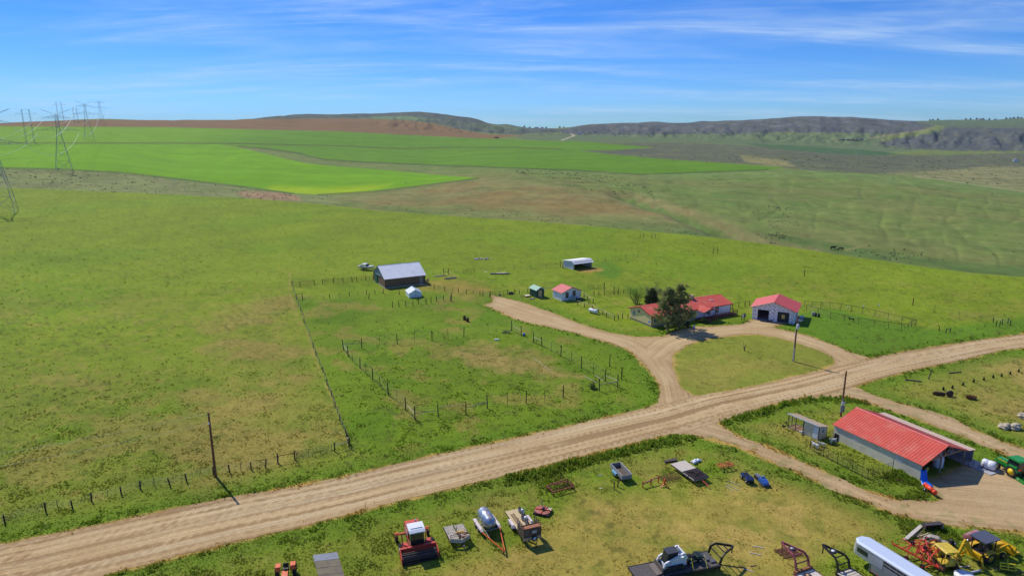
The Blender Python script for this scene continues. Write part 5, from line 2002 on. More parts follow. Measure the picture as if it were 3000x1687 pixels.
	# yard fences near the cottage
	fence('pale topped rail fence running down from the cottage past the gas tank', [(1692, 894), (1712, 901), (1735, 907), (1754, 918), (1766, 922), (1777, 929), (1800, 939)], 1.3, rails=(1.25,), railm=RAIL_PALE, railr=0.06, wires=(0.4, 0.8))
	fence('short posts between the rail fence and the yellow house end', [(1811, 937), (1824, 934), (1839, 934)], 1.3, wires=(0.4, 0.8, 1.1))
	fence('small railed pen at the right side of the cottage', [(1701, 866), (1711, 870), (1721, 880), (1738, 889), (1725, 890)], 1.4, rails=(1.3,), railm=RAIL_PALE, railr=0.05, wires=(0.5, 0.9), skip=(3,))
	gate('wide pipe panel standing in the grass behind the cottage', (1722, 845), (1769, 846), 1.4, 5, 2)
	fence('dark pipe corral with tall posts behind the willow', [(1740, 866, 1.4), (1754, 865, 1.4), (1770, 864, 3.6), (1798, 862, 2.4), (1811, 861, 1.9), (1827, 860, 1.5), (1847, 859, 1.5)], 1.5, rails=(0.3, 0.6, 0.9, 1.2), skip=(0, 1), railr=0.028, ups=1)
	# dog run beside the garage
	fence('dark railed dog run stretching right of the garage', [(2357, 897), (2378, 901), (2404, 903), (2432, 903), (2463, 908), (2494, 913), (2525, 919), (2562, 927), (2601, 936), (2641, 948), (2682, 955), (2670, 958), (2660, 967), (2640, 969), (2602, 963),
		 (2560, 957), (2515, 950), (2473, 941), (2432, 933), (2396, 921), (2362, 910)], 1.75, rails=(1.68,), wires=(0.3, 0.6, 0.9, 1.2, 1.5), railr=0.045, kind='pipe', postm=mat('brown_pipe', (84, 56, 48), 0.6), close=False)
	fence('short dark fence between the house ramp and the garage', [(2146, 905), (2164, 901), (2183, 899), (2196, 897)], 1.6, rails=(1.4,), railr=0.04)
	fence('three brown posts with rail in the grass right of the dog run', [(2751, 970), (2771, 975), (2783, 973)], 1.1, rails=(0.8,), railr=0.05, skip=(0,), wires=(0.4,))
	fence('broken post cluster with pale rails near the right edge', [(2909, 945), (2936, 952), (2952, 948), (2960, 954), (2928, 957), (2918, 957)], 1.5, rails=(1.3,), railm=RAIL_PALE, railr=0.05, skip=(2, 4))
	fence('sparse wire fence through the far right pasture', [(2674, 893), (2738, 909), (2809, 926), (2875, 940), (2909, 944)], 1.4, wires=(0.5, 1.0), kind='t', tset=(1, 2, 3))
	# lone posts and brace frames out in the pasture
	for p, h, lb in (((2674, 894), 2.1, 'rust brown lone post in the pasture beyond the dog run'), ((2356, 809), 2.3, 'distant lone post in the pasture behind the garage')):
		o = link('fence_post', post_mesh('wood', mat('rust_brown_post', (120, 66, 44), 0.9)), None, G(*p))
		o.scale = (1.3, 1.3, h)
		tag(o, lb, 'post')
	for k, (a, b, lb) in enumerate((((1875, 698), (1885, 696), 'left of the two small frames'), ((1909, 700), (1919, 698), 'right of the two small frames'), ((2089, 744), (2102, 744), 'small dark frame'))):
		brace(lb + (' in the far pasture above the house' if k < 2 else ' far out in the pasture above the garage'), a, b, 2.6 if k == 2 else 2.0, 1.7, RUST if k == 2 else RAIL_PALE, group=None)
	for k, (p, h) in enumerate((((2484, 863), 1.2), ((2516, 870), 1.2), ((2560, 860), 1.2))):
		A = G(2484 + 45 * k, 908 - 3 * k)
		t = thing('marker_stake', ['left', 'middle', 'right'][k] + 'most white capped stake in the grass behind the dog run', 'stake', A)
		q = MB()
		q.bx(-0.02, 0.02, -0.02, 0.02, -0.05, 0.6)
		q.build('stake', POST, t)
		q = MB()
		q.lathe((0, 0, 0.6), (0, 0, 1), [(0, 0.16), (0.35, 0.16), (0.4, 0.1)], 10)
		q.build('cap', PLASTIC_W, t)
	o = link('fence_post', post_mesh('wood', mat('grey_brown_post', (104, 88, 72), 0.9)), None, G(2720, 1110))
	o.scale = (1.3, 1.3, 2.0)
	o.rotation_euler = (0, 0.22, 0)
	tag(o, 'weathered leaning post beside the road at the right', 'post')
	# corral of panels at the pole barn
	c = [G(2372, 1316), G(2541, 1403), G(2614, 1381)]
	t = thing('corral', 'pipe panel corral along the left side of the pole barn', 'fence', c[0])
	for a, b, n in ((c[0], c[1], 4), (c[1], c[2], 1)):
		for i in range(n):
			p, q = a.lerp(b, i / n) - c[0], a.lerp(b, (i + 1) / n) - c[0]
			for z in (0.2, 0.45, 0.7, 0.95, 1.2, 1.5):
				m = MB()
				m.cyl(p + Vector((0, 0, z)), q + Vector((0, 0, z)), 0.022, n=5)
				m.build('rail', PIPE, t)
			for j in range(3 if n > 1 else 5):
				x = p.lerp(q, j / (3 if n > 1 else 5))
				m = MB()
				m.cyl(x, x + Vector((0, 0, 1.5 if j else 1.65)), 0.04 if j == 0 else 0.022, n=6)
				m.build('upright', PIPE, t)
	m = MB()
	x = c[2] - c[0]
	m.cyl(x, x + Vector((0, 0, 2.0)), 0.045, n=6)
	m.build('upright', PIPE, t)
	gate('short pipe gate before the coop door', (2374, 1312), (2395, 1300), 1.3, 4, 1)
	gate('rusty little gate closing the gap between coop and pole barn', (2424, 1286), (2440, 1279), 1.3, 5, 3, RUST)


build_fences()


# ------------------------------------------------------------------ utility poles and power lines
POLE = mat('brown_utility_pole', (124, 82, 52), 0.85, var=0.25, scale=2, stretch=(6, 6, 0.6))


def utility_pole(label, foot, h, top=None):
	p = G(*foot)
	t = thing('utility_pole', label, 'utility pole', p)
	m = MB()
	m.cyl((0, 0, -0.3), (0, 0, h), 0.19, 0.13, n=12)
	m.build('pole', POLE, t)
	return t


def build_poles():
	t = utility_pole('tall brown utility pole beside the left roadside fence', (632, 1395), 9.7)
	m = MB()
	m.bx(-0.06, 0.06, -0.24, -0.12, 8.0, 8.35)
	m.cyl((0, -0.2, 9.3), (0, -0.3, 9.35), 0.05)
	m.build('insulator', PLASTIC_W, t)
	p1 = t.location + Vector((0, 0, 9.6))
	t = utility_pole('utility pole with a grey transformer standing on the grass island', (2324, 1058), 9.9)
	m = MB()
	m.lathe((0.02, -0.38, 7.2), (0, 0, 1), [(0, 0.24), (0.05, 0.28), (0.95, 0.28), (1.02, 0.2)], 14)
	m.cyl((0.1, -0.35, 8.2), (0.1, -0.35, 8.5), 0.05)
	m.build('transformer', mat('grey_transformer', (196, 204, 214), 0.45), t)
	m = MB()
	m.cyl((-0.1, -0.2, 0), (-0.1, -0.2, 3), 0.05)
	m.cyl((-0.22, -0.05, 0.4), (-0.22, -0.05, 7.0), 0.025)
	m.build('conduit', PLASTIC_W, t)
	m = MB()
	m.bar((0, 0, 8.9), (0.75, -0.2, 9.0), 0.05)
	m.lathe((0.75, -0.2, 8.85), (0, 0, 1), [(0, 0.14), (0.15, 0.12)], 8)
	m.build('yard_light', mat('lamp_housing', (210, 196, 170), 0.5), t)
	p2 = t.location + Vector((0, 0, 9.8))
	t = utility_pole('utility pole with grey meter boxes behind the pole barn', (2463, 1219), 8.2)
	m = MB()
	m.bx(-0.32, 0.32, -0.42, -0.16, 0.9, 2.0)
	m.build('meter_cabinet', mat('grey_cabinet', (110, 114, 128), 0.5), t)
	m = MB()
	m.bx(-0.26, 0.24, -0.38, -0.16, 2.15, 2.75)
	m.cyl((-0.1, -0.24, 2.75), (-0.1, -0.2, 3.4), 0.04)
	m.build('disconnect_box', mat('pale_grey_box', (182, 186, 192), 0.5), t)
	m = MB()
	m.bar((0, 0, 7.0), (-0.6, -0.1, 6.95), 0.05)
	m.build('bracket', STEEL, t)
	# low wires leaving the left pole
	w = thing('overhead_wire', 'two thin pale wires sagging from the left utility pole across the pasture', 'wire', p1)
	for k, (dx, z) in enumerate(((0, 0.0), (0, -1.4))):
		m = MB()
		q = Vector((-95, -24 - 3 * k, -1.0 + z))
		pts = [Vector((0, 0, z)).lerp(q, i / 16) + Vector((0, 0, -3.4 * (1 - (2 * i / 16 - 1) ** 2))) for i in range(17)]
		m.tube(pts, 0.014, 4)
		m.build('strand', mat('pale_wire', (206, 206, 176), 0.5), w)


build_poles()


# ------------------------------------------------------------------ transmission towers
LATT = mat('lattice_steel', (156, 162, 166), 0.6, 0.2, 0.15, 0.3)
COND = mat('conductor', (236, 238, 226), 0.5, 0.2)


def member(mb, a, b, w):
	mb.cyl(a, b, w, n=4, smooth=False)


def lattice_tower(label, loc, rz, Ht, sc=1.0):
	"""single-circuit lattice tower: four splayed legs, waist, two cross arms and V horns"""
	t = thing('lattice_tower', label, 'transmission tower', loc, rz, 'lattice towers of the near line')
	B = 6.6 * sc
	lv = [(0, B), (0.16 * Ht, B * 0.86), (0.34 * Ht, B * 0.62), (0.52 * Ht, B * 0.38), (0.66 * Ht, B * 0.22), (0.80 * Ht, B * 0.17), (0.90 * Ht, B * 0.15)]
	body = MB()
	wm = 0.14 * sc
	for (z0, h0), (z1, h1) in zip(lv[:-1], lv[1:]):
		for sx, sy in ((1, 1), (1, -1), (-1, -1), (-1, 1)):
			member(body, (sx * h0, sy * h0, z0), (sx * h1, sy * h1, z1), wm)
		for (ax, ay), (bx_, by) in zip(((1, 1), (1, -1), (-1, -1), (-1, 1)), ((1, -1), (-1, -1), (-1, 1), (1, 1))):
			member(body, (ax * h0, ay * h0, z0), (bx_ * h1, by * h1, z1), wm * 0.55)
			member(body, (bx_ * h0, by * h0, z0), (ax * h1, ay * h1, z1), wm * 0.55)
			member(body, (ax * h1, ay * h1, z1), (bx_ * h1, by * h1, z1), wm * 0.55)
	body.build('lattice_body', LATT, t)
	for z, half, dep in ((0.66 * Ht, 0.305 * Ht, 3.6), (0.86 * Ht, 0.205 * Ht, 3.0)):
		arm = MB()
		hw = B * 0.2
		for sx in (-1, 1):
			for y in (-hw, hw):
				member(arm, (0, y, z), (sx * half, 0, z), wm * 0.8)
				member(arm, (0, y, z + dep * sc), (sx * half, 0, z + 0.2), wm * 0.7)
				for k in (1, 2, 3):
					f = k / 4
					member(arm, (sx * half * f, y * (1 - f), z), (sx * half * f, y * (1 - f), z + dep * sc * (1 - f)), wm * 0.5)
					member(arm, (sx * half * f, y * (1 - f), z), (sx * half * (f - 0.25), y * (1.25 - f), z + dep * sc * (1.25 - f)), wm * 0.5)
		arm.build('cross_arm', LATT, t)
	horn = MB()
	for sx in (-1, 1):
		member(horn, (0, 0, 0.90 * Ht), (sx * 0.2 * Ht, 0, Ht), wm * 0.8)
		member(horn, (sx * B * 0.16, 0, 0.93 * Ht), (sx * 0.2 * Ht, 0, Ht), wm * 0.6)
		member(horn, (sx * B * 0.16, 0, 0.86 * Ht), (0, 0, 0.95 * Ht), wm * 0.6)
	horn.build('horn', LATT, t)
	return t


def portal_tower(label, loc, rz, Ht):
	"""H-frame: two lattice legs joined by beams"""
	t = thing('portal_tower', label, 'transmission tower', loc, rz, 'H shaped towers of the far line')
	S = Ht * 0.145
	for sx in (-1, 1):
		leg = MB()
		n = 9
		for k in range(n):
			z0, z1 = Ht * k / n, Ht * (k + 1) / n
			w0, w1 = 1.3 - 0.6 * k / n, 1.3 - 0.6 * (k + 1) / n
			x0, x1 = sx * S * (1 - 0.1 * k / n), sx * S * (1 - 0.1 * (k + 1) / n)
			for s_ in (-1, 1):
				member(leg, (x0 + s_ * w0, 0, z0), (x1 + s_ * w1, 0, z1), 0.15)
				member(leg, (x0 + s_ * w0, 0, z0), (x1 - s_ * w1, 0, z1), 0.07)
				member(leg, (x0, s_ * w0, z0), (x1, s_ * w1, z1), 0.12)
		leg.build('leg', LATT, t)
	b = MB()
	for z, half in ((Ht * 0.87, S * 2.6), (Ht * 0.985, S * 0.95)):
		for y in (-0.5, 0.5):
			member(b, (-half, y, z), (half, y, z), 0.14)
		if half > S * 2:
			member(b, (-half, 0, z + 0.2), (-S, 0, z + 3), 0.1)
			member(b, (half, 0, z + 0.2), (S, 0, z + 3), 0.1)
	b.build('cross_beam', LATT, t)
	b = MB()
	member(b, (-S, 0, Ht * 0.45), (S, 0, Ht * 0.68), 0.09)
	member(b, (S, 0, Ht * 0.45), (-S, 0, Ht * 0.68), 0.09)
	b.build('cross_brace', LATT, t)
	return t


def far_point(px, r):
	az = math.atan((px - 1500) / FPX * CP)
	x, y = r * math.sin(az), r * math.cos(az)
	return Vector((x, y, gz(x, y)))


def height_to(p, py):
	"""height above p that reaches the picture row py"""
	ty = (843.5 - py) / FPX
	return CH + p.y * (ty * CP - SP) / (CP + ty * SP) - p.z


def build_towers():
	T1 = G(8, 622)
	T2, T3, T4 = G(189, 500), G(262, 409), far_point(300, 1950)
	line = []
	for p, top, lb in ((T1, 318, 'nearest lattice power tower cut off by the left edge'), (T2, 321, 'lattice power tower at the edge of the bright green field'),
					 (T3, 296, 'distant lattice power tower out in the green field'), (T4, 292, 'farthest lattice power tower rising behind the left ridge')):
		h = height_to(p, top)
		d = (T3 - T2) if p is not T1 else (T2 - T1)
		lattice_tower(lb, p, math.atan2(d.y, d.x) - math.pi / 2, h, h / 58)
		line.append((p, h))
	P = [(G(90, 421), 320, 'H shaped power tower standing in the field at the far left'), (far_point(182, 1900), 299, 'tall H shaped power tower behind the ridge left of center of the tower cluster'), (far_point(226, 1960), 316, 'small H shaped power tower on the ridge')]
	line2 = []
	for p, top, lb in P:
		h = height_to(p, top)
		portal_tower(lb, p, R(-12), h)
		line2.append((p, h))

	def span(label, a, ha, b, hb, offs, d, sag):
		d = d.normalized()
		sd = Vector((-d.y, d.x, 0))
		w = thing('power_line', label, 'wire', a)
		for f, o in offs:
			m = MB()
			p, q = Vector((0, 0, ha * f)) + sd * o, b - a + Vector((0, 0, hb * f)) + sd * o
			n = 18
			m.tube([p.lerp(q, i / n) + Vector((0, 0, -sag * (1 - (2 * i / n - 1) ** 2))) for i in range(n + 1)], 0.11, 3)
			m.build('conductor', COND, w)
	off = ((0.62, -17.5), (0.62, 17.5), (0.82, -11.7), (0.82, 11.7))
	span('sagging conductors between the two nearest lattice towers', T1, line[0][1], T2, line[1][1], off, T2 - T1, 11)
	span('sagging conductors between the middle lattice towers', T2, line[1][1], T3, line[2][1], off, T3 - T2, 12)
	span('sagging conductors from the third lattice tower over the ridge', T3, line[2][1], T4, line[3][1], off[:2], T4 - T3, 14)
	A0 = G(-260, 640)
	span('conductors of the H shaped towers entering from the left edge', A0, 46, line2[0][0], line2[0][1], ((0.85, -16), (0.85, 16)), line2[0][0] - A0, 12)
	span('conductors from the left H shaped tower to the ridge', line2[0][0], line2[0][1], line2[2][0], line2[2][1], ((0.85, -14), (0.85, 0), (0.85, 14)), line2[2][0] - line2[0][0], 14)


build_towers()

# ------------------------------------------------------------------ machinery in the lot
def put(name, label, cat, p, rz, group=None):
	return thing(name, label, cat, Vector((p[0], p[1], gz(p[0], p[1]))), rz, group)


def off(p, rz, x, y):
	return Vector((p[0] + math.cos(rz) * x - math.sin(rz) * y, p[1] + math.sin(rz) * x + math.cos(rz) * y, 0))


def planks(parent, x0, x1, y0, y1, z, n, m, along='x', name='plank', th=0.05, gap=0.015, jitter=0.0):
	rr = random.Random(n)
	for i in range(n):
		b = MB()
		e = rr.uniform(-jitter, jitter)
		if along == 'x':
			w = (y1 - y0) / n
			b.bx(x0 + e, x1 + e, y0 + i * w + gap, y0 + (i + 1) * w - gap, z, z + th)
		else:
			w = (x1 - x0) / n
			b.bx(x0 + i * w + gap, x0 + (i + 1) * w - gap, y0 + e, y1 + e, z, z + th)
		b.build(name, m, parent)


WHITE_RIM = mat('white_rim', (224, 226, 230), 0.5)
CABGLASS = mat('tinted_cab_glass', (36, 46, 44), 0.1, var=0.1, spec=0.8)


def build_windrower():
	p = G(1233, 1648)
	rz = ang((1180, 1659), (1286, 1636)) - math.pi / 2
	t = put('windrower', 'red self propelled windrower with a white cab roof and wide dark header', 'windrower', p, rz)
	m = MB()
	m.bx(-1.35, -1.25, -2.05, 2.05, 0.35, 1.25)
	m.bx(-1.5, -1.2, -2.05, 2.05, 1.25, 1.4)
	m.bar((-1.25, -2.1, 1.32), (-0.05, -2.1, 0.95), 0.1, 0.1)
	m.bar((-1.25, 2.1, 1.32), (-0.05, 2.1, 0.95), 0.1, 0.1)
	m.build('header_frame', RED, t)
	for y in (-2.12, 2.06):
		m = MB()
		m.prism([(-1.4, 0.2), (-0.1, 0.08), (0.05, 0.25), (-0.15, 0.75), (-1.2, 1.25), (-1.45, 1.1)], 'y', y, y + 0.06)
		m.build('end_shield', RED, t)
	m = MB()
	m.bx(-1.25, 0.0, -2.05, 2.05, 0.12, 0.2)
	m.cyl((-0.95, -2.0, 0.5), (-0.95, 2.0, 0.5), 0.26, n=12)
	m.build('auger', mat('dark_steel', (48, 44, 46), 0.5, 0.4, dirt=((84, 66, 56), 0.5)), t)
	m = MB()
	m.cyl((-0.5, -2.0, 0.75), (-0.5, 2.0, 0.75), 0.07, n=8)
	for k in range(6):
		a = k * math.pi / 3 + 0.2
		c = (-0.5 + 0.42 * math.cos(a), 0.75 + 0.42 * math.sin(a))
		m.bar((c[0], -2.0, c[1]), (c[0], 2.0, c[1]), 0.05, 0.08)
		for y in (-1.9, 0, 1.9):
			m.bar((-0.5, y, 0.75), (c[0], y, c[1]), 0.03)
	m.build('reel', mat('reel_steel', (104, 96, 96), 0.45, 0.5), t)
	m = MB()
	m.bx(-5.2, -1.6, -0.85, 0.85, 0.9, 1.25)
	m.bx(-2.3, -1.6, -1.75, 1.75, 0.75, 1.0)
	m.build('chassis', mat('dark_red_chassis', (150, 60, 46), 0.6), t)
	m = MB()
	m.prism([(-5.5, 1.2), (-3.1, 1.2), (-3.1, 2.3), (-5.1, 2.35), (-5.5, 2.15)], 'y', -0.8, 0.8)
	h = m.build('engine_hood', RED, t)
	m = MB()
	m.cyl((-3.8, 0.3, 2.3), (-3.8, 0.3, 3.0), 0.06)
	m.cyl((-3.8, 0.3, 2.95), (-3.8, 0.3, 3.15), 0.1)
	m.build('exhaust', STEEL, h)
	m = MB()
	for k in range(3):
		m.bx(-5.0, -3.3, 0.8, 0.82, 1.45 + 0.22 * k, 1.55 + 0.22 * k)
		m.bx(-5.0, -3.3, -0.82, -0.8, 1.45 + 0.22 * k, 1.55 + 0.22 * k)
	m.build('grille', mat('grille_grey', (150, 146, 150), 0.5), h)
	m = MB()
	m.prism([(-3.05, 1.25), (-1.75, 1.25), (-1.55, 2.0), (-1.7, 2.95), (-3.0, 2.95)], 'y', -0.75, 0.75)
	c = m.build('cab', CABGLASS, t)
	m = MB()
	for y in (-0.78, 0.72):
		m.bar((-1.55, y + 0.03, 2.0), (-1.7, y + 0.03, 2.95), 0.06)
		m.bar((-1.75, y + 0.03, 1.25), (-1.55, y + 0.03, 2.0), 0.06)
		m.bar((-2.6, y + 0.03, 1.25), (-2.6, y + 0.03, 2.95), 0.06)
	m.build('cab_pillar', BLACK, c)
	m = MB()
	m.prism([(-3.3, 2.96), (-1.35, 2.96), (-1.35, 3.06), (-1.7, 3.24), (-3.1, 3.28), (-3.3, 3.1)], 'y', -0.92, 0.92)
	m.bx(-2.9, -1.9, -0.7, 0.7, 3.2, 3.34)
	m.build('cab_roof', WHITE, t)
	for y in (1.0, -1.75):
		m = MB()
		m.bx(-2.4, -1.7, y, y + 0.75, 1.3, 1.4)
		m.bar((-2.0, y + 0.1, 1.4), (-2.6, y + 0.1, 2.3), 0.09)
		m.build('platform', RED, t)
	m = MB()
	for y in (-1.6, -1.1):
		m.bar((-2.2, y, 1.4), (-2.2, y, 2.6), 0.05)
	m.bar((-2.2, -1.6, 2.6), (-2.2, -1.1, 2.6), 0.05)
	m.build('handrail', BLACK, t)
	for y in (-1.8, 1.8):
		wheel(t, (-2.0, y, 0.72), 0.72, 0.5, RUBBER, WHITE_RIM, 0.5, 20, 14)
	m = MB()
	m.bx(-4.8, -4.6, -1.9, 1.9, 1.0, 1.15)
	m.build('rear_axle', RED, t)
	for y in (-1.9, 1.9):
		wheel(t, (-4.9, y, 0.38), 0.38, 0.28, RUBBER, WHITE_RIM, 0.45, 16)
		m = MB()
		m.bx(-4.95, -4.75, y - 0.22, y - 0.15, 0.35, 1.15)
		m.bx(-4.95, -4.75, y + 0.15, y + 0.22, 0.35, 1.15)
		m.bx(-4.95, -4.75, y - 0.22, y + 0.22, 1.15, 1.22)
		m.build('caster_fork', ORANGE, t)


build_windrower()


def build_orange_tractor():
	p = G(838, 1700)
	t = put('tractor', 'small open orange tractor cut off by the bottom edge', 'tractor', p, R(-75))
	m = MB()
	m.prism([(0.2, 0.7), (1.9, 0.65), (1.9, 1.2), (1.5, 1.4), (0.2, 1.42)], 'y', -0.32, 0.32)
	m.build('hood', ORANGE, t)
	m = MB()
	m.bx(-1.3, 0.2, -0.3, 0.3, 0.55, 0.95)
	m.bx(0.2, 1.7, -0.2, 0.2, 0.45, 0.7)
	m.build('transmission', mat('dark_casting', (54, 50, 48), 0.7), t)
	for y in (-0.9, 0.9):
		wheel(t, (-0.75, y, 0.72), 0.72, 0.42, RUBBER, mat('orange_rim', (206, 96, 40), 0.5), 0.5, 22, 16)
		m = MB()
		s = 1 if y > 0 else -1
		m.prism([(-1.35, 1.15), (-1.15, 1.5), (-0.4, 1.52), (-0.1, 1.2), (-0.15, 1.15), (-0.45, 1.45), (-1.1, 1.43), (-1.28, 1.12)], 'y', s * 0.5 if s > 0 else -1.05, s * 1.05 if s > 0 else -0.5)
		m.build('fender', ORANGE, t)
	for y in (-0.65, 0.65):
		wheel(t, (1.45, y, 0.4), 0.4, 0.2, RUBBER, mat('orange_rim', (206, 96, 40), 0.5), 0.5, 16)
	m = MB()
	m.cyl((0.1, 0, 1.35), (-0.15, 0, 1.62), 0.03)
	m.lathe((-0.15, 0, 1.62), (-0.6, 0, 0.8), [(0, 0.24), (0.03, 0.26), (0.05, 0.24), (0.03, 0.21)], 14)
	m.build('steering_wheel', BLACK, t)
	m = MB()
	m.bx(-0.95, -0.5, -0.28, 0.28, 0.98, 1.1)
	m.prism([(-1.05, 1.0), (-0.95, 1.0), (-1.05, 1.45), (-1.15, 1.42)], 'y', -0.28, 0.28)
	m.build('seat', BLACK, t)


build_orange_tractor()


def build_plywood_panel():
	c = [G(916, 1627), G(988, 1618), G(1010, 1690), G(935, 1698)]
	o = c[0]
	t = thing('metal_panel', 'old dark roof panel lying flat in the grass beside the orange tractor', 'panel', o)
	n = 7
	M = [mat('weathered_panel', (112, 100, 84), 0.8, var=0.3, scale=2, dirt=((122, 124, 70), 0.6)), mat('weathered_panel_blue', (126, 130, 138), 0.7, var=0.2, scale=2)]
	for k in range(n):
		a0, a1 = c[0].lerp(c[3], k / n), c[1].lerp(c[2], k / n)
		b0, b1 = c[0].lerp(c[3], (k + 0.96) / n), c[1].lerp(c[2], (k + 0.96) / n)
		z = 0.06 + 0.02 * (k % 2)
		q = [v - o for v in (a0, a1, b1, b0)]
		m = MB()
		m.add([(v.x, v.y, z) for v in q] + [(v.x, v.y, z + 0.05) for v in q], [(3, 2, 1, 0), (4, 5, 6, 7), (0, 1, 5, 4), (1, 2, 6, 5), (2, 3, 7, 6), (3, 0, 4, 7)])
		m.build('board', M[1] if k < 2 else M[0], t)


build_plywood_panel()


def build_small_trailers():
	# plywood decked utility trailer
	p = G(1363, 1619)
	rz = ang((1323, 1542), (1363, 1619))
	t = put('utility_trailer', 'small pale plank decked trailer with a V shaped front board', 'trailer', p, rz)
	planks(t, -5.0, -1.75, -1.2, -0.08, 0.6, 5, WOOD_GREY, jitter=0.03)
	planks(t, -4.85, -1.75, 0.08, 1.2, 0.6, 5, WOOD_GREY, jitter=0.03)
	m = MB()
	for y in (-1.22, 1.22):
		m.bar((-5.0, y, 0.55), (-1.75, y, 0.55), 0.06, 0.12)
	m.bar((-5.0, 0, 0.52), (-0.2, 0, 0.5), 0.1, 0.12)
	m.build('frame', BLACK, t)
	m = MB()
	m.add([(-1.75, -1.2, 0.55), (-1.15, 0, 0.55), (-1.15, 0, 1.05), (-1.75, -1.2, 1.05), (-1.8, -1.2, 0.55), (-1.2, 0, 0.55), (-1.2, 0, 1.05), (-1.8, -1.2, 1.05)], [(0, 1, 2, 3), (7, 6, 5, 4), (3, 2, 6, 7), (0, 3, 7, 4)])
	m.add([(-1.75, 1.2, 0.55), (-1.15, 0, 0.55), (-1.15, 0, 1.05), (-1.75, 1.2, 1.05), (-1.8, 1.2, 0.55), (-1.2, 0, 0.55), (-1.2, 0, 1.05), (-1.8, 1.2, 1.05)], [(3, 2, 1, 0), (4, 5, 6, 7), (7, 6, 2, 3), (4, 7, 3, 0)])
	m.build('front_board', mat('pale_plywood', (196, 184, 160), 0.8, var=0.15), t)
	m = MB()
	for y in (-1.2, 0, 1.2):
		m.bar((-1.8, y, 0.6), (-1.8, y, 1.5), 0.05)
	m.bar((-1.8, -1.2, 1.45), (-1.8, 0, 1.45), 0.04)
	m.bar((-1.8, -1.2, 1.2), (-1.8, 0, 1.2), 0.04)
	m.bar((-3.4, 0, 0.6), (-3.4, 0, 1.3), 0.06)
	m.build('rack', BLACK, t)
	m = MB()
	m.cyl((-0.5, 0.05, 0.0), (-0.5, 0.05, 0.7), 0.05)
	m.build('jack', STEEL, t)
	for y in (-1.05, 1.05):
		wheel(t, (-3.5, y, 0.33), 0.33, 0.2, RUBBER, STEEL, 0.55, 16)
	rr = random.Random(2)
	s = put('scrap_heap', 'rusty machine parts and yellow boards piled on the small plank trailer', 'scrap', off(p, rz, -2.3, 0.25), rz)
	for k in range(14):
		m = MB()
		a = rr.uniform(-0.5, 0.5) + (0 if k % 3 else 1.4)
		x, y, z = rr.uniform(-0.5, 0.4), rr.uniform(-0.55, 0.6), 0.68 + 0.03 * k
		m.bar((x, y, z), (x + math.cos(a) * 0.7, y + math.sin(a) * 0.7, z + rr.uniform(-0.03, 0.15)), 0.08, 0.07)
		m.build('iron_piece', RUST, s)
	for k in range(3):
		m = MB()
		m.box((-0.7 - 0.1 * k, 0.4 - 0.2 * k, 0.68 + 0.05 * k), (1.0, 0.16, 0.04), 1.3 + 0.2 * k)
		m.build('board', mat('yellow_board', (214, 170, 84), 0.8), s)

	# galvanized tank on an orange trailer
	p = G(1478, 1625)
	rz = ang((1410, 1523), (1478, 1625))
	t = put('tank_trailer', 'orange trailer frame carrying a silver galvanized tank', 'trailer', p, rz)
	for y in (-1.15, 1.15):
		m = MB()
		m.bar((-7.4, y, 0.6), (-4.3, y, 0.6), 0.09, 0.16)
		m.bar((-4.3, y, 0.6), (-0.1, y * 0.06, 0.5), 0.09, 0.16)
		m.build('frame_rail', ORANGE, t)
		m = MB()
		m.prism([(-7.3, 0.7), (-7.1, 0.85), (-4.6, 0.85), (-4.3, 0.7)], 'y', y - 0.18, y + 0.2)
		m.build('fender', mat('pale_fender', (214, 206, 200), 0.6, dirt=((200, 110, 60), 0.5)), t)
		for x in (-6.5, -5.5):
			wheel(t, (x, y, 0.36), 0.36, 0.22, RUBBER, WHITE_RIM, 0.55, 16)
	m = MB()
	for x in (-7.2, -5.8, -4.5):
		m.bar((x, -1.1, 0.55), (x, 1.1, 0.55), 0.1, 0.12)
	m.bar((-7.3, -0.7, 0.62), (-2.9, -0.7, 0.62), 0.05, 0.05)
	m.build('crossmember', mat('grey_steel', (150, 146, 140), 0.6), t)
	m = MB()
	m.lathe((-7.15, 0, 1.45), (1, 0, 0), [(0, 0.1), (0.02, 0.5), (0.12, 0.78), (0.2, 0.8), (0.95, 0.8), (0.98, 0.82), (1.02, 0.82), (1.05, 0.8), (1.75, 0.8), (1.78, 0.82), (1.82, 0.82), (1.85, 0.8), (2.5, 0.8), (2.85, 0.6), (3.15, 0.3), (3.2, 0.1)], 24)
	k = m.build('tank', STEEL, t)
	m = MB()
	m.bx(-7.1, -4.2, -0.05, 0.05, 2.25, 2.29)
	m.bar((-4.4, 0, 2.27), (-3.95, 0, 1.7), 0.1, 0.03)
	m.build('strap', mat('pink_brown_strap', (176, 138, 128), 0.6), k)
	m = MB()
	m.bx(-0.4, -0.3, -0.05, 0.05, 0.0, 0.7)
	m.bx(-0.15, 0.12, -0.09, 0.09, 0.42, 0.54)
	m.build('hitch', RUST, t)

	# brown boxed flatbed with motorcycles
	p = G(1571, 1608)
	rz = ang((1503, 1509), (1571, 1608))
	t = put('box_trailer', 'flatbed trailer with a dark brown plywood box and spare wheel at its front', 'trailer', p, rz)
	planks(t, -7.6, -3.25, -1.05, 1.05, 0.72, 9, mat('tan_planks', (206, 184, 140), 0.8, var=0.15), jitter=0.02)
	m = MB()
	for y in (-1.05, 1.05):
		m.bar((-7.6, y, 0.65), (-1.1, y, 0.65), 0.07, 0.13)
	m.bar((-1.1, -0.6, 0.6), (0, 0, 0.55), 0.07, 0.12)
	m.bar((-1.1, 0.6, 0.6), (0, 0, 0.55), 0.07, 0.12)
	m.build('frame', BLACK, t)
	BR = mat('brown_plywood', (92, 76, 62), 0.8, var=0.2, scale=2, stretch=(1, 1, 3))
	m = MB()
	m.bx(-3.2, -1.1, -1.12, -1.06, 0.62, 1.95)
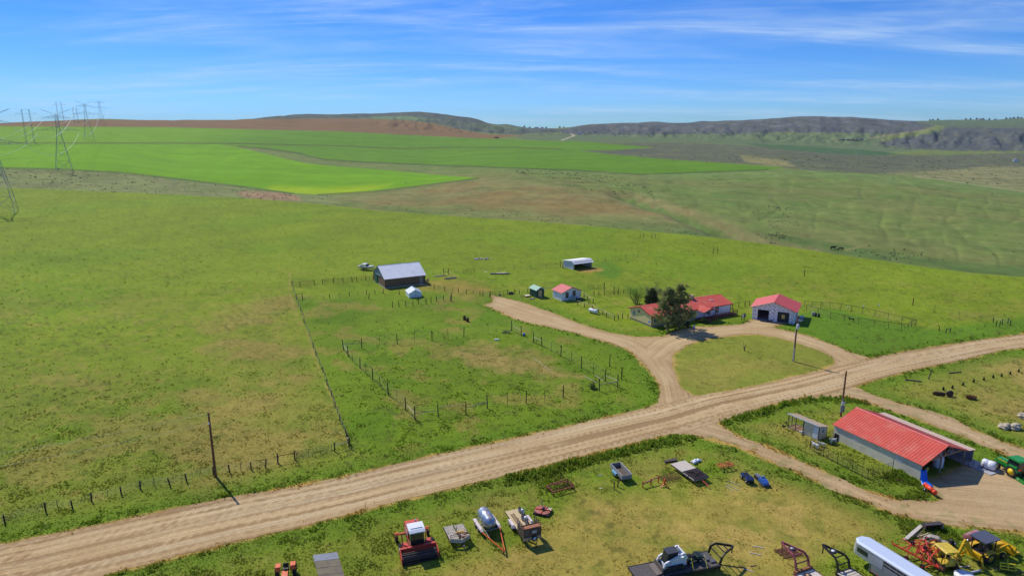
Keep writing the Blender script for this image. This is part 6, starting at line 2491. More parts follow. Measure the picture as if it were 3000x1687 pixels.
	m.bx(-3.2, -1.1, 1.06, 1.12, 0.62, 1.95)
	m.bx(-1.16, -1.1, -1.06, 1.06, 1.0, 2.15)
	m.bx(-3.2, -3.14, -1.06, 1.06, 0.72, 1.3)
	m.build('box_wall', BR, t)
	m = MB()
	m.bx(-1.17, -1.08, -1.13, 1.13, 0.6, 0.98)
	m.build('box_kickboard', mat('tan_kickboard', (176, 158, 124), 0.8), t)
	m = MB()
	m.prism([(-1.9, 2.0), (-1.05, 2.18), (-1.05, 2.22), (-1.9, 2.04)], 'y', -1.14, 1.14)
	m.build('box_lid', mat('rusty_lid', (150, 96, 66), 0.8, var=0.25), t)
	m = MB()
	rr = random.Random(9)
	for r_ in range(2):
		y = -0.05
		for k in range(6):
			w = rr.uniform(0.05, 0.09)
			m.bx(-1.1, -1.093, y, y + w, 1.62 - 0.2 * r_, 1.76 - 0.2 * r_)
			y += w + 0.03
	m.build('lettering', WHITE, t)['kind'] = 'stuff'
	m = MB()
	for k in range(4):
		m.bx(-1.1, -1.085, -0.85, -0.5, 1.3 + k * 0.17, 1.36 + k * 0.17)
	m.bx(-1.1, -1.08, -0.9, -0.86, 1.25, 1.95)
	m.build('ladder', mat('grey_ladder', (130, 126, 122), 0.6), t)
	for y in (-1.12, 1.06):
		m = MB()
		for x in (-3.15, -2.5, -1.85, -1.25):
			m.bar((x, y + 0.03, 1.95), (x, y + 0.03, 2.5), 0.04)
		m.bar((-3.15, y + 0.03, 2.5), (-1.25, y + 0.03, 2.5), 0.04)
		m.bar((-3.15, y + 0.03, 2.2), (-1.25, y + 0.03, 2.2), 0.04)
		m.build('side_rack', BLACK, t)
	wheel(t, (-0.98, 0.2, 0.78), 0.36, 0.2, RUBBER, WHITE_RIM, 0.6, 18, 0, 'x', 'spare_wheel')
	for y in (-1.22, 1.22):
		m = MB()
		m.prism([(-5.9, 0.55), (-5.7, 0.85), (-4.3, 0.85), (-4.0, 0.55)], 'y', y - 0.14, y + 0.14)
		m.build('fender', mat('pink_white_fender', (222, 206, 206), 0.6), t)
		for x in (-5.4, -4.6):
			wheel(t, (x, y, 0.34), 0.34, 0.22, RUBBER, WHITE_RIM, 0.55, 16)
	# motorcycles and ladder on its deck
	def bike(label, x, y, a, colr):
		b = thing('motorcycle', label, 'motorcycle', off(p, rz, x, y) + Vector((0, 0, gz(*p[:2]) + 0.775)), rz + a)
		for xx in (-0.65, 0.68):
			wheel(b, (xx, 0, 0.31), 0.31, 0.12, RUBBER, STEEL, 0.72, 14)
		m = MB()
		m.bar((-0.6, 0, 0.35), (0.05, 0, 0.75), 0.08)
		m.bar((0.05, 0, 0.75), (0.45, 0, 0.85), 0.08)
		m.bar((0.68, 0.07, 0.31), (0.42, 0.07, 0.95), 0.05)
		m.bar((0.68, -0.07, 0.31), (0.42, -0.07, 0.95), 0.05)
		m.build('frame', STEEL, b)
		m = MB()
		m.lathe((-0.15, 0, 0.78), (1, 0, 0.1), [(0, 0.08), (0.1, 0.15), (0.35, 0.16), (0.5, 0.08)], 10)
		m.build('fuel_tank', colr, b)
		m = MB()
		m.box((-0.42, 0, 0.76), (0.6, 0.24, 0.1))
		m.build('seat', BLACK, b)
		m = MB()
		m.tube([(0.35, -0.38, 1.05), (0.42, 0, 0.98), (0.35, 0.38, 1.05)], 0.022)
		m.build('handlebar', STEEL, b)
		m = MB()
		m.lathe((0.05, 0, 0.25), (0, 0, 1), [(0, 0.16), (0.2, 0.18), (0.4, 0.12)], 8)
		m.build('engine', mat('engine_alloy', (150, 150, 156), 0.4, 0.6), b)
	bike('motorcycle with a silver tank at the back of the boxed flatbed', -6.0, 0.6, 0.1, STEEL)
	bike('motorcycle with pale fenders just behind the brown box', -4.3, 0.35, 0.15, mat('pale_bike_paint', (220, 222, 230), 0.4))
	l = put('ladder', 'rusty ladder lying on the boxed flatbed', 'ladder', off(p, rz, -6.7, -0.45), rz)
	l.location.z += 0.78
	m = MB()
	for y in (-0.2, 0.2):
		m.bar((0, y, 0.04), (2.8, y, 0.04), 0.05, 0.07)
	m.build('stile', RUST, l)
	m = MB()
	for k in range(9):
		m.bar((0.15 + 0.31 * k, -0.2, 0.04), (0.15 + 0.31 * k, 0.2, 0.04), 0.035)
	m.build('rung', RUST, l)
	m = MB()
	m.lathe((0, 0, 0), (0, 0, 1), [(0, 0.17), (0.6, 0.17), (0.7, 0.08), (0.8, 0.06)], 10)
	o = tag(m.build('gas_bottle', PLASTIC_W, None, on(*off(p, rz, -3.6, -0.8)[:2]) + Vector((0, 0, 0.775))), 'white gas bottle on the boxed flatbed beside the ladder', 'gas bottle')


build_small_trailers()


def build_implements():
	# rotary mower deck
	p = G(1590, 1500)
	t = put('rotary_mower', 'faded red round deck mower lying in the weeds', 'mower', p, R(-20))
	m = MB()
	m.prism([(-1.0, -0.5), (-0.4, -0.95), (0.5, -0.95), (1.05, -0.4), (1.05, 0.35), (0.6, 0.9), (-0.45, 0.95), (-1.0, 0.45)], 'z', 0.3, 0.38)
	m.build('deck', FADED_RED, t)
	m = MB()
	m.bx(0.55, 1.06, 0.1, 0.75, 0.385, 0.4)
	m.build('patch', mat('cream_patch', (216, 202, 170), 0.7), t)
	m = MB()
	m.bar((-0.95, -0.1, 0.44), (1.0, 0.1, 0.44), 0.1, 0.1)
	m.bar((0.05, -0.9, 0.44), (0, 0.9, 0.44), 0.08, 0.08)
	m.build('brace', ORANGE, t)
	m = MB()
	m.lathe((0.05, 0, 0.38), (0, 0, 1), [(0, 0.25), (0.2, 0.22), (0.32, 0.12)], 10)
	m.cyl((0.05, 0, 0.55), (-0.6, 1.3, 1.0), 0.05)
	for y in (-0.35, 0.35):
		m.bar((0.2, y, 0.4), (0.75, y * 0.4, 0.95), 0.05)
		m.bar((0.75, y * 0.4, 0.95), (1.2, y, 0.3), 0.05)
	m.build('gearbox', BLACK, t)
	m = MB()
	m.bx(-1.0, 1.0, -0.9, 0.9, 0.02, 0.3)
	m.build('skirt', mat('dark_skirt', (70, 50, 44), 0.8), t)

	# harrow frame
	c = [G(1601, 1433), G(1620, 1452), G(1682, 1434), G(1662, 1419)]
	t = thing('harrow', 'dark red rectangular harrow frame with a diagonal mast in the weeds', 'harrow', c[1])
	z = Vector((0, 0, 0.55))
	q = [v - c[1] for v in c]
	rm = mat('dark_red_frame', (148, 62, 56), 0.6, var=0.2)
	for a, b in ((0, 1), (1, 2), (2, 3), (3, 0)):
		m = MB()
		m.bar(q[a] + z, q[b] + z, 0.1, 0.1)
		m.build('beam', rm, t)
	apex = (q[2] + q[3]) / 2 + Vector((-0.4, 0.2, 1.25))
	for k in (0, 2, 3):
		m = MB()
		m.bar(apex, q[k] + z, 0.07)
		m.build('strut', rm, t)
	m = MB()
	for i in range(7):
		a, b = q[0].lerp(q[3], (i + 0.5) / 7), q[1].lerp(q[2], (i + 0.5) / 7)
		m.bar(a + z, b + z, 0.035)
		for j in range(4):
			s = a.lerp(b, (j + 0.5) / 4)
			m.bar(s + z, s + Vector((0, 0, 0.05)), 0.025)
	m.build('tines', RUST, t)
	for v in q:
		m = MB()
		m.bar(v + z, v, 0.08)
		m.build('foot', rm, t)

	# grey dump wagon
	p = G(1836, 1413)
	rz = R(-72)
	t = put('dump_wagon', 'weathered grey box wagon with a blue fender in the weeds', 'wagon', p, rz)
	GW = mat('grey_wagon_wood', (146, 142, 140), 0.85, var=0.2, scale=3)
	for n_, a in (('side_board', (-3.6, 0, -0.75, -0.69, 0.55, 1.2)), ('side_board', (-3.6, 0, 0.69, 0.75, 0.55, 1.2)), ('end_board', (-0.06, 0, -0.68, 0.68, 0.55, 1.15)), ('end_board', (-3.6, -3.54, -0.68, 0.68, 0.55, 1.2))):
		m = MB()
		m.bx(*a)
		m.build(n_, GW, t)
	m = MB()
	m.bx(-3.55, -0.05, -0.7, 0.7, 0.5, 0.55)
	m.build('bed', mat('wagon_bed', (96, 86, 72), 0.9), t)
	m = MB()
	for y in (-0.78, 0.72):
		m.bx(-3.62, 0.02, y, y + 0.06, 1.2, 1.26)
	m.build('top_rail', mat('pale_wagon_rail', (180, 178, 176), 0.7), t)
	for y in (-0.9, 0.9):
		wheel(t, (-2.0, y, 0.36), 0.36, 0.2, RUBBER, STEEL, 0.55, 14)
	m = MB()
	m.bx(-2.6, -1.4, -1.02, -0.78, 0.74, 0.8)
	m.bx(-2.6, -1.4, -1.03, -0.99, 0.5, 0.74)
	m.build('fender', mat('light_blue_paint', (124, 176, 206), 0.6), t)
	for k, (a, h) in enumerate(((1799, 1433), (1809, 1425))):
		g = G(a, h)
		m = MB()
		m.bx(-0.07, 0.07, -0.07, 0.07, -0.05, 1.05)
		m.bx(-0.12, 0.12, -0.12, 0.12, 1.05, 1.1)
		o = tag(m.build('steel_stub', RUST, None, g), 'rusty upright steel stub %s the grey wagon' % ('farther from' if k == 0 else 'nearer to'), 'post')
		o.rotation_euler = (0, 0.1 * k, 0)

	# long red pipe implement
	A, B = G(1881, 1428), G(1930, 1412)
	d = B - A
	t = thing('toolbar', 'long salmon red tool bar propped on short legs in the lot', 'implement', A, math.atan2(d.y, d.x))
	L = d.length
	m = MB()
	m.cyl((0, 0, 0.62), (L * 0.55, 0, 0.66), 0.1, n=10)
	m.cyl((L * 0.5, 0, 0.75), (L, 0, 0.78), 0.08, n=10)
	m.build('pipe', FADED_RED, t)
	for x in (0.1, L * 0.52, L - 0.1):
		m = MB()
		m.bx(x - 0.06, x + 0.06, -0.06, 0.06, 0, 0.95)
		m.build('leg', RED2, t)

	# rusty harrow section
	t = put('harrow_section', 'flat rusty spike harrow lying beside the plank trailer', 'harrow', G(1962, 1402), R(22))
	for i in range(6):
		m = MB()
		m.bar((-1.5, -0.75 + 0.3 * i, 0.3), (1.5, -0.75 + 0.3 * i, 0.3 + 0.03 * i), 0.05)
		m.build('bar', RUST, t)
	for i in range(8):
		m = MB()
		m.bar((-1.4 + 0.4 * i, -0.8, 0.33), (-1.2 + 0.4 * i, 0.8, 0.42), 0.04)
		m.build('cross_bar', RUST, t)
	m = MB()
	for i in range(6):
		for j in range(7):
			m.bar((-1.4 + 0.45 * j, -0.75 + 0.3 * i, 0.3), (-1.4 + 0.45 * j, -0.75 + 0.3 * i, 0.0), 0.025)
	m.build('spikes', RUST, t)

	# small orange three-legged part
	t = put('plow_part', 'small bright orange three legged plow part in the lot', 'implement', G(1946, 1424), R(10))
	m = MB()
	m.prism([(-0.14, 0.3), (0.14, 0.3), (0.07, 1.1), (-0.07, 1.1)], 'y', -0.1, 0.1)
	m.build('mast', ORANGE, t)
	for a in (200, 320, 90):
		m = MB()
		m.bar((0, 0, 0.45), (0.65 * math.cos(R(a)), 0.65 * math.sin(R(a)), 0.1), 0.12, 0.1)
		m.build('leg', ORANGE, t)

	# plank deck trailer with a cattle guard on it
	A, B, C_ = at_z(1965, 1357, 0.7), at_z(2007, 1345, 0.7), at_z(2035, 1407, 0.7)
	rz = math.atan2((C_ - A).y, (C_ - A).x)
	L = (C_ - A).length
	t = put('plank_trailer', 'flat weathered plank trailer carrying a dark cattle guard', 'trailer', A, rz)
	W = 2.55
	planks(t, 0, L, 0, W, 0.66, 13, mat('bleached_planks', (206, 194, 176), 0.85, var=0.16, scale=3), 'x', jitter=0.02)
	m = MB()
	for y in (0.02, W - 0.02):
		m.bar((0, y, 0.58), (L, y, 0.58), 0.08, 0.14)
	for x in (0.2, L / 2, L - 0.05):
		m.bar((x, 0.08, 0.6), (x, W - 0.08, 0.6), 0.08, 0.1)
	m.build('frame', mat('dark_trailer_frame', (74, 60, 50), 0.7), t)
	m = MB()
	m.bar((L, W / 2, 0.55), (L + 1.5, W / 2, 0.35), 0.1, 0.1)
	m.build('tongue', mat('red_tongue', (200, 80, 72), 0.5), t)
	for y in (0.3, W - 0.3):
		for x in (L * 0.45, L * 0.45 + 0.75):
			wheel(t, (x, y, 0.3), 0.3, 0.2, RUBBER, STEEL, 0.55, 14)
	g = put('cattle_guard', 'dark steel bar grid lying on the front of the plank trailer', 'grid', off(A, rz, L * 0.5, 0), rz)
	g.location.z += 0.715
	for k in range(13):
		m = MB()
		y = 0.1 + k * (W - 0.2) / 12
		m.bar((0.05, y, 0.12), (L * 0.48, y, 0.12), 0.07, 0.07)
		m.build('bar', PIPE, g)
	m = MB()
	for x in (0.0, L * 0.24, L * 0.48):
		m.bar((x, 0, 0.04), (x, W, 0.04), 0.08, 0.08)
	m.build('cross_beam', PIPE, g)
	m = MB()
	m.bar((0.4, 0.5, 0.22), (1.9, 2.1, 0.22), 0.12, 0.1)
	m.bar((1.9, 0.6, 0.2), (0.9, 2.3, 0.2), 0.1, 0.08)
	m.bar((0.5, 1.0, 0.3), (2.0, 1.3, 0.3), 0.1, 0.08)
	m.build('loose_bar', PIPE, g)
	# planks stacked behind it
	t = put('plank_stack', 'low stack of dark weathered boards behind the plank trailer', 'lumber', G(1963, 1350), R(12))
	for k in range(6):
		m = MB()
		m.box((0.05 * (k % 3), -0.3 + 0.2 * (k % 3), 0.08 + 0.12 * (k // 3)), (2.0, 0.17, 0.1), 0.03 * k)
		m.build('board', mat('dark_board', (92, 82, 74), 0.9, var=0.25), t)
	# white sacks
	t = put('sack_heap', 'heap of white torn plastic sacks behind the plank trailer', 'sacks', G(2043, 1354), R(20))
	rr = random.Random(4)
	for k in range(7):
		m = MB()
		a = rr.random() * 3
		c, h = Vector((rr.uniform(-0.8, 0.8), rr.uniform(-0.35, 0.35), 0)), rr.uniform(0.22, 0.4)
		m.lathe(c + Vector((-0.35 * math.cos(a), -0.35 * math.sin(a), h * 0.55)), (math.cos(a), math.sin(a), 0.06), [(0, 0.05), (0.08, h * 0.5), (0.3, h * 0.62), (0.55, h * 0.55), (0.72, 0.05)], 9)
		m.build('sack', mat('white_sack', (228, 230, 236), 0.6, var=0.12, bump=0.4), t)
	# orange cultivator frame
	t = put('cultivator', 'orange tubular cultivator frame standing in the grass', 'implement', G(2124, 1372), R(16))
	fr = mat('rust_orange_frame', (196, 98, 56), 0.6, var=0.2)
	for a, b in (((-1.1, -0.5), (1.1, -0.5)), ((-1.1, 0.5), (1.1, 0.5)), ((-1.1, -0.5), (-1.1, 0.5)), ((1.1, -0.5), (1.1, 0.5)), ((-0.35, -0.5), (-0.35, 0.5)), ((0.4, -0.5), (0.4, 0.5)), ((-1.1, -0.5), (-0.35, 0.5)), ((1.1, -0.5), (0.4, 0.5))):
		m = MB()
		m.bar((*a, 0.62), (*b, 0.62), 0.11, 0.11)
		m.build('beam', fr, t)
	for x in (-1.0, -0.3, 0.4, 1.0):
		m = MB()
		m.tube([(x, 0.45, 0.62), (x + 0.1, 0.65, 0.4), (x, 0.5, 0.05)], 0.04)
		m.build('shank', fr, t)
	m = MB()
	m.bar((-0.3, -0.5, 0.65), (0, -0.4, 1.15), 0.08)
	m.bar((0.3, -0.5, 0.65), (0, -0.4, 1.15), 0.08)
	m.build('hitch_mast', fr, t)
	# ATV and snowmobile
	t = put('quad_bike', 'dark blue quad bike parked beside the snowmobile', 'quad bike', G(2188, 1408), R(-80))
	quad(t, mat('dark_blue_plastic', (36, 62, 110), 0.4))
	t = put('snowmobile', 'bright blue and silver snowmobile on the grass', 'snowmobile', G(2229, 1413), R(-78))
	m = MB()
	m.prism([(-0.1, 0.35), (1.35, 0.3), (1.25, 0.6), (0.75, 0.85), (0.1, 0.95), (-0.1, 0.75)], 'y', -0.42, 0.42)
	m.build('cowl', mat('bright_blue_cowl', (56, 100, 176), 0.45, coat=0.1), t)
	m = MB()
	m.prism([(0.3, 0.93), (0.6, 0.86), (0.35, 1.15), (0.25, 1.15)], 'y', -0.3, 0.3)
	m.build('windshield', mat('smoke_screen', (120, 150, 176), 0.2), t)
	m = MB()
	m.prism([(-1.3, 0.5), (-0.1, 0.5), (-0.1, 0.75), (-0.9, 0.78), (-1.3, 0.7)], 'y', -0.25, 0.25)
	m.build('seat', mat('grey_seat', (110, 110, 118), 0.6), t)
	m = MB()
	m.bx(-1.45, 0.1, -0.22, 0.22, 0.05, 0.42)
	m.build('track', BLACK, t)
	for y in (-0.5, 0.5):
		m = MB()
		m.bx(0.2, 1.3, y - 0.07, y + 0.07, 0.02, 0.07)
		m.bar((1.3, y, 0.05), (1.5, y, 0.25), 0.1, 0.04)
		m.bar((0.8, y, 0.06), (0.75, y * 0.6, 0.45), 0.05)
		m.build('ski', BLACK, t)
	m = MB()
	m.tube([(0.05, -0.35, 1.05), (0.12, 0, 0.98), (0.05, 0.35, 1.05)], 0.025)
	m.build('handlebar', BLACK, t)
	# irrigation pipes
	rr = random.Random(8)
	for k, (a, b) in enumerate((((2135, 1409), (2172, 1425)), ((2128, 1417), (2165, 1437)), ((2126, 1424), (2152, 1440)))):
		A, B = G(*a), G(*b)
		m = MB()
		m.cyl(Vector((0, 0, 0.06)), B - A + Vector((0, 0, 0.06)), 0.045, n=8)
		tag(m.build('pipe_length', mat('pale_pipe', (178, 178, 150), 0.5), None, A), ['longest and uppermost', 'middle', 'shortest and lowest'][k] + ' of three thin pipes lying left of the quad bike', 'pipe')
	# broken pieces on the ground
	for k, (a, ln, rz, c, nm, lb) in enumerate((((1758, 1392), 0.7, 0.3, (186, 180, 178), 'scrap_piece', 'pale scrap lying in the weeds left of the grey wagon'), ((1761, 1431), 0.4, 0.2, (222, 220, 214), 'scrap_piece', 'small white block in the grass below the wagon'),
												 ((2222, 1602), 1.2, -0.3, (196, 186, 168), 'fence_stake', 'upper pale stake lying left of the maroon trailer'), ((2213, 1622), 1.3, -0.35, (186, 176, 160), 'fence_stake', 'middle pale stake lying left of the maroon trailer'),
												 ((2192, 1670), 1.1, -0.55, (190, 182, 170), 'fence_stake', 'lowest pale stake lying right of the skid steer trailer'), ((2207, 1657), 0.8, 0.3, (120, 88, 64), 'fence_stake', 'brown stake crossing above the lowest pale stake'))):
		m = MB()
		m.bx(-ln / 2, ln / 2, -0.05, 0.05, 0.0, 0.07)
		m.bx(-ln / 2 + 0.04, -ln / 2 + 0.14, -0.06, 0.06, 0.07, 0.09)
		o = tag(m.build(nm, mat('scrap_%d' % k, c, 0.8), None, G(*a)), lb, 'stake' if 'stake' in nm else 'scrap')
		o.rotation_euler[2] = rz


def quad(t, pm, rack=BLACK):
	for x in (-0.6, 0.65):
		for y in (-0.45, 0.45):
			wheel(t, (x, y, 0.3), 0.3, 0.24, RUBBER, STEEL, 0.5, 14)
	m = MB()
	m.prism([(0.2, 0.55), (1.0, 0.6), (1.0, 0.75), (0.5, 0.9), (0.15, 0.85)], 'y', -0.5, 0.5)
	m.build('front_fender', pm, t)
	m = MB()
	m.prism([(-1.0, 0.6), (-0.2, 0.55), (-0.2, 0.72), (-0.95, 0.78)], 'y', -0.5, 0.5)
	m.build('rear_fender', pm, t)
	m = MB()
	m.prism([(-0.75, 0.7), (0.15, 0.7), (0.1, 0.85), (-0.7, 0.88)], 'y', -0.17, 0.17)
	m.build('seat', BLACK, t)
	m = MB()
	m.bx(-0.7, 0.8, -0.2, 0.2, 0.25, 0.6)
	m.build('engine', mat('quad_engine', (60, 58, 60), 0.6), t)
	m = MB()
	m.tube([(0.15, -0.38, 1.08), (0.3, 0, 1.0), (0.15, 0.38, 1.08)], 0.025)
	m.cyl((0.35, 0, 0.85), (0.3, 0, 1.0), 0.03)
	m.build('handlebar', BLACK, t)
	for x0, x1 in ((0.4, 1.0), (-1.0, -0.35)):
		m = MB()
		for k in range(5):
			y = -0.4 + 0.2 * k
			m.bar((x0, y, 0.95), (x1, y, 0.95), 0.025)
		m.bar((x0, -0.42, 0.95), (x0, 0.42, 0.95), 0.03)
		m.bar((x1, -0.42, 0.95), (x1, 0.42, 0.95), 0.03)
		m.build('rack', rack, t)


build_implements()


# ------------------------------------------------------------------ gooseneck trailers
def neck(t, W, z, m, lift=1.5, reach=2.6, spare=None):
	"""gooseneck: uprights on the deck front, arms converging to a coupler"""
	for s in (-1, 1):
		a = MB()
		y = s * W * 0.36
		pr = [(0, y, z - 0.1), (0.25, y, z + lift * 0.7), (0.75, y * 0.85, z + lift), (reach, y * 0.12, z + lift * 0.92)]
		for p, q in zip(pr[:-1], pr[1:]):
			a.bar(p, q, 0.12, 0.26)
		a.build('neck_arm', m, t)
	b = MB()
	for x, y in ((0.2, 0.36), (0.75, 0.31), (1.4, 0.22)):
		zz = z + lift * (0.55 if x < 0.5 else 0.98)
		b.bar((x, -W * y, zz), (x, W * y, zz), 0.08, 0.1)
	b.build('neck_crossbar', m, t)
	b = MB()
	b.bx(reach - 0.1, reach + 0.12, -0.12, 0.12, z + lift * 0.85, z + lift * 1.02)
	b.cyl((reach, 0, z + lift * 0.9), (reach, 0, z + 0.15), 0.07, n=8)
	b.build('coupler', m, t)
	if spare:
		wheel(t, (reach * 0.55, 0, z + lift * 1.0), 0.38, 0.2, RUBBER, spare, 0.6, 18, 0, 'z', 'spare_wheel')
	l = MB()
	for s in (-1, 1):
		l.bx(0.1, 0.24, s * W * 0.3 - 0.06, s * W * 0.3 + 0.06, 0, z - 0.15)
	l.build('landing_leg', m, t)


def build_goosenecks():
	# black equipment trailer with the skid steer
	A, B = at_z(2108, 1654, 0.85), at_z(2076, 1609, 0.85)
	rz = math.atan2((B - A).y, (B - A).x) - math.pi / 2
	rz = rz * 0.5 + 0.5 * ang((2016, 1690), (2108, 1659))
	mid = (A + B) / 2
	t = put('gooseneck_trailer', 'long black gooseneck trailer loaded with a white skid steer', 'trailer', mid, rz)
	W, L, z = 2.7, 10.0, 0.85
	planks(t, -L, -0.1, -W / 2 + 0.1, W / 2 - 0.1, z - 0.05, 9, mat('black_deck', (92, 86, 82), 0.7, var=0.2, dirt=((110, 98, 86), 0.6)), 'x', 'deck_board')
	m = MB()
	for s in (-1, 1):
		m.bar((-L, s * W / 2, z - 0.15), (0, s * W / 2, z - 0.15), 0.12, 0.3)
	for k in range(9):
		m.bx(-L + k * 1.2, -L + k * 1.2 + 0.1, -W / 2 + 0.1, W / 2 - 0.1, z - 0.28, z - 0.1)
	m.build('frame', BLACK, t)
	neck(t, W * 1.15, z, BLACK, 1.1, 2.3)
	m = MB()
	m.box((-1.0, 0.35, z + 0.12), (0.4, 1.3, 0.2), 0.1)
	m.box((-0.5, -0.5, z + 0.08), (0.7, 0.5, 0.14), 0.0)
	m.build('toolbox', mat('grey_toolbox', (96, 94, 98), 0.5), t)
	for y in (-1.15, 1.15):
		for x in (-6.9, -5.9):
			wheel(t, (x, y, 0.38), 0.38, 0.24, RUBBER, STEEL, 0.55, 16)
	# skid steer, facing the tail of the trailer
	s = thing('skid_steer', 'white skid steer loader with a black cab on the long black trailer', 'loader', off(mid, rz, -5.6, 0.0) + Vector((0, 0, gz(*mid[:2]) + z)), rz + math.pi)
	for y in (-0.85, 0.62):
		m = MB()
		m.prism([(-1.3, 0.1), (1.0, 0.05), (1.25, 0.3), (1.0, 0.6), (-1.2, 0.62), (-1.5, 0.35)], 'y', y, y + 0.28)
		m.build('track', RUBBER, s)
	m = MB()
	m.prism([(-1.75, 0.35), (0.9, 0.35), (0.9, 0.75), (0.2, 0.9), (-0.3, 1.3), (-1.7, 1.35)], 'y', -0.56, 0.56)
	m.build('body', WHITE, s)
	m = MB()
	m.prism([(-0.75, 0.95), (0.85, 0.8), (0.75, 1.3), (0.55, 2.0), (-0.65, 2.05)], 'y', -0.5, 0.5)
	c = m.build('cab', mat('skid_cab_dark', (40, 46, 44), 0.3), s)
	m = MB()
	m.bx(-0.75, 0.65, -0.56, 0.56, 2.05, 2.14)
	m.build('cab_roof', mat('dark_grey_roof', (66, 68, 72), 0.5), c)
	for y in (-0.8, 0.62):
		m = MB()
		m.bar((-1.6, y + 0.1, 1.2), (-1.25, y + 0.1, 1.95), 0.16, 0.3)
		m.bar((-1.25, y + 0.1, 1.95), (0.95, y + 0.1, 1.1), 0.16, 0.22)
		m.bar((0.95, y + 0.1, 1.12), (1.25, y + 0.1, 0.35), 0.16, 0.22)
		m.build('lift_arm', WHITE, s)
	m = MB()
	m.bar((-1.25, -0.7, 1.95), (-1.25, 0.72, 1.95), 0.14, 0.14)
	m.build('arm_crossbar', WHITE, s)
	m = MB()
	m.bx(-1.82, -1.76, -0.55, 0.55, 0.4, 1.3)
	m.build('rear_door', mat('orange_trim', (222, 110, 60), 0.5), s)
	m = MB()
	m.prism([(1.3, 0.1), (2.1, 0.05), (2.1, 0.09), (1.45, 0.2), (1.4, 0.75), (1.3, 0.75)], 'y', -0.95, 0.95)
	m.build('bucket', mat('worn_bucket', (110, 100, 92), 0.6, 0.3), s)
	# quad bike and yellow bag behind the skid steer
	q = thing('quad_bike', 'dark green quad bike strapped on the black gooseneck trailer', 'quad bike', off(mid, rz, -2.6, 0.1) + Vector((0, 0, gz(*mid[:2]) + z)), rz)
	quad(q, mat('dark_green_plastic', (40, 62, 56), 0.4))
	for k, x in enumerate((-3.4, -1.7)):
		m = MB()
		a, b = (x, -W / 2, z), (x + 0.25, -0.3, z + 0.85)
		m.bar(a, b, 0.06, 0.02)
		o = m.build('ratchet_strap', mat('yellow_strap', (226, 214, 60), 0.6), None, (t.location.x, t.location.y, t.location.z))
		o.rotation_euler[2] = rz
		tag(o, 'yellow tie strap %s the quad bike on the trailer' % ('behind' if k == 0 else 'in front of'), 'strap')
	m = MB()
	m.lathe((-0.4, 0, 0.28), (1, 0.1, 0), [(0, 0.12), (0.08, 0.26), (0.4, 0.3), (0.75, 0.24), (0.85, 0.1)], 10)
	m.box((0, 0.3, 0.3), (0.5, 0.3, 0.25))
	o = tag(m.build('sprayer_tank', mat('lime_plastic', (208, 218, 60), 0.45), None, off(mid, rz, -3.7, 0.25) + Vector((0, 0, gz(*mid[:2]) + z + 0.55))), 'lime yellow sprayer tank between the skid steer and the green quad bike', 'sprayer')
	o.rotation_euler[2] = rz + 1.3
	m = MB()
	for x in (-0.35, 0.35):
		m.bx(x - 0.03, x + 0.03, -0.25, 0.3, -0.55, 0.02)
	m.build('stand', BLACK, o)

	# maroon flatbed gooseneck
	def bed(label, a, b, zz, m, deckm, spare, nm, wd=None, lift=1.5, reach=2.7, n=9):
		A, B = at_z(*a, zz), at_z(*b, zz)
		rz = math.atan2((B - A).y, (B - A).x) + math.pi / 2
		mid = (A + B) / 2
		W = wd or (B - A).length
		t = put(nm, label, 'trailer', mid, rz)
		planks(t, -7.0, -0.05, -W / 2 + 0.08, W / 2 - 0.08, zz - 0.05, n, deckm, 'x' if n < 12 else 'y', 'deck_board', gap=0.012 if n < 12 else 0.035)
		q = MB()
		for s in (-1, 1):
			q.bar((-7, s * W / 2, zz - 0.12), (0, s * W / 2, zz - 0.12), 0.1, 0.24)
		q.bx(-0.05, 0.1, -W / 2, W / 2, zz - 0.25, zz + 0.02)
		q.build('frame', m, t)
		neck(t, W, zz, m, lift, reach, spare)
		for y in (-0.9, 0.9):
			for x in (-4.9, -4.0):
				wheel(t, (x, y, 0.36), 0.36, 0.24, RUBBER, STEEL, 0.55, 16)
		return t, mid, rz, W
	t, mid, rz, W = bed('maroon gooseneck flatbed with a pale deck and a loose tyre on it', (2325, 1676), (2378, 1658), 0.8, MAROON, mat('pale_deck_wood', (212, 200, 186), 0.8, var=0.12), mat('grey_rim', (170, 160, 164), 0.5), 'flatbed_trailer', 2.55, 1.55, 3.1)
	q = MB()
	q.bx(-0.25, 0.05, -W / 2, W / 2, 0.82, 1.05)
	q.build('headboard', mat('rusty_timber', (140, 92, 56), 0.8, var=0.2), t)
	w = thing('loose_tyre', 'loose tyre with a tan rim lying on the maroon flatbed', 'tyre', off(mid, rz, -1.1, 0.4) + Vector((0, 0, gz(*mid[:2]) + 0.82)), rz)
	wheel(w, (0, 0, 0.12), 0.42, 0.24, RUBBER, mat('tan_rim', (190, 160, 120), 0.6), 0.5, 18, 0, 'z')
	h = put('spike_harrow', 'rusty spike harrow sections lying under the maroon trailer neck', 'harrow', G(2311, 1621), R(15))
	for k in range(9):
		m = MB()
		m.box((-1.1 + 0.26 * k, 0.05 * (k % 2), 0.16), (0.09, 1.9, 0.1), R(20))
		m.build('bar', RUST, h)
	m = MB()
	for k in range(3):
		m.bar((-1.3, -0.6 + 0.6 * k, 0.07), (1.2, -0.6 + 0.6 * k, 0.07), 0.06)
	m.build('cross_bar', RUST, h)
	t, mid, rz, W = bed('black gooseneck trailer with a slatted deck beside the silver stock trailer', (2450, 1676), (2496, 1661), 0.85, BLACK, mat('slat_wood', (196, 184, 168), 0.8, var=0.15), WHITE_RIM, 'slat_trailer', 2.3, 1.3, 3.0, 18)

	# aluminium stock trailer
	F, Bk = at_z(2497, 1577, 2.85), at_z(2671, 1686, 2.85)
	rz = math.atan2((F - Bk).y, (F - Bk).x)
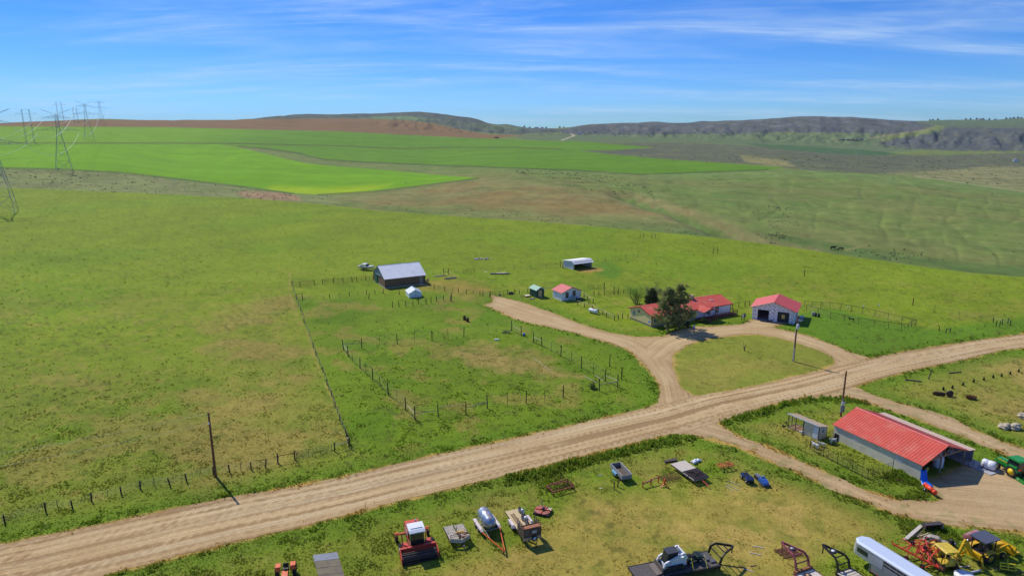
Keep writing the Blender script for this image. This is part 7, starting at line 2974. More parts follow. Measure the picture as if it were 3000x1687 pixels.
	t = put('stock_trailer', 'silver aluminium gooseneck stock trailer with slatted air vents', 'trailer', F, rz)
	# local x forward, the left side of the body at y=0, right side at y=-W
	W, L = 2.1, 8.4
	m = MB()
	m.bx(-L, -2.6, -W, 0, 0.45, 2.8)
	m.build('body', SILVER2, t)
	m = MB()
	m.add([(-2.6, 0, 1.35), (-2.6, -W, 1.35), (-0.45, -W, 1.35), (0.1, -W * 0.72, 1.35), (0.1, -W * 0.28, 1.35), (-0.45, 0, 1.35),
		 (-2.6, 0, 2.8), (-2.6, -W, 2.8), (-0.6, -W, 2.8), (-0.05, -W * 0.72, 2.8), (-0.05, -W * 0.28, 2.8), (-0.6, 0, 2.8)],
		 [(5, 4, 3, 2, 1, 0), (6, 7, 8, 9, 10, 11), (0, 6, 11, 5), (5, 11, 10, 4), (4, 10, 9, 3), (3, 9, 8, 2), (2, 8, 7, 1), (1, 7, 6, 0)])
	m.build('nose', SILVER, t)
	m = MB()
	pr = [(0.04, 2.78), (0.04, 2.84), (-0.25, 2.97), (-W + 0.25, 2.97), (-W - 0.04, 2.84), (-W - 0.04, 2.78)]
	m.prism(pr, 'x', -L - 0.03, -0.65)
	m.add([(-0.65, 0.04, 2.8), (-0.65, -W - 0.04, 2.8), (0.0, -W * 0.7, 2.8), (0.0, -W * 0.3, 2.8), (-0.65, -0.25, 2.97), (-0.65, -W + 0.25, 2.97), (-0.1, -W * 0.65, 2.93), (-0.1, -W * 0.35, 2.93)],
		 [(4, 7, 6, 5), (0, 3, 7, 4), (3, 2, 6, 7), (2, 1, 5, 6)])
	m.build('roof', mat('pale_blue_roof', (206, 216, 230), 0.35, 0.15, 0.04), t)
	m = MB()
	m.bx(-L, -0.65, 0.04, 0.07, 2.74, 2.86)
	m.build('top_rail', WHITE, t)
	m = MB()
	m.bx(-2.05, -0.75, 0.003, 0.03, 1.85, 2.4)
	m.build('window', CABGLASS, t)
	m = MB()
	m.bx(-3.9, -2.6, 0.003, 0.02, 1.45, 2.75)
	m.build('side_panel', SILVER, t)
	for k in range(6):
		for z in (2.05, 2.4):
			m = MB()
			x = -3.95 - k * 0.75
			m.bx(x - 0.68, x, 0.003, 0.02, z, z + 0.17)
			m.build('air_vent', DARK, t)
	m = MB()
	for k in range(9):
		m.bx(-2.95 - k * 0.6, -2.7 - k * 0.6, 0.003, 0.02, 0.5, 0.6)
	m.build('reflector_strip', mat('red_reflector', (196, 70, 70), 0.4), t)
	m = MB()
	m.bx(-2.58, -2.5, -W * 0.9, -W * 0.1, 0.3, 1.34)
	m.cyl((-2.3, -0.25, 0.0), (-2.3, -0.25, 1.4), 0.06)
	m.cyl((-0.5, -W / 2, 0.75), (-0.5, -W / 2, 1.4), 0.08)
	m.build('jack_leg', STEEL, t)
	for x in (-6.6, -5.7):
		for y in (0.02, -W - 0.02):
			wheel(t, (x, y, 0.38), 0.38, 0.2, RUBBER, WHITE_RIM, 0.55, 16)


build_goosenecks()


# ------------------------------------------------------------------ tedder, bulldozer, backhoe, green tractor
def build_big_machines():
	A, B = G(2612, 1612), G(2748, 1684)
	d = B - A
	rz = math.atan2(d.y, d.x)
	L = d.length
	t = put('hay_tedder', 'tangled red folding hay tedder with many arms and small black wheels', 'tedder', A, rz)
	m = MB()
	m.bar((0, 0, 0.9), (L, 0, 0.95), 0.14, 0.16)
	m.bar((0, 0, 0.9), (-0.2, 0.1, 1.2), 0.1)
	m.build('main_beam', RED2, t)
	rr = random.Random(12)
	C4 = [(L * 0.30, 1.2, 1.3), (L * 0.48, 2.4, 1.6), (L * 0.58, 0.9, 1.5), (L * 0.74, 2.0, 1.7)]
	for k, c in enumerate(C4):
		c = Vector(c)
		m = MB()
		m.lathe(c - Vector((0, 0, 0.12)), (0, 0, 1), [(0, 0.2), (0.12, 0.26), (0.24, 0.18)], 12)
		m.bar((c.x, 0, 0.95), c, 0.12, 0.12)
		hub = m.build('rotor_hub', RED2, t)
		ax = Vector((rr.uniform(-0.5, 0.5), rr.uniform(-0.4, 0.4), 1)).normalized()
		u = ax.orthogonal().normalized()
		v = ax.cross(u)
		for i in range(6):
			a = i * math.pi / 3 + k * 0.4
			e = c + (u * math.cos(a) + v * math.sin(a)) * 1.35
			m = MB()
			m.cyl(c, e, 0.045, n=6)
			m.cyl(e, e - ax * 0.5 + (u * math.cos(a + 0.3) + v * math.sin(a + 0.3)) * 0.2, 0.025, n=5)
			m.build('rotor_arm', RED2, hub)
		wheel(t, c + Vector((rr.uniform(-0.3, 0.3), rr.uniform(-0.3, 0.3), 0.35 if k != 1 else 0.5)), 0.24, 0.2, RUBBER, RED2, 0.4, 12, 0, 'z' if k % 2 else 'y')
	for a, b in (((L * 0.2, 0, 0.95), (L * 0.45, 2.2, 2.0)), ((L * 0.8, 0, 0.95), (L * 0.5, 2.0, 2.1)), ((L * 0.45, 2.2, 2.0), (L * 0.2, 2.8, 1.0)), ((L * 0.5, 0, 1.0), (L * 0.5, 0.6, 2.3)), ((L * 0.62, 0, 1.0), (L * 0.7, 2.6, 2.2)), ((L * 0.85, 0, 0.9), (L * 0.8, -0.8, 0.6)), ((L, 0, 0.95), (L * 0.86, 0.9, 0.7))):
		m = MB()
		m.cyl(a, b, 0.06, n=6)
		m.build('strut', RED2, t)
	for x in (L * 0.36, L * 0.7):
		wheel(t, (x, -0.35, 0.28), 0.28, 0.2, RUBBER, RED2, 0.45, 14)
		m = MB()
		m.bar((x, -0.2, 0.3), (x, 0, 0.9), 0.08)
		m.build('wheel_leg', RED2, t)
	m = MB()
	m.prism([(-0.18, 0), (0.18, 0), (0, 0.32)], 'y', -0.02, 0.02)
	o = m.build('slow_sign', mat('bright_orange_sign', (244, 74, 28), 0.5), t, (L * 0.86, -0.16, 0.95))

	# bulldozer, seen from behind
	p = G(2762, 1655)
	p = Vector((48.5, 65.9))
	t = put('bulldozer', 'faded yellow bulldozer with an open canopy and steel tracks', 'bulldozer', p, R(96))
	for y in (-1.05, 0.62):
		m = MB()
		m.prism([(-1.5, 0.15), (-1.2, 0.02), (1.5, 0.02), (1.8, 0.2), (1.75, 0.62), (1.4, 0.8), (-1.1, 0.8), (-1.5, 0.6)], 'y', y + 0.06, y + 0.37)
		tr = m.build('track_frame', RUST, t)
		for k in range(15):
			for zz in (0.8, -0.0):
				q = MB()
				q.bx(-1.25 + k * 0.19, -1.11 + k * 0.19, y, y + 0.43, zz, zz + 0.06)
				q.build('track_shoe', mat('worn_track_steel', (118, 98, 78), 0.6, 0.4), tr)
	m = MB()
	m.prism([(0.0, 0.6), (1.9, 0.6), (1.9, 1.55), (0.3, 1.7), (0.0, 1.7)], 'y', -0.45, 0.45)
	h = m.build('hood', PALE_YEL, t)
	m = MB()
	m.cyl((1.0, 0.1, 1.6), (1.0, 0.1, 2.35), 0.06)
	m.build('exhaust', BLACK, h)
	m = MB()
	m.bx(-1.35, -0.1, -0.6, 0.6, 0.6, 1.05)
	m.lathe((-1.45, 0, 1.1), (1, 0, 0), [(0, 0.3), (0.1, 0.42), (0.5, 0.44)], 16)
	m.build('rear_housing', PALE_YEL, t)
	for y in (-1.0, 0.65):
		m = MB()
		m.bx(-1.4, 0.2, y, y + 0.35, 0.95, 1.1)
		m.build('fender', PALE_YEL, t)
	m = MB()
	m.bx(-0.7, -0.25, -0.28, 0.28, 1.1, 1.3)
	m.bx(-0.8, -0.7, -0.28, 0.28, 1.2, 1.65)
	m.build('seat', BLACK, t)
	for x in (-1.25, 0.15):
		for y in (-0.75, 0.7):
			m = MB()
			m.bar((x, y, 1.05), (x, y * 0.92, 2.35), 0.08)
			m.build('canopy_post', PALE_YEL, t)
	m = MB()
	m.prism([(-0.85, 2.28), (-0.7, 2.4), (0.68, 2.4), (0.83, 2.28), (0.83, 2.36), (0.7, 2.48), (-0.72, 2.48), (-0.85, 2.36)], 'x', -1.5, 0.35)
	m.build('canopy', PALE_YEL, t)
	m = MB()
	m.prism([(2.3, 0.1), (2.45, 0.1), (2.35, 0.5), (2.45, 0.95), (2.3, 0.95), (2.2, 0.5)], 'y', -1.3, 1.3)
	m.build('blade', PALE_YEL, t)
	m = MB()
	for y in (-1.15, 1.05):
		m.bar((0.2, y, 0.35), (2.25, y, 0.35), 0.12, 0.16)
	m.build('push_arm', PALE_YEL, t)

	# backhoe loader
	rz = ang((2897, 1650), (2939, 1637))
	p = off(G(2897, 1650), rz, 0, 0.95)
	t = put('backhoe', 'yellow backhoe loader with a dark flat canopy', 'backhoe', p, rz)
	YR = mat('yellow_rim', (214, 164, 34), 0.5, dirt=((150, 110, 40), 0.5))
	for y in (-0.95, 0.95):
		wheel(t, (0, y, 0.7), 0.7, 0.45, RUBBER, YR, 0.55, 22, 14)
		wheel(t, (2.3, y * 0.92, 0.42), 0.42, 0.28, RUBBER, YR, 0.5, 16)
	m = MB()
	m.bx(-1.0, 3.0, -0.4, 0.4, 0.55, 1.0)
	m.build('chassis', mat('dark_yellow_chassis', (176, 134, 30), 0.6), t)
	m = MB()
	m.prism([(1.1, 1.0), (3.0, 0.95), (3.1, 1.35), (2.9, 1.6), (1.1, 1.85)], 'y', -0.45, 0.45)
	m.build('hood', YELLOW, t)
	for y in (-1.2, 0.72):
		m = MB()
		m.prism([(-0.8, 1.1), (-0.5, 1.5), (0.5, 1.5), (0.85, 1.15), (0.8, 1.1), (0.45, 1.42), (-0.45, 1.42), (-0.72, 1.08)], 'y', y, y + 0.48)
		m.build('fender', YELLOW, t)
	m = MB()
	m.bx(-0.9, 1.1, -0.6, 0.6, 1.0, 1.15)
	m.bx(-0.35, 0.15, -0.25, 0.25, 1.15, 1.5)
	m.bx(-0.45, -0.35, -0.25, 0.25, 1.3, 1.95)
	m.bx(0.75, 1.0, -0.3, 0.3, 1.15, 1.75)
	m.build('operator_station', BLACK, t)
	for x in (-0.8, 0.95):
		for y in (-0.72, 0.72):
			m = MB()
			m.bar((x, y, 1.1), (x, y, 2.7), 0.09)
			m.build('canopy_post', BLACK, t)
	m = MB()
	m.bx(-1.1, 1.3, -0.95, 0.95, 2.7, 2.82)
	m.build('canopy', mat('dark_slate_canopy', (78, 82, 98), 0.6, var=0.1), t)
	for y in (-0.75, 0.62):
		m = MB()
		m.bar((1.2, y + 0.07, 1.35), (3.2, y + 0.07, 1.5), 0.13, 0.22)
		m.bar((3.2, y + 0.07, 1.5), (4.0, y + 0.07, 0.7), 0.13, 0.22)
		m.bar((1.6, y + 0.07, 0.9), (2.9, y + 0.07, 1.3), 0.08)
		m.build('loader_arm', YELLOW, t)
	m = MB()
	m.prism([(3.85, 0.15), (4.75, 0.35), (4.75, 0.42), (4.1, 0.5), (4.05, 1.15), (3.9, 1.25), (3.75, 0.7)], 'y', -1.15, 1.15)
	m.build('loader_bucket', YELLOW, t)
	m = MB()
	m.bx(4.7, 4.95, -1.12, 1.12, 0.3, 0.36)
	m.build('cutting_edge', mat('dark_edge', (70, 62, 58), 0.6), t)
	m = MB()
	m.bx(-1.35, -1.0, -0.75, 0.75, 0.5, 1.2)
	m.build('swing_frame', YELLOW, t)
	for s in (-1, 1):
		m = MB()
		m.bar((-1.2, s * 0.85, 1.0), (-1.4, s * 1.25, 0.1), 0.14, 0.2)
		m.bx(-1.65, -1.1, s * 1.3 - 0.2, s * 1.3 + 0.2, 0.0, 0.09)
		m.build('stabilizer', YELLOW, t)
	m = MB()
	m.bar((-1.4, 0.05, 0.8), (-2.9, 0.15, 2.75), 0.22, 0.42)
	m.build('boom', YELLOW, t)
	m = MB()
	m.bar((-2.75, 0.2, 3.0), (-3.5, 0.3, 1.0), 0.2, 0.34)
	m.build('dipper_arm', YELLOW, t)
	m = MB()
	m.prism([(-3.75, 0.9), (-3.2, 1.05), (-2.95, 0.7), (-3.1, 0.25), (-3.4, 0.2), (-3.25, 0.6), (-3.7, 0.75)], 'y', 0.05, 0.6)
	m.build('digging_bucket', mat('worn_yellow_bucket', (190, 146, 44), 0.6), t)
	m = MB()
	m.cyl((-1.5, 0.05, 1.3), (-2.6, 0.15, 2.95), 0.06)
	m.cyl((-2.9, 0.2, 2.5), (-3.3, 0.27, 1.6), 0.05)
	m.build('hydraulic_ram', STEEL, t)

	# green tractor
	rz = ang((2961, 1395), (2925, 1376))
	p = off(G(2961, 1396), rz, 0, -0.85)
	t = put('tractor', 'green cab tractor with yellow wheels near the right edge', 'tractor', p, rz)
	for y in (-0.85, 0.85):
		wheel(t, (0, y, 0.82), 0.82, 0.48, RUBBER, GREEN_YEL, 0.58, 24, 16)
		wheel(t, (2.3, y * 0.9, 0.5), 0.5, 0.32, RUBBER, GREEN_YEL, 0.55, 18, 14)
		m = MB()
		s = 1 if y > 0 else -1
		a, b = (0.45, 1.1) if s > 0 else (-1.1, -0.45)
		m.prism([(-0.95, 1.1), (-0.6, 1.7), (0.5, 1.7), (0.9, 1.2), (0.8, 1.15), (0.42, 1.6), (-0.52, 1.6), (-0.85, 1.05)], 'y', a, b)
		m.build('fender', GREEN, t)
	m = MB()
	m.prism([(0.9, 0.85), (2.9, 0.85), (3.0, 1.2), (2.8, 1.6), (0.9, 1.75)], 'y', -0.36, 0.36)
	h = m.build('hood', GREEN, t)
	m = MB()
	m.bx(1.0, 2.7, 0.365, 0.375, 1.42, 1.52)
	m.bx(1.0, 2.7, -0.375, -0.365, 1.42, 1.52)
	m.build('hood_stripe', GREEN_YEL, h)
	m = MB()
	m.bx(2.95, 3.02, -0.3, 0.3, 1.0, 1.4)
	m.build('grille', BLACK, h)
	m = MB()
	m.bx(-0.6, 2.6, -0.25, 0.25, 0.5, 0.9)
	m.build('chassis', mat('green_chassis', (36, 92, 48), 0.5), t)
	m = MB()
	m.prism([(-0.75, 1.1), (0.9, 1.0), (1.0, 1.7), (0.75, 2.5), (-0.7, 2.5)], 'y', -0.7, 0.7)
	c = m.build('cab', CABGLASS, t)
	m = MB()
	for y in (-0.72, 0.66):
		for a, b in (((0.95, 1.6), (0.75, 2.5)), ((-0.75, 1.1), (-0.7, 2.5)), ((0.2, 1.1), (0.15, 2.5))):
			m.bar((a[0], y + 0.03, a[1]), (b[0], y + 0.03, b[1]), 0.07)
	m.build('cab_pillar', BLACK, c)
	m = MB()
	m.prism([(-1.0, 2.52), (1.05, 2.5), (1.05, 2.62), (0.8, 2.74), (-0.8, 2.76), (-1.0, 2.66)], 'y', -0.9, 0.9)
	m.build('cab_roof', GREEN, t)
	m = MB()
	m.cyl((1.0, -0.6, 1.7), (1.0, -0.6, 2.7), 0.05)
	m.build('exhaust', BLACK, t)
	for y in (0.45, 0.75):
		m = MB()
		m.bx(-0.98, -0.94, y, y + 0.2, 1.35, 1.6)
		m.build('tail_light', mat('orange_lens', (246, 84, 30), 0.4), t)
	# green box scraper behind it
	A, B = G(2975, 1404), G(3012, 1428)
	rz = math.atan2((B - A).y, (B - A).x)
	t = put('box_scraper', 'green box scraper on the dirt behind the green tractor', 'implement', A, rz)
	m = MB()
	m.bx(0, 2.2, -0.06, 0.0, 0.05, 0.55)
	m.bx(0, 2.2, 0.75, 0.81, 0.05, 0.5)
	m.build('blade', GREEN, t)
	for x in (0, 2.12):
		m = MB()
		m.bx(x, x + 0.06, 0.0, 0.75, 0.02, 0.55)
		m.build('side_plate', GREEN, t)
	m = MB()
	m.bar((0.7, 0.4, 0.5), (1.1, 0.7, 1.1), 0.07)
	m.bar((1.5, 0.4, 0.5), (1.1, 0.7, 1.1), 0.07)
	m.bar((0.03, 0.4, 0.52), (2.15, 0.4, 0.52), 0.08)
	m.build('hitch_frame', GREEN, t)
	for x in (0.3, 1.7):
		m = MB()
		m.bx(x, x + 0.25, -0.068, -0.061, 0.3, 0.4)
		m.build('decal', WHITE, t)
	# white liquid tank
	t = put('liquid_tank', 'white plastic tank lying on a skid left of the green tractor', 'tank', G(2896, 1374), R(-50))
	m = MB()
	m.lathe((-0.95, 0, 0.72), (1, 0, 0), [(0, 0.12), (0.05, 0.5), (0.15, 0.66), (0.7, 0.68), (0.75, 0.64), (0.95, 0.64), (1.0, 0.68), (1.6, 0.66), (1.75, 0.52), (1.8, 0.12)], 20)
	m.build('tank', PLASTIC_W, t)
	m = MB()
	for y in (-0.4, 0.4):
		m.bx(-0.9, 0.9, y - 0.07, y + 0.07, 0, 0.14)
	m.build('skid', POST, t)

	# yellow fork frame with black tines
	t = put('rake_frame', 'bright yellow frame of a tined implement near the bottom right corner', 'implement', G(2952, 1676), R(-15))
	YF = mat('bright_yellow_frame', (232, 206, 40), 0.5)
	for a, b in (((-0.75, 0, 0.35), (0.75, 0, 0.35)), ((-0.75, 0.25, 0.95), (0.75, 0.25, 0.95)), ((-0.75, 0, 0.35), (-0.75, 0.25, 0.95)), ((0.75, 0, 0.35), (0.75, 0.25, 0.95)), ((0, 0, 0.35), (0, 0.25, 0.95)), ((-0.75, 0.12, 0.65), (0.75, 0.12, 0.65)), ((0, 0.25, 0.95), (0.1, 0.7, 1.2))):
		m = MB()
		m.bar(a, b, 0.09, 0.09)
		m.build('tube', YF, t)
	m = MB()
	m.bar((-1.5, 0.05, 0.3), (1.5, 0.05, 0.3), 0.08)
	m.bar((-1.4, 0.5, 0.3), (1.4, 0.5, 0.3), 0.05)
	m.build('tool_bar', BLACK, t)
	for k in range(12):
		m = MB()
		x = -1.4 + k * 0.255
		m.tube([(x, 0.05, 0.3), (x, -0.25, 0.2), (x, -0.3, 0.0)], 0.03)
		m.build('tine', BLACK, t)


build_big_machines()


def build_lot_junk():
	rr = random.Random(21)
	t = put('lumber_pile', 'loose pile of grey and tan boards behind the red tedder', 'lumber', G(2712, 1575), R(25))
	LB = [mat('pile_board_grey', (184, 170, 152), 0.85, var=0.2), mat('pile_board_tan', (196, 176, 134), 0.85, var=0.2), mat('pile_board_brown', (146, 116, 88), 0.85, var=0.2)]
	for k in range(12):
		m = MB()
		m.box((rr.uniform(-0.5, 0.7), -0.7 + 0.14 * k, 0.06 + 0.07 * (k % 4)), (rr.uniform(1.6, 2.4), 0.14, 0.06), rr.uniform(-0.12, 0.12))
		m.build('board', LB[k % 3], t)
	A, B = G(2653, 1585), G(2698, 1549)
	m = MB()
	m.bar(Vector((0, 0, 0.35)), B - A + Vector((0, 0, 0.5)), 0.4, 0.1)
	m.bar(Vector((-0.15, 0.1, 0.15)), (B - A) * 0.8 + Vector((-0.3, 0.1, 0.2)), 0.25, 0.08)
	tag(m.build('heavy_plank', mat('pale_heavy_plank', (196, 186, 172), 0.85, var=0.15), None, A), 'thick pale plank lying slantwise left of the lumber pile', 'plank')
	p = G(2734, 1556)
	t = put('steel_bin', 'dark open sided steel bin standing on edge in the weeds', 'bin', p, R(8))
	DB = mat('dark_bin_steel', (72, 64, 64), 0.7, var=0.2)
	for n_, a, mm in (('floor_plate', (-1.2, 1.2, 0.5, 0.58, 0, 0.95), DB), ('side_plate', (-1.2, -1.13, -0.1, 0.5, 0, 0.95), DB), ('side_plate', (1.13, 1.2, -0.1, 0.5, 0, 0.95), mat('pale_bin_side', (196, 190, 188), 0.6)), ('rim', (-1.2, 1.2, -0.1, 0.5, 0.9, 0.97), DB)):
		m = MB()
		m.bx(*a)
		m.build(n_, mm, t)
	t = put('engine_block', 'discarded grey engine and axle casting behind the bulldozer', 'engine', G(2737, 1588), R(-30))
	m = MB()
	m.prism([(-0.7, 0.05), (0.7, 0.05), (0.8, 0.4), (0.4, 0.75), (-0.5, 0.8), (-0.8, 0.45)], 'y', -0.35, 0.35)
	m.lathe((0.75, -0.1, 0.4), (1, 0, 0.1), [(0, 0.2), (0.3, 0.24), (0.7, 0.12)], 10)
	m.build('block', mat('grey_casting', (164, 154, 144), 0.8, var=0.25, scale=5), t)
	m = MB()
	for k in range(4):
		m.cyl((-0.45 + 0.28 * k, -0.36, 0.5), (-0.45 + 0.28 * k, -0.55, 0.4), 0.06)
	m.build('manifold', RUST, t)
	t = put('engine', 'small dark engine with a silver housing beyond the bulldozer canopy', 'engine', G(2784, 1597), R(20))
	m = MB()
	m.bx(-0.35, 0.45, -0.25, 0.25, 0.05, 0.5)
	m.lathe((0.1, 0, 0.5), (0, 0, 1), [(0, 0.2), (0.15, 0.22), (0.25, 0.1)], 10)
	m.build('block', BLACK, t)
	m = MB()
	m.lathe((0.3, -0.3, 0.3), (0, -1, 0), [(0, 0.22), (0.1, 0.24), (0.15, 0.1)], 10)
	m.bx(-0.9, -0.35, -0.2, 0.1, 0.1, 0.25)
	m.build('housing', STEEL, t)
	t = put('fuel_tank', 'rusty maroon and white cylindrical tank behind the backhoe canopy', 'tank', G(2846, 1590), R(25))
	m = MB()
	m.lathe((-1.1, 0, 0.9), (1, 0, 0), [(0, 0.15), (0.05, 0.5), (0.12, 0.58), (2.1, 0.58), (2.18, 0.5), (2.2, 0.15)], 20)
	m.build('tank', mat('maroon_tank_paint', (150, 92, 92), 0.6, var=0.2, scale=1.5, dirt=((216, 206, 204), 0.7)), t)
	for x in (-0.7, 0.7):
		m = MB()
		m.bx(x - 0.06, x + 0.06, -0.45, 0.45, 0, 0.45)
		m.build('cradle', RUST, t)
	m = MB()
	A, B = G(2836, 1682), G(2872, 1674)
	m.cyl(Vector((0, 0, 0.16)), B - A + Vector((0, 0, 0.2)), 0.13, n=12)
	tag(m.build('culvert_pipe', mat('grey_culvert', (176, 176, 172), 0.6), None, A), 'short grey pipe lying in the grass below the backhoe', 'pipe')
	m = MB()
	m.bar(Vector((-0.6, 0, 0.06)), Vector((0.6, 0.1, 0.1)), 0.16, 0.08)
	tag(m.build('board_offcut', LB[0], None, G(2827, 1661)), 'short grey board right of the bulldozer', 'board')
	m = MB()
	m.lathe((0, 0, 0.0), (0, 0, 1), [(0, 0.95), (0.5, 1.0), (0.62, 0.9), (0.7, 0.5), (0.72, 0.1)], 20)
	tag(m.build('cistern', PLASTIC_W, None, G(2824, 1696)), 'white round tank top cut off by the bottom edge', 'tank')
	# orange cylinder on a wheel at the barn corner
	A, B = G(2707, 1432), G(2741, 1456)
	d = B - A
	rz = math.atan2(d.y, d.x)
	t = put('roller', 'bright orange red roller drum on small wheels by the blue tarp', 'roller', A, rz)
	m = MB()
	L = 2.0
	m.lathe((0, 0, 0.72), (1, 0, -0.06), [(0, 0.1), (0.0, 0.3), (0.25, 0.3), (0.26, 0.27), (0.38, 0.27), (0.39, 0.3), (1.6, 0.3), (1.61, 0.27), (1.7, 0.27), (1.71, 0.3), (L, 0.3), (L, 0.1)], 20)
	m.build('drum', mat('vivid_orange_red', (240, 74, 36), 0.35, coat=0.2), t)
	for y in (-0.4, 0.4):
		wheel(t, (0.55, y, 0.28), 0.28, 0.16, RUBBER, STEEL, 0.5, 14)
	m = MB()
	m.bar((-0.1, 0.0, 0.7), (-0.9, 1.1, 0.5), 0.06)
	m.bar((0.55, -0.35, 0.3), (0.55, 0.35, 0.3), 0.07)
	m.bar((0.55, 0, 0.3), (0.55, 0, 0.5), 0.07)
	m.build('tow_bar', STEEL, t)
	m = MB()
	m.bar(Vector((-0.6, 0, 0.12)), Vector((0.6, -0.12, 0.12)), 0.1, 0.2)
	tag(m.build('rail_offcut', RUST, None, G(2631, 1408)), 'dark rail offcut in the tall grass by the pole barn', 'rail')
	# boulders
	for k, (a, s) in enumerate((((2944, 1254), (0.95, 0.75, 0.55)), ((2974, 1256), (1.05, 0.75, 0.62)), ((2996, 1222), (0.9, 0.8, 0.5)))):
		bm = bmesh.new()
		bmesh.ops.create_icosphere(bm, subdivisions=3, radius=1)
		for v in bm.verts:
			n = v.co.normalized()
			f = 1 + 0.22 * math.sin(n.x * 4.1 + k) * math.cos(n.y * 3.7 + 2 * k) + 0.12 * math.sin(n.z * 7 + n.x * 5 + k)
			v.co = Vector((n.x * s[0] * f, n.y * s[1] * f, max(n.z * s[2] * f + s[2] * 0.5, -0.1)))
		me = bpy.data.meshes.new('boulder')
		bm.to_mesh(me)
		bm.free()
		me.materials.append(mat('pale_sandstone', (186, 172, 146), 0.9, var=0.2, scale=1.5, bump=0.5, dirt=((150, 132, 108), 0.6)))
		o = link('boulder', me, None, G(*a), None, k * 0.7)
		tag(o, ['left of the two pale boulders beside the barn track', 'right of the two pale boulders beside the barn track', 'grey boulder above the pair at the right edge'][k], 'boulder')
	# disc implement near the saplings
	t = put('disc_plow', 'dark disc implement with one big wheel below the row of saplings', 'implement', G(2764, 1160), R(-20))
	wheel(t, (0.9, 0.0, 0.55), 0.55, 0.35, RUBBER, RUST, 0.5, 18)
	wheel(t, (1.2, 0.7, 0.5), 0.5, 0.3, RUBBER, RUST, 0.5, 18)
	m = MB()
	m.bar((-1.6, -0.2, 0.5), (1.2, 0.1, 0.6), 0.12, 0.12)
	m.bar((-1.4, 0.5, 0.5), (0.9, 0.4, 0.6), 0.1, 0.1)
	m.build('frame', RUST, t)
	for k in range(5):
		m = MB()
		x = -1.5 + 0.35 * k
		m.lathe((x, -0.2, 0.36), (0.4, 1, 0), [(0, 0.02), (0.02, 0.34), (0.05, 0.36), (0.07, 0.02)], 14)
		m.build('disc', mat('dark_disc', (66, 50, 46), 0.5, 0.4), t)
	# logs by the road and planks behind the barn
	for a, b, r, lb in (((2651, 1113), (2700, 1119), 0.16, 'dark log lying in the grass below the leaning post'), ((2780, 1094), (2815, 1090), 0.13, 'short dark log above the row of saplings'),
						((1436, 804), (1493, 803), 0.3, 'long pale plank lying in the field behind the drive gate')):
		A, B = G(*a), G(*b)
		m = MB()
		m.cyl(Vector((0, 0, r * 0.7)), B - A + Vector((0, 0, r * 0.7)), r, r * 0.85, n=9)
		tag(m.build('log', mat('grey_log', (104, 88, 74), 0.9, var=0.3) if r < 0.2 else WOOD_OLD, None, A), lb, 'log')
	for k, (c, n_, ln, rz, lb) in enumerate((((1319, 816), 9, 3.6, 0.5, 'stack of weathered poles right of the barn'), ((1290, 809), 5, 3.4, 0.45, 'flatter stack of grey poles behind the barn corner'))):
		t = put('pole_stack', lb, 'poles', G(*c), rz)
		rq = random.Random(k)
		for j in range(n_):
			m = MB()
			y, z = -0.6 + 0.28 * (j % 5), 0.1 + 0.18 * (j // 5)
			m.cyl((-ln / 2 + rq.uniform(-.3, .3), y, z), (ln / 2 + rq.uniform(-.3, .3), y + rq.uniform(-.1, .1), z), 0.1, n=8)
			m.build('pole', WOOD_OLD, t)
	for c, sx, sy, lb, n_ in (((1468, 800), 3.0, 1.2, 'pale sheet of boards beside the long plank in the field', 5), ((1423, 797), 1.2, 0.5, 'small pale board in the field behind the gate', 1)):
		t = put('board_sheet', lb, 'boards', G(*c), 0.1)
		for j in range(n_):
			m = MB()
			m.bx(-sx / 2, sx / 2, -sy / 2 + j * sy / n_, -sy / 2 + (j + 0.9) * sy / n_, 0.02, 0.1)
			m.build('board', mat('bleached_board', (216, 208, 184), 0.8), t)
	t = put('rubble_heap', 'scattered heap of white rubble in the field behind the barn', 'rubble', G(1408, 759), 0.1)
	for k in range(22):
		m = MB()
		x, y = rr.gauss(0, 2.0), rr.gauss(0, 0.8)
		m.box((x, y, 0.18), (rr.uniform(0.3, 1.0), rr.uniform(0.2, 0.5), rr.uniform(0.2, 0.4)), rr.random() * 3, rr.uniform(-.3, .3))
		m.build('piece', mat('white_rubble', (206, 200, 190), 0.8) if k % 2 else mat('grey_rubble', (140, 130, 120), 0.8), t)
	# tub, tyre, rusty barrels, black drums, gas tank
	p = G(1497, 861)
	t = put('old_tyre', 'black tractor tyre lying beside the drive gate', 'tyre', p, 0)
	wheel(t, (0, 0, 0.3), 0.75, 0.6, RUBBER, DARK, 0.5, 18, 0, 'z')
	for k, (c, lb) in enumerate((((1361, 937), 'taller rusty barrel alone in the pen'), ((1370, 942), 'shorter rusty barrel beside the taller one in the pen'))):
		m = MB()
		h = 1.05 - 0.1 * k
		m.lathe((0, 0, 0), (0, 0, 1), [(0, 0.36), (0.3 * h, 0.36), (0.33 * h, 0.38), (0.36 * h, 0.36), (0.64 * h, 0.36), (0.67 * h, 0.38), (0.7 * h, 0.36), (h, 0.36), (h, 0.32), (h - 0.08, 0.31)], 16)
		tag(m.build('barrel', mat('brown_rust_barrel', (82, 48, 36), 0.9, var=0.3), None, G(*c)), lb, 'barrel')
	for k, c in enumerate(((2381, 925), (2389, 927), (2398, 929))):
		m = MB()
		m.lathe((0, 0, 0), (0, 0, 1), [(0, 0.3), (0.3, 0.32), (0.6, 0.3), (0.95, 0.3), (1.0, 0.22)], 14)
		tag(m.build('drum', mat('black_drum', (44, 44, 50), 0.5, dirt=((130, 120, 110), 0.5)) if k else mat('pale_drum', (170, 160, 156), 0.6), None, G(*c)), ['pale leftmost drum in the dog run', 'black middle drum in the dog run', 'black rightmost drum in the dog run'][k], 'drum')
	p = G(1738, 918)
	t = put('gas_tank', 'white propane tank with a red dome standing by the rail fence', 'tank', p, R(-46))
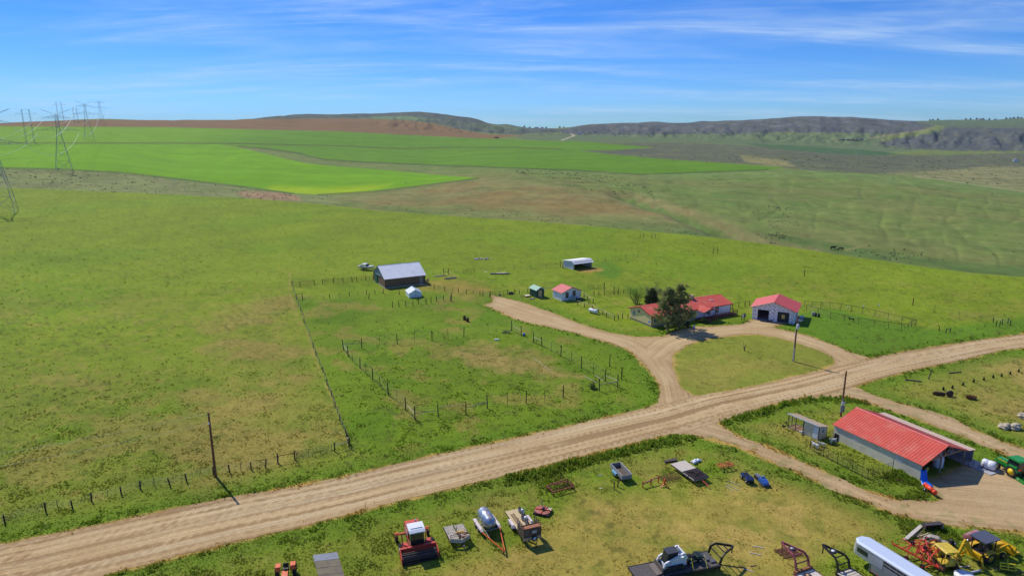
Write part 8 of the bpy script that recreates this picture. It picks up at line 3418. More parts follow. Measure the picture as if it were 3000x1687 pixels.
	m = MB()
	m.lathe((-1.45, 0, 0.78), (1, 0, 0), [(0, 0.05), (0.06, 0.25), (0.2, 0.44), (0.42, 0.5), (2.48, 0.5), (2.7, 0.44), (2.84, 0.25), (2.9, 0.05)], 22)
	m.build('tank', WHITE, t)
	m = MB()
	m.lathe((0.1, 0, 1.26), (0, 0, 1), [(0, 0.24), (0.12, 0.22), (0.2, 0.1)], 12)
	m.build('dome', mat('red_dome', (206, 60, 60), 0.5), t)
	for x in (-0.9, 0.9):
		m = MB()
		m.bx(x - 0.07, x + 0.07, -0.3, 0.3, 0, 0.33)
		m.build('foot', STEEL, t)
	# junk by the green shed
	t = put('cart', 'small low cart with a pale bed left of the green shed', 'cart', G(1545, 869), R(30))
	m = MB()
	m.bx(-0.8, 0.8, -0.6, 0.6, 0.35, 0.43)
	m.build('bed', mat('cream_bed', (224, 214, 186), 0.7), t)
	for x in (-0.5, 0.5):
		wheel(t, (x, -0.62, 0.22), 0.22, 0.12, RUBBER, STEEL, 0.5, 12)
		wheel(t, (x, 0.62, 0.22), 0.22, 0.12, RUBBER, STEEL, 0.5, 12)
	m = MB()
	m.bar((-0.8, 0, 0.38), (-2.2, 0.5, 0.3), 0.09)
	m.bar((0.8, 0.5, 0.4), (0.8, 0.5, 1.3), 0.06)
	m.build('handle', POST, t)
	t = put('rock_heap', 'little heap of pale rocks at the green shed corner', 'rocks', G(1561, 876), 0)
	for k in range(6):
		m = MB()
		m.box((rr.uniform(-0.7, 0.7), rr.uniform(-0.3, 0.3), 0.12), (0.4, 0.35, 0.26), rr.random() * 3, 0.3)
		m.build('rock', mat('pale_rock', (190, 180, 160), 0.9), t)
	m = MB()
	m.lathe((0, 0, 0), (0, 0, 1), [(0, 0.25), (0.3, 0.3), (0.5, 0.2)], 10)
	tag(m.build('bucket', mat('navy_bucket', (50, 60, 120), 0.5), None, G(1464, 866)), 'small navy bucket on the ground below the drive gate', 'bucket')
	m = MB()
	m.lathe((0, 0, 0), (0, 0, 1), [(0, 0.26), (0.5, 0.3), (0.55, 0.25)], 10)
	tag(m.build('bucket', BLUE, None, G(1535, 983)), 'bright blue bucket at the garden fence corner', 'bucket')
	t = put('wire_roll', 'grey tangle of rolled wire at the upper garden corner', 'wire roll', G(1484, 976), 0)
	m = MB()
	for k in range(26):
		a, b = rr.random() * 6.28, rr.random() * 6.28
		m.cyl((1.4 * math.cos(a) * rr.random(), 0.8 * math.sin(a), 0.1), (1.4 * math.cos(b), 0.8 * math.sin(b) * rr.random(), rr.uniform(0.2, 1.0)), 0.03, n=4)
	m.build('coil', mat('grey_brown_wire', (110, 100, 90), 0.8), t)['kind'] = 'stuff'
	for a, b, w, lb in (((1562, 1048), (1612, 1086), 0.1, 'long pale plank lying in the dry patch of the garden'), ((1712, 1102), (1748, 1122), 0.16, 'pale plank lying just left of the garden corner'), ((1745, 1100), (1767, 1117), 0.14, 'short pale plank near the garden corner posts')):
		A, B = G(*a), G(*b)
		m = MB()
		m.bar(Vector((0, 0, 0.06)), B - A + Vector((0, 0, 0.06)), w, 0.06)
		tag(m.build('plank', mat('bleached_plank', (172, 162, 132), 0.85), None, A), lb, 'plank')
	m = MB()
	m.bx(-0.5, 0.5, -0.2, 0.2, 0.02, 0.2)
	m.bx(-0.3, 0.3, -0.15, 0.15, 0.2, 0.28)
	tag(m.build('trough', PLASTIC_W, None, G(1455, 996)), 'small white trough lying in the garden grass', 'trough')


build_lot_junk()


def build_boat():
	t = put('motor_boat', 'white motor boat on a trailer behind the barn', 'boat', G(1074, 791), R(-18))
	m = MB()
	sec = [(-2.9, 0.95, 0.75, 1.35), (-1.0, 1.05, 0.7, 1.35), (0.8, 1.0, 0.72, 1.45), (2.2, 0.6, 0.85, 1.6), (3.1, 0.05, 1.2, 1.75)]
	vs, fs = [], []
	for x, w, zb, zt in sec:
		vs += [(x, -w, zt), (x, -w * 0.75, zb + 0.15), (x, 0, zb), (x, w * 0.75, zb + 0.15), (x, w, zt)]
	for i in range(len(sec) - 1):
		for j in range(4):
			fs.append((i * 5 + j, i * 5 + j + 1, i * 5 + 6 + j, i * 5 + 5 + j))
	fs += [(0, 1, 2, 3, 4)]
	m.add(vs, fs, 0, True)
	m.build('hull', WHITE, t)
	m = MB()
	m.add([(0.6, -0.98, 1.45), (0.6, 0.98, 1.45), (2.2, 0.6, 1.62), (3.1, 0.05, 1.76), (3.1, -0.05, 1.76), (2.2, -0.6, 1.62)], [(0, 1, 2, 3, 4, 5)])
	m.bx(-2.9, -2.5, -0.95, 0.95, 1.3, 1.42)
	m.build('deck', WHITE, t)
	m = MB()
	m.bx(-2.5, 0.6, -0.85, 0.85, 0.95, 1.0)
	m.build('cockpit', mat('grey_cockpit', (120, 116, 122), 0.6), t)
	m = MB()
	m.prism([(0.3, 1.45), (0.9, 1.5), (0.2, 2.1), (0.1, 2.1)], 'y', -0.8, 0.8)
	m.build('windshield', CABGLASS, t)
	m = MB()
	m.bx(-1.4, 0.2, -0.85, 0.85, 2.1, 2.2)
	m.build('canopy', WHITE, t)
	for y in (-0.8, 0.8):
		q = MB()
		q.bar((-1.3, y, 1.35), (-1.3, y, 2.1), 0.05)
		q.build('canopy_post', STEEL, t)
	m = MB()
	for y in (-0.7, 0.7):
		m.bar((-2.9, y, 0.5), (1.8, y, 0.5), 0.08, 0.12)
		m.bar((1.8, y, 0.5), (3.6, 0, 0.5), 0.08, 0.12)
		m.bx(-1.2, -0.2, y - 0.05, y + 0.05, 0.5, 0.85)
	m.build('trailer_frame', BLACK, t)
	for y in (-1.0, 1.0):
		wheel(t, (-0.7, y, 0.35), 0.35, 0.2, RUBBER, STEEL, 0.5, 14)


build_boat()

# ------------------------------------------------------------------ trees and shrubs
def leaf_mat(name, rgb, var=0.35, transl=0.35):
	m = bpy.data.materials.new(name)
	m.use_nodes = True
	n, l = m.node_tree.nodes, m.node_tree.links
	n.clear()
	out = N(n, 'ShaderNodeOutputMaterial')
	tc = N(n, 'ShaderNodeTexCoord')
	no = N(n, 'ShaderNodeTexNoise', inp={'Scale': 1.1, 'Detail': 4, 'Roughness': 0.7})
	l.new(tc.outputs['Object'], no.inputs['Vector'])
	mr = N(n, 'ShaderNodeMapRange', inp={1: 0.3, 2: 0.7, 3: 1 - var, 4: 1 + var})
	l.new(no.outputs[0], mr.inputs[0])
	sc = N(n, 'ShaderNodeVectorMath', operation='SCALE', inp={0: lin(rgb)})
	l.new(mr.outputs[0], sc.inputs['Scale'])
	d = N(n, 'ShaderNodeBsdfDiffuse')
	t = N(n, 'ShaderNodeBsdfTranslucent')
	l.new(sc.outputs[0], d.inputs[0])
	l.new(sc.outputs[0], t.inputs[0])
	mx = N(n, 'ShaderNodeMixShader', inp={0: transl})
	l.new(d.outputs[0], mx.inputs[1])
	l.new(t.outputs[0], mx.inputs[2])
	l.new(mx.outputs[0], out.inputs[0])
	return m


BARK = mat('pine_bark', (128, 108, 92), 0.95, var=0.3, scale=4, stretch=(3, 3, 0.6), bump=0.5)


def needles(centers, dirs, n, ln, wd, seed, spread=0.9):
	"""tufts of narrow leaves: each a thin triangle leaving its centre"""
	g = np.random.default_rng(seed)
	c = np.repeat(centers, n, 0)
	d = np.repeat(dirs, n, 0) + spread * g.normal(size=(len(c), 3))
	d /= np.linalg.norm(d, axis=1)[:, None] + 1e-9
	s = np.cross(d, g.normal(size=d.shape))
	s /= np.linalg.norm(s, axis=1)[:, None] + 1e-9
	L = ln * g.uniform(0.6, 1.25, (len(c), 1))
	w = wd * g.uniform(0.7, 1.3, (len(c), 1))
	c = c + 0.12 * ln * g.normal(size=c.shape)
	v = np.stack([c - s * w, c + s * w, c + d * L + s * w * 0.5, c + d * L - s * w * 0.5], 1).reshape(-1, 3)
	f = np.arange(len(v)).reshape(-1, 4)
	return v, f


def limb(mb, p, d, L, r, depth, rr, tips, spread=0.55, up=0.15, kids=(3, 5)):
	q = p + d * L
	mb.cyl(p, q, r, r * 0.55, n=6, caps=False)
	if depth == 0:
		tips.append((q, d))
		return
	for k in range(rr.randint(*kids)):
		e = Vector((d.x + rr.gauss(0, spread), d.y + rr.gauss(0, spread), d.z + rr.gauss(0, spread) + up)).normalized()
		limb(mb, p.lerp(q, rr.uniform(0.45, 1.0)), e, L * rr.uniform(0.55, 0.8), r * 0.5, depth - 1, rr, tips, spread, up, kids)


def pine(label, foot, py_top, prof, m, seed, nclump=330, lean=(0, 0), ln=0.42, per=18):
	t = thing('pine_tree', label, 'tree', foot)
	H = height_to(foot, py_top)
	rr = random.Random(seed)
	b = MB()
	pts = [Vector((lean[0] * k / 6, lean[1] * k / 6, H * 0.93 * k / 6)) for k in range(7)]
	for k in range(6):
		b.cyl(pts[k], pts[k + 1], 0.24 * (1 - k / 6.6), 0.24 * (1 - (k + 1) / 6.6), n=9, caps=False)
	cs, ds = [], []
	nb = nclump // 7
	for k in range(nb):
		f = rr.random() ** 1.1
		z = H * (0.13 + 0.82 * f)
		R_ = np.interp(f, *prof) * rr.uniform(0.55, 1.15)
		a = k * 2.399 + rr.uniform(-0.5, 0.5)
		base = Vector((lean[0] * z / H, lean[1] * z / H, z - 0.25 * R_))
		tip = Vector((lean[0] + R_ * math.cos(a), lean[1] + R_ * math.sin(a), z + 0.1 * R_))
		b.cyl(base, tip, 0.05, 0.02, n=4, caps=False)
		for j in range(7):
			s = rr.uniform(0.35, 1.0)
			p = base.lerp(tip, s) + Vector((rr.gauss(0, 0.28), rr.gauss(0, 0.28), rr.gauss(0, 0.2)))
			cs.append(p)
			d = (tip - base).normalized() + Vector((0, 0, 0.45))
			ds.append(d)
	for j in range(8):
		cs.append(Vector((lean[0] + rr.gauss(0, .15), lean[1] + rr.gauss(0, .15), H * (0.9 + 0.1 * j / 8))))
		ds.append(Vector((0, 0, 1)))
	b.build('trunk', BARK, t)
	v, f = needles(np.array([tuple(c) for c in cs]), np.array([tuple(d) for d in ds]), per, ln, 0.05, seed, 0.75)
	mesh_obj('crown', v, f, m, t)
	return t


def bush(name, label, foot, H, W, m, seed, n=1400, leaf=0.16, twig=BARK, cat='shrub', dense=1.0, twigs=26):
	t = thing(name, label, cat, foot)
	rr = random.Random(seed)
	b, tips = MB(), []
	for k in range(twigs):
		a = rr.random() * 6.283
		d = Vector((math.cos(a) * rr.uniform(0.1, 0.75) * W / H, math.sin(a) * rr.uniform(0.1, 0.75) * W / H, 1)).normalized()
		limb(b, Vector((rr.gauss(0, W * 0.06), rr.gauss(0, W * 0.06), 0)), d, H * rr.uniform(0.3, 0.5), 0.05, 2, rr, tips, 0.4, 0.15, (2, 3))
	b.build('trunk', twig, t)
	if n:
		g = np.random.default_rng(seed)
		T = np.array([tuple(q) for q, _ in tips])
		D = np.array([tuple(d) for _, d in tips])
		k = g.integers(0, len(T), n)
		c = T[k] + g.normal(size=(n, 3)) * np.array([W, W, H]) * 0.035
		c[:, 2] = np.maximum(c[:, 2], 0.1)
		v, f = needles(c, D[k], 3, leaf, leaf * 0.28, seed, 1.0)
		mesh_obj('crown', v, f, m, t)
	return t


def cone_tree(name, label, foot, H, Rm, m, seed, n=900, group=None, leaf=0.3, cat='tree', rough=0.25):
	"""dense conical evergreen: short sprays all through the cone's shell"""
	t = thing(name, label, cat, foot, 0, group)
	b = MB()
	b.cyl((0, 0, -0.1), (0, 0, H * 0.9), 0.03 * H * 0.5 + 0.02, 0.01, n=6)
	b.build('trunk', BARK, t)
	g = np.random.default_rng(seed)
	f = 1 - np.sqrt(g.random(n))
	a = g.random(n) * 6.283
	lump = 1 + rough * np.sin(a * 3 + f * 9 + seed) + rough * 0.6 * np.sin(a * 5 - f * 17)
	r = Rm * (np.minimum(f * 9, 1)) * (1 - f) ** 0.8 * lump * g.uniform(0.55, 1.0, n)
	c = np.stack([r * np.cos(a), r * np.sin(a), 0.05 * H + f * 0.95 * H], 1)
	d = np.stack([np.cos(a), np.sin(a), np.full(n, 0.5)], 1)
	v, fc = needles(c, d, 4, leaf, leaf * 0.22, seed, 0.6)
	mesh_obj('crown', v, fc, m, t)
	return t


def build_trees():
	PN = leaf_mat('pine_needles', (160, 164, 104), 0.4, 0.5)
	PN2 = leaf_mat('pine_needles_dark', (144, 154, 98), 0.4, 0.5)
	p1, p2 = G(1955, 967), G(1989, 961)
	pine('left pine tree with a full low crown in front of the house', p1 + Vector((0, 0, 0)), 843, ([0, 0.12, 0.35, 0.6, 0.85, 1], [2.2, 3.5, 3.2, 2.5, 1.7, 0.5]), PN2, 3, 640, per=18, ln=0.5)
	pine('right and taller pine tree with a ragged open top before the porch', p2, 832, ([0, 0.15, 0.4, 0.62, 0.8, 1], [2.9, 4.1, 3.6, 2.5, 1.4, 0.7]), PN, 5, 660, per=18, ln=0.5)
	j = Vector((38.6, 177.5, gz(38.6, 177.5)))
	cone_tree('juniper_tree', 'dark dense juniper behind the left part of the house', j, height_to(j, 842), 2.3, leaf_mat('juniper_foliage', (84, 98, 64), 0.35, 0.3), 7, 1500, None, 0.34)
	w = Vector((34.6, 179.5, gz(34.6, 179.5)))
	bush('willow_shrub', 'thin bright green willow shrub behind the yellow house end', w, height_to(w, 812) * 0.78, 7.0, leaf_mat('willow_leaves', (150, 180, 80), 0.3, 0.5), 11, 2200, 0.13, mat('willow_twig', (126, 128, 82), 0.9))
	w = Vector((40.6, 183.5, gz(40.6, 183.5)))
	bush('bare_shrub', 'tall greyish half bare shrub behind the dark juniper', w, height_to(w, 812) * 0.78, 7.0, leaf_mat('sparse_leaves', (142, 150, 100), 0.3, 0.4), 13, 1300, 0.15, mat('grey_twig', (136, 128, 108), 0.9), twigs=30)
	bush('porch_shrub', 'low dark green shrub below the porch ramp', G(2062, 946), 1.3, 2.6, leaf_mat('dark_shrub', (84, 104, 58), 0.35, 0.4), 17, 1500, 0.14)
	bush('porch_shrub', 'low dark green shrub left of the porch steps under the pines', G(2012, 955), 1.4, 2.4, leaf_mat('dark_shrub', (84, 104, 58), 0.35, 0.4), 18, 1200, 0.14)
	bush('bare_sapling', 'small bare sapling standing on the grass island', G(2181, 1027), 2.4, 1.2, None, 19, 0, 0.1, mat('sapling_twig', (110, 92, 74), 0.9), 'sapling', twigs=4)
	bush('bare_sapling', 'tiny bare twig sapling right of the island center', G(2226, 1052), 1.2, 0.4, None, 20, 0, 0.1, mat('sapling_twig', (110, 92, 74), 0.9), 'sapling', twigs=2)
	bush('tumbleweed', 'round brown dry bush on the bare ground behind the pole barn', G(2843, 1168), 0.8, 2.2, leaf_mat('dry_brush', (156, 120, 84), 0.3, 0.3), 23, 900, 0.2, mat('sapling_twig', (110, 92, 74), 0.9))
	bush('yellow_weed', 'loose yellow green weed bush inside the garden corner', G(1735, 1138), 1.1, 1.8, leaf_mat('weed_leaves', (140, 156, 66), 0.3, 0.4), 24, 900, 0.14)
	SP = leaf_mat('spruce_sapling', (58, 88, 66), 0.3, 0.15)
	for k, a in enumerate(((2763, 1143), (2790, 1138), (2821, 1129), (2852, 1120), (2882, 1114), (2909, 1107), (2934, 1104), (2959, 1097), (2984, 1090))):
		ordn = ['first', 'second', 'third', 'fourth', 'fifth', 'sixth', 'seventh', 'eighth', 'ninth'][k]
		cone_tree('spruce_sapling', ordn + ' small spruce from the left in the planted row', G(*a), 0.85 - 0.05 * (k % 3), 0.17, SP, 40 + k, 130, 'planted row of small spruces', 0.1, 'sapling')
	FT = leaf_mat('far_tree', (62, 78, 60), 0.3, 0.1)
	for k, (px, r) in enumerate(((2722, 3150), (2730, 3150), (2745, 3180), (2826, 3650), (2840, 3680), (2858, 3650), (2878, 3700), (2895, 3680), (2944, 3720), (2956, 3740), (2966, 3720), (2978, 3760), (2988, 3740), (2998, 3740), (1536, 3500), (1552, 3500), (1600, 3560), (1640, 3600), (1652, 3600))):
		p = skyline_point(px, r)
		cone_tree('ridge_tree', 'tiny dark tree on the far ridge line', p, 6.5 + (k % 3) * 1.5, 3.8, FT, 60 + k, 70, 'trees on the far ridges', 3.0)


def skyline_point(px, r):
	"""the highest ground towards this column, where ridges carry trees and houses"""
	az = math.atan((px - 1500) / FPX * CP)
	rs = np.linspace(1400, 5200, 380)
	xs, ys = rs * math.sin(az), rs * math.cos(az)
	z = hz(xs, ys)
	k = int(np.argmax((z - CH) / rs))
	return Vector((xs[k], ys[k], z[k]))


build_trees()


def build_far_things():
	FW, FR = mat('far_white_wall', (226, 226, 226), 0.7), mat('far_grey_roof', (150, 146, 150), 0.7)
	for k, (px, py, w, lb) in enumerate(((1572, None, 26, 'tiny white house in the gap between the hills'), (1588, None, 18, 'smaller white house right of the one in the gap'), (2870, None, 30, 'long pale house on the far right ridge'),
										 (2912, None, 24, 'pale house among trees on the far right ridge'), (1698, 394, 16, 'small pale farm building at the foot of the mesa'), (2975, 474, 14, 'tiny white building low on the far right slope'))):
		p = skyline_point(px, 3500) if py is None else G(px, py)
		t = put('far_house', lb, 'house', p, 0.2 * k)
		m = MB()
		m.prism([(-4, 0), (4, 0), (4, 4.2), (0, 6.2), (-4, 4.2)], 'x', -w / 2, w / 2)
		m.build('wall', FW, t)
		for s in (-1, 1):
			m = MB()
			m.add([(-w / 2 - 0.5, s * 4.6, 4.0), (w / 2 + 0.5, s * 4.6, 4.0), (w / 2 + 0.5, 0, 6.5), (-w / 2 - 0.5, 0, 6.5), (-w / 2 - 0.5, s * 4.6, 3.7), (w / 2 + 0.5, s * 4.6, 3.7), (w / 2 + 0.5, 0, 6.22), (-w / 2 - 0.5, 0, 6.22)],
				 [(0, 1, 2, 3), (4, 5, 6, 7), (0, 1, 5, 4), (1, 2, 6, 5), (0, 3, 7, 4)])
			m.build('roof_slope', FR, t)
	t = put('hay_stack', 'weathered stack of hay bales far away below the mesa', 'hay stack', G(2490, 412), R(8))
	rr = random.Random(31)
	for k in range(16):
		m = MB()
		h = rr.uniform(3.0, 6.0)
		m.bx(-44 + k * 5.6, -44 + k * 5.6 + 4.9, -3, 3 - rr.random() * 2, 0, h)
		m.build('bale', mat('grey_hay' if k % 3 else 'brown_hay', (176, 164, 146) if k % 3 else (140, 110, 92), 0.9), t)
	t = put('parked_trailer', 'tiny dark trailer at the edge of the far green field', 'trailer', G(1455, 406), 0.05)
	m = MB()
	m.bx(-6, 6, -1.3, 1.3, 1.0, 4.0)
	m.build('box', mat('far_dark_box', (66, 56, 54), 0.8), t)
	for x in (-4, 4):
		wheel(t, (x, 0, 0.6), 0.6, 2.4, RUBBER, STEEL, 0.5, 12)


build_far_things()


# ------------------------------------------------------------------ person and animals (one skinned body each)
def bands(name, stops, rough=0.8, axis=2):
	"""colours by height: clothing that ends at collar, cuffs and hem"""
	m = bpy.data.materials.new(name)
	m.use_nodes = True
	n, l = m.node_tree.nodes, m.node_tree.links
	b = n['Principled BSDF']
	b.inputs['Roughness'].default_value = rough
	tc = N(n, 'ShaderNodeTexCoord')
	sp = N(n, 'ShaderNodeSeparateXYZ')
	l.new(tc.outputs['Object'], sp.inputs[0])
	mr = N(n, 'ShaderNodeMath', operation='MULTIPLY', inp={1: 0.5})
	l.new(sp.outputs[axis], mr.inputs[0])
	r = N(n, 'ShaderNodeValToRGB')
	r.color_ramp.interpolation = 'CONSTANT'
	for i, (p, c) in enumerate(stops):
		e = r.color_ramp.elements[i] if i < 2 else r.color_ramp.elements.new(p)
		e.position = p
		e.color = (*lin(c), 1)
	l.new(mr.outputs[0], r.inputs[0])
	l.new(r.outputs[0], b.inputs['Base Color'])
	return m


def skinned(name, verts, edges, radii, m, loc, rz, label, cat, root=0, sub=2, scale=1.0, group=None):
	me = bpy.data.meshes.new(name)
	me.from_pydata([Vector(v) * scale for v in verts], edges, [])
	me.materials.append(m)
	o = bpy.data.objects.new(name, me)
	col.objects.link(o)
	o.location = loc
	o.rotation_euler[2] = rz
	md = o.modifiers.new('skin', 'SKIN')
	md.use_smooth_shade = True
	for i, sv in enumerate(me.skin_vertices[0].data):
		r = radii[i]
		sv.radius = (r * scale, r * scale) if not isinstance(r, tuple) else (r[0] * scale, r[1] * scale)
		sv.use_root = i == root
	s = o.modifiers.new('subdivision', 'SUBSURF')
	s.levels = s.render_levels = sub
	return tag(o, label, cat, group)


def build_person():
	V = [(0, 0, 0.95), (0, 0, 1.15), (0.02, 0, 1.38), (0.03, 0, 1.48), (0.05, 0, 1.58), (0.06, 0, 1.68),
		 (0, 0.10, 0.88), (0.04, 0.11, 0.50), (-0.02, 0.12, 0.09), (0.12, 0.13, 0.04), (0, -0.10, 0.88), (-0.02, -0.11, 0.50), (-0.06, -0.12, 0.09), (0.08, -0.13, 0.04),
		 (0.02, 0.19, 1.40), (0.02, 0.24, 1.14), (0.20, 0.16, 1.02), (0.28, 0.12, 1.03), (0.02, -0.19, 1.40), (0.02, -0.24, 1.14), (0.20, -0.16, 1.02), (0.28, -0.12, 1.03)]
	E = [(0, 1), (1, 2), (2, 3), (3, 4), (4, 5), (0, 6), (6, 7), (7, 8), (8, 9), (0, 10), (10, 11), (11, 12), (12, 13), (2, 14), (14, 15), (15, 16), (16, 17), (2, 18), (18, 19), (19, 20), (20, 21)]
	r = [0.15, 0.15, 0.16, 0.06, 0.095, 0.085, 0.10, 0.075, 0.05, 0.045, 0.10, 0.075, 0.05, 0.045, 0.07, 0.05, 0.042, 0.045, 0.07, 0.05, 0.042, 0.045]
	pal = bands('person_clothes', [(0.0, (60, 50, 48)), (0.04, (74, 92, 140)), (0.475, (206, 214, 232)), (0.735, (206, 160, 136))])
	o = skinned('person', V, E, r, pal, G(2033, 970), R(60), 'person in a pale blue shirt and jeans standing before the porch', 'person')
	h = MB()
	h.lathe((0.04, 0, 1.60), (0, 0, 1), [(0, 0.1), (0.06, 0.115), (0.12, 0.1), (0.165, 0.05), (0.175, 0.01)], 12)
	h.build('hair', mat('grey_hair', (150, 138, 128), 0.9), o)


build_person()


def quadruped(name, label, cat, foot, rz, L, Hs, rb, m, neck, head, scale=1.0, tail=0.4, legr=0.05, group=None):
	"""trunk with deep chest, jointed legs (hock behind, wrist in front), neck and head"""
	b = Hs
	V = [(-L / 2, 0, b), (0, 0, b - 0.04 * L), (L / 2, 0, b), neck, head, (head[0] + 0.16 * L, 0, head[2] - 0.08 * L)]
	E = [(0, 1), (1, 2), (2, 3), (3, 4), (4, 5)]
	r = [rb * 0.92, rb * 0.9, rb, rb * 0.5, rb * 0.42, rb * 0.26]
	w = rb * 0.55
	for s in (-1, 1):
		k = len(V)
		V += [(L / 2 - 0.02, s * w, b * 0.62), (L / 2 + 0.02, s * w, b * 0.34), (L / 2, s * w, 0.03)]
		E += [(2, k), (k, k + 1), (k + 1, k + 2)]
		r += [legr * 1.5, legr, legr * 0.9]
		k = len(V)
		V += [(-L / 2 + 0.08 * L, s * w, b * 0.66), (-L / 2 - 0.08 * L, s * w, b * 0.36), (-L / 2 - 0.05 * L, s * w, 0.03)]
		E += [(0, k), (k, k + 1), (k + 1, k + 2)]
		r += [legr * 1.9, legr, legr * 0.9]
	k = len(V)
	V += [(-L / 2 - rb * 0.9, 0, b + rb * 0.3), (-L / 2 - rb * 1.1, 0, b - tail)]
	E += [(0, k), (k, k + 1)]
	r += [rb * 0.15, rb * 0.12]
	o = skinned(name, V, E, r, m, foot, rz, label, cat, 1, 2, scale, group)
	e = MB()
	for s in (-1, 1):
		e.add([(head[0] * scale, s * rb * 0.25 * scale, (head[2] + rb * 0.3) * scale), ((head[0] - 0.05 * L) * scale, s * rb * 0.45 * scale, (head[2] + rb * 0.45) * scale), ((head[0] - 0.02 * L) * scale, s * rb * 0.3 * scale, (head[2] + rb * 0.8) * scale)], [(0, 1, 2)])
	e.build('ears', m, o)
	return o


def build_animals():
	quadruped('horse', 'tan horse standing behind the right end of the barn', 'horse', G(1252, 832), R(75), 1.5, 1.2, 0.34, mat('palomino_coat', (206, 150, 92), 0.7, var=0.15), (1.05, 0, 1.6), (1.25, 0, 1.9), 1.0, 0.6, 0.07)
	quadruped('dog', 'black dog walking inside the dog run', 'dog', G(2494, 941), R(150), 0.75, 0.55, 0.15, mat('black_coat', (30, 28, 30), 0.7), (0.5, 0, 0.72), (0.58, 0, 0.82), 1.3, 0.1, 0.035)
	wg = mat('white_goat_coat', (224, 220, 212), 0.8, var=0.1, scale=2, dirt=((120, 90, 66), 0.5))
	quadruped('goat', 'white and brown goat by the dark animal door of the pole barn', 'goat', G(2441, 1299), R(200), 0.75, 0.62, 0.18, wg, (0.55, 0, 0.78), (0.68, 0, 0.9), 1.15, -0.1, 0.04)
	quadruped('goat', 'pale goat lying low between the coop and the corral', 'goat', G(2407, 1307), R(160), 0.7, 0.5, 0.17, wg, (0.5, 0, 0.66), (0.62, 0, 0.78), 1.0, -0.1, 0.04)
	quadruped('goat', 'bright white goat at the left end of the corral', 'goat', G(2388, 1312), R(120), 0.7, 0.6, 0.19, mat('clean_white_coat', (236, 234, 230), 0.8), (0.5, 0, 0.76), (0.62, 0, 0.88), 1.05, -0.1, 0.04)
	cw = quadruped('cow', 'tiny dark cow far off in the draw beyond the pasture', 'cow', G(2440, 731), R(20), 1.7, 1.1, 0.42, mat('dark_cow_coat', (50, 40, 38), 0.8), (1.15, 0, 1.2), (1.5, 0, 1.25), 1.3, 0.5, 0.09)
	cw = quadruped('cow', 'tiny brown cow right of the dark cow in the draw', 'cow', G(2462, 734), R(170), 1.7, 1.1, 0.42, mat('brown_cow_coat', (92, 62, 48), 0.8), (1.15, 0, 0.8), (1.5, 0, 0.5), 1.2, 0.5, 0.09)
	for a, c, lb, rz in (((2347, 1271), (232, 230, 226), 'white hen in front of the coop run', 0.4), ((2296, 1254), (44, 40, 42), 'black hen left of the coop run', 2.5), ((2303, 1243), (60, 46, 40), 'dark hen at the far corner of the coop run', 1.2)):
		V = [(-0.16, 0, 0.28), (0, 0, 0.24), (0.12, 0, 0.3), (0.16, 0, 0.42), (-0.28, 0, 0.42), (0.03, 0.05, 0.12), (0.03, 0.05, 0.01), (0.03, -0.05, 0.12), (0.03, -0.05, 0.01)]
		E = [(0, 1), (1, 2), (2, 3), (0, 4), (1, 5), (5, 6), (1, 7), (7, 8)]
		skinned('hen', V, E, [0.1, 0.13, 0.09, 0.05, 0.05, 0.03, 0.015, 0.03, 0.015], mat('hen_%d' % c[0], c, 0.8), G(*a), rz, lb, 'hen', 1, 2, 1.4)


build_animals()


# ------------------------------------------------------------------ grass and brush
def tint_mat(name, transl, rough=0.9):
	m = bpy.data.materials.new(name)
	m.use_nodes = True
	n, l = m.node_tree.nodes, m.node_tree.links
	n.clear()
	out = N(n, 'ShaderNodeOutputMaterial')
	at = N(n, 'ShaderNodeAttribute', attribute_type='INSTANCER', attribute_name='tint')
	d = N(n, 'ShaderNodeBsdfDiffuse')
	t = N(n, 'ShaderNodeBsdfTranslucent')
	l.new(at.outputs['Color'], d.inputs[0])
	l.new(at.outputs['Color'], t.inputs[0])
	mx = N(n, 'ShaderNodeMixShader', inp={0: transl})
	l.new(d.outputs[0], mx.inputs[1])
	l.new(t.outputs[0], mx.inputs[2])
	l.new(mx.outputs[0], out.inputs[0])
	return m


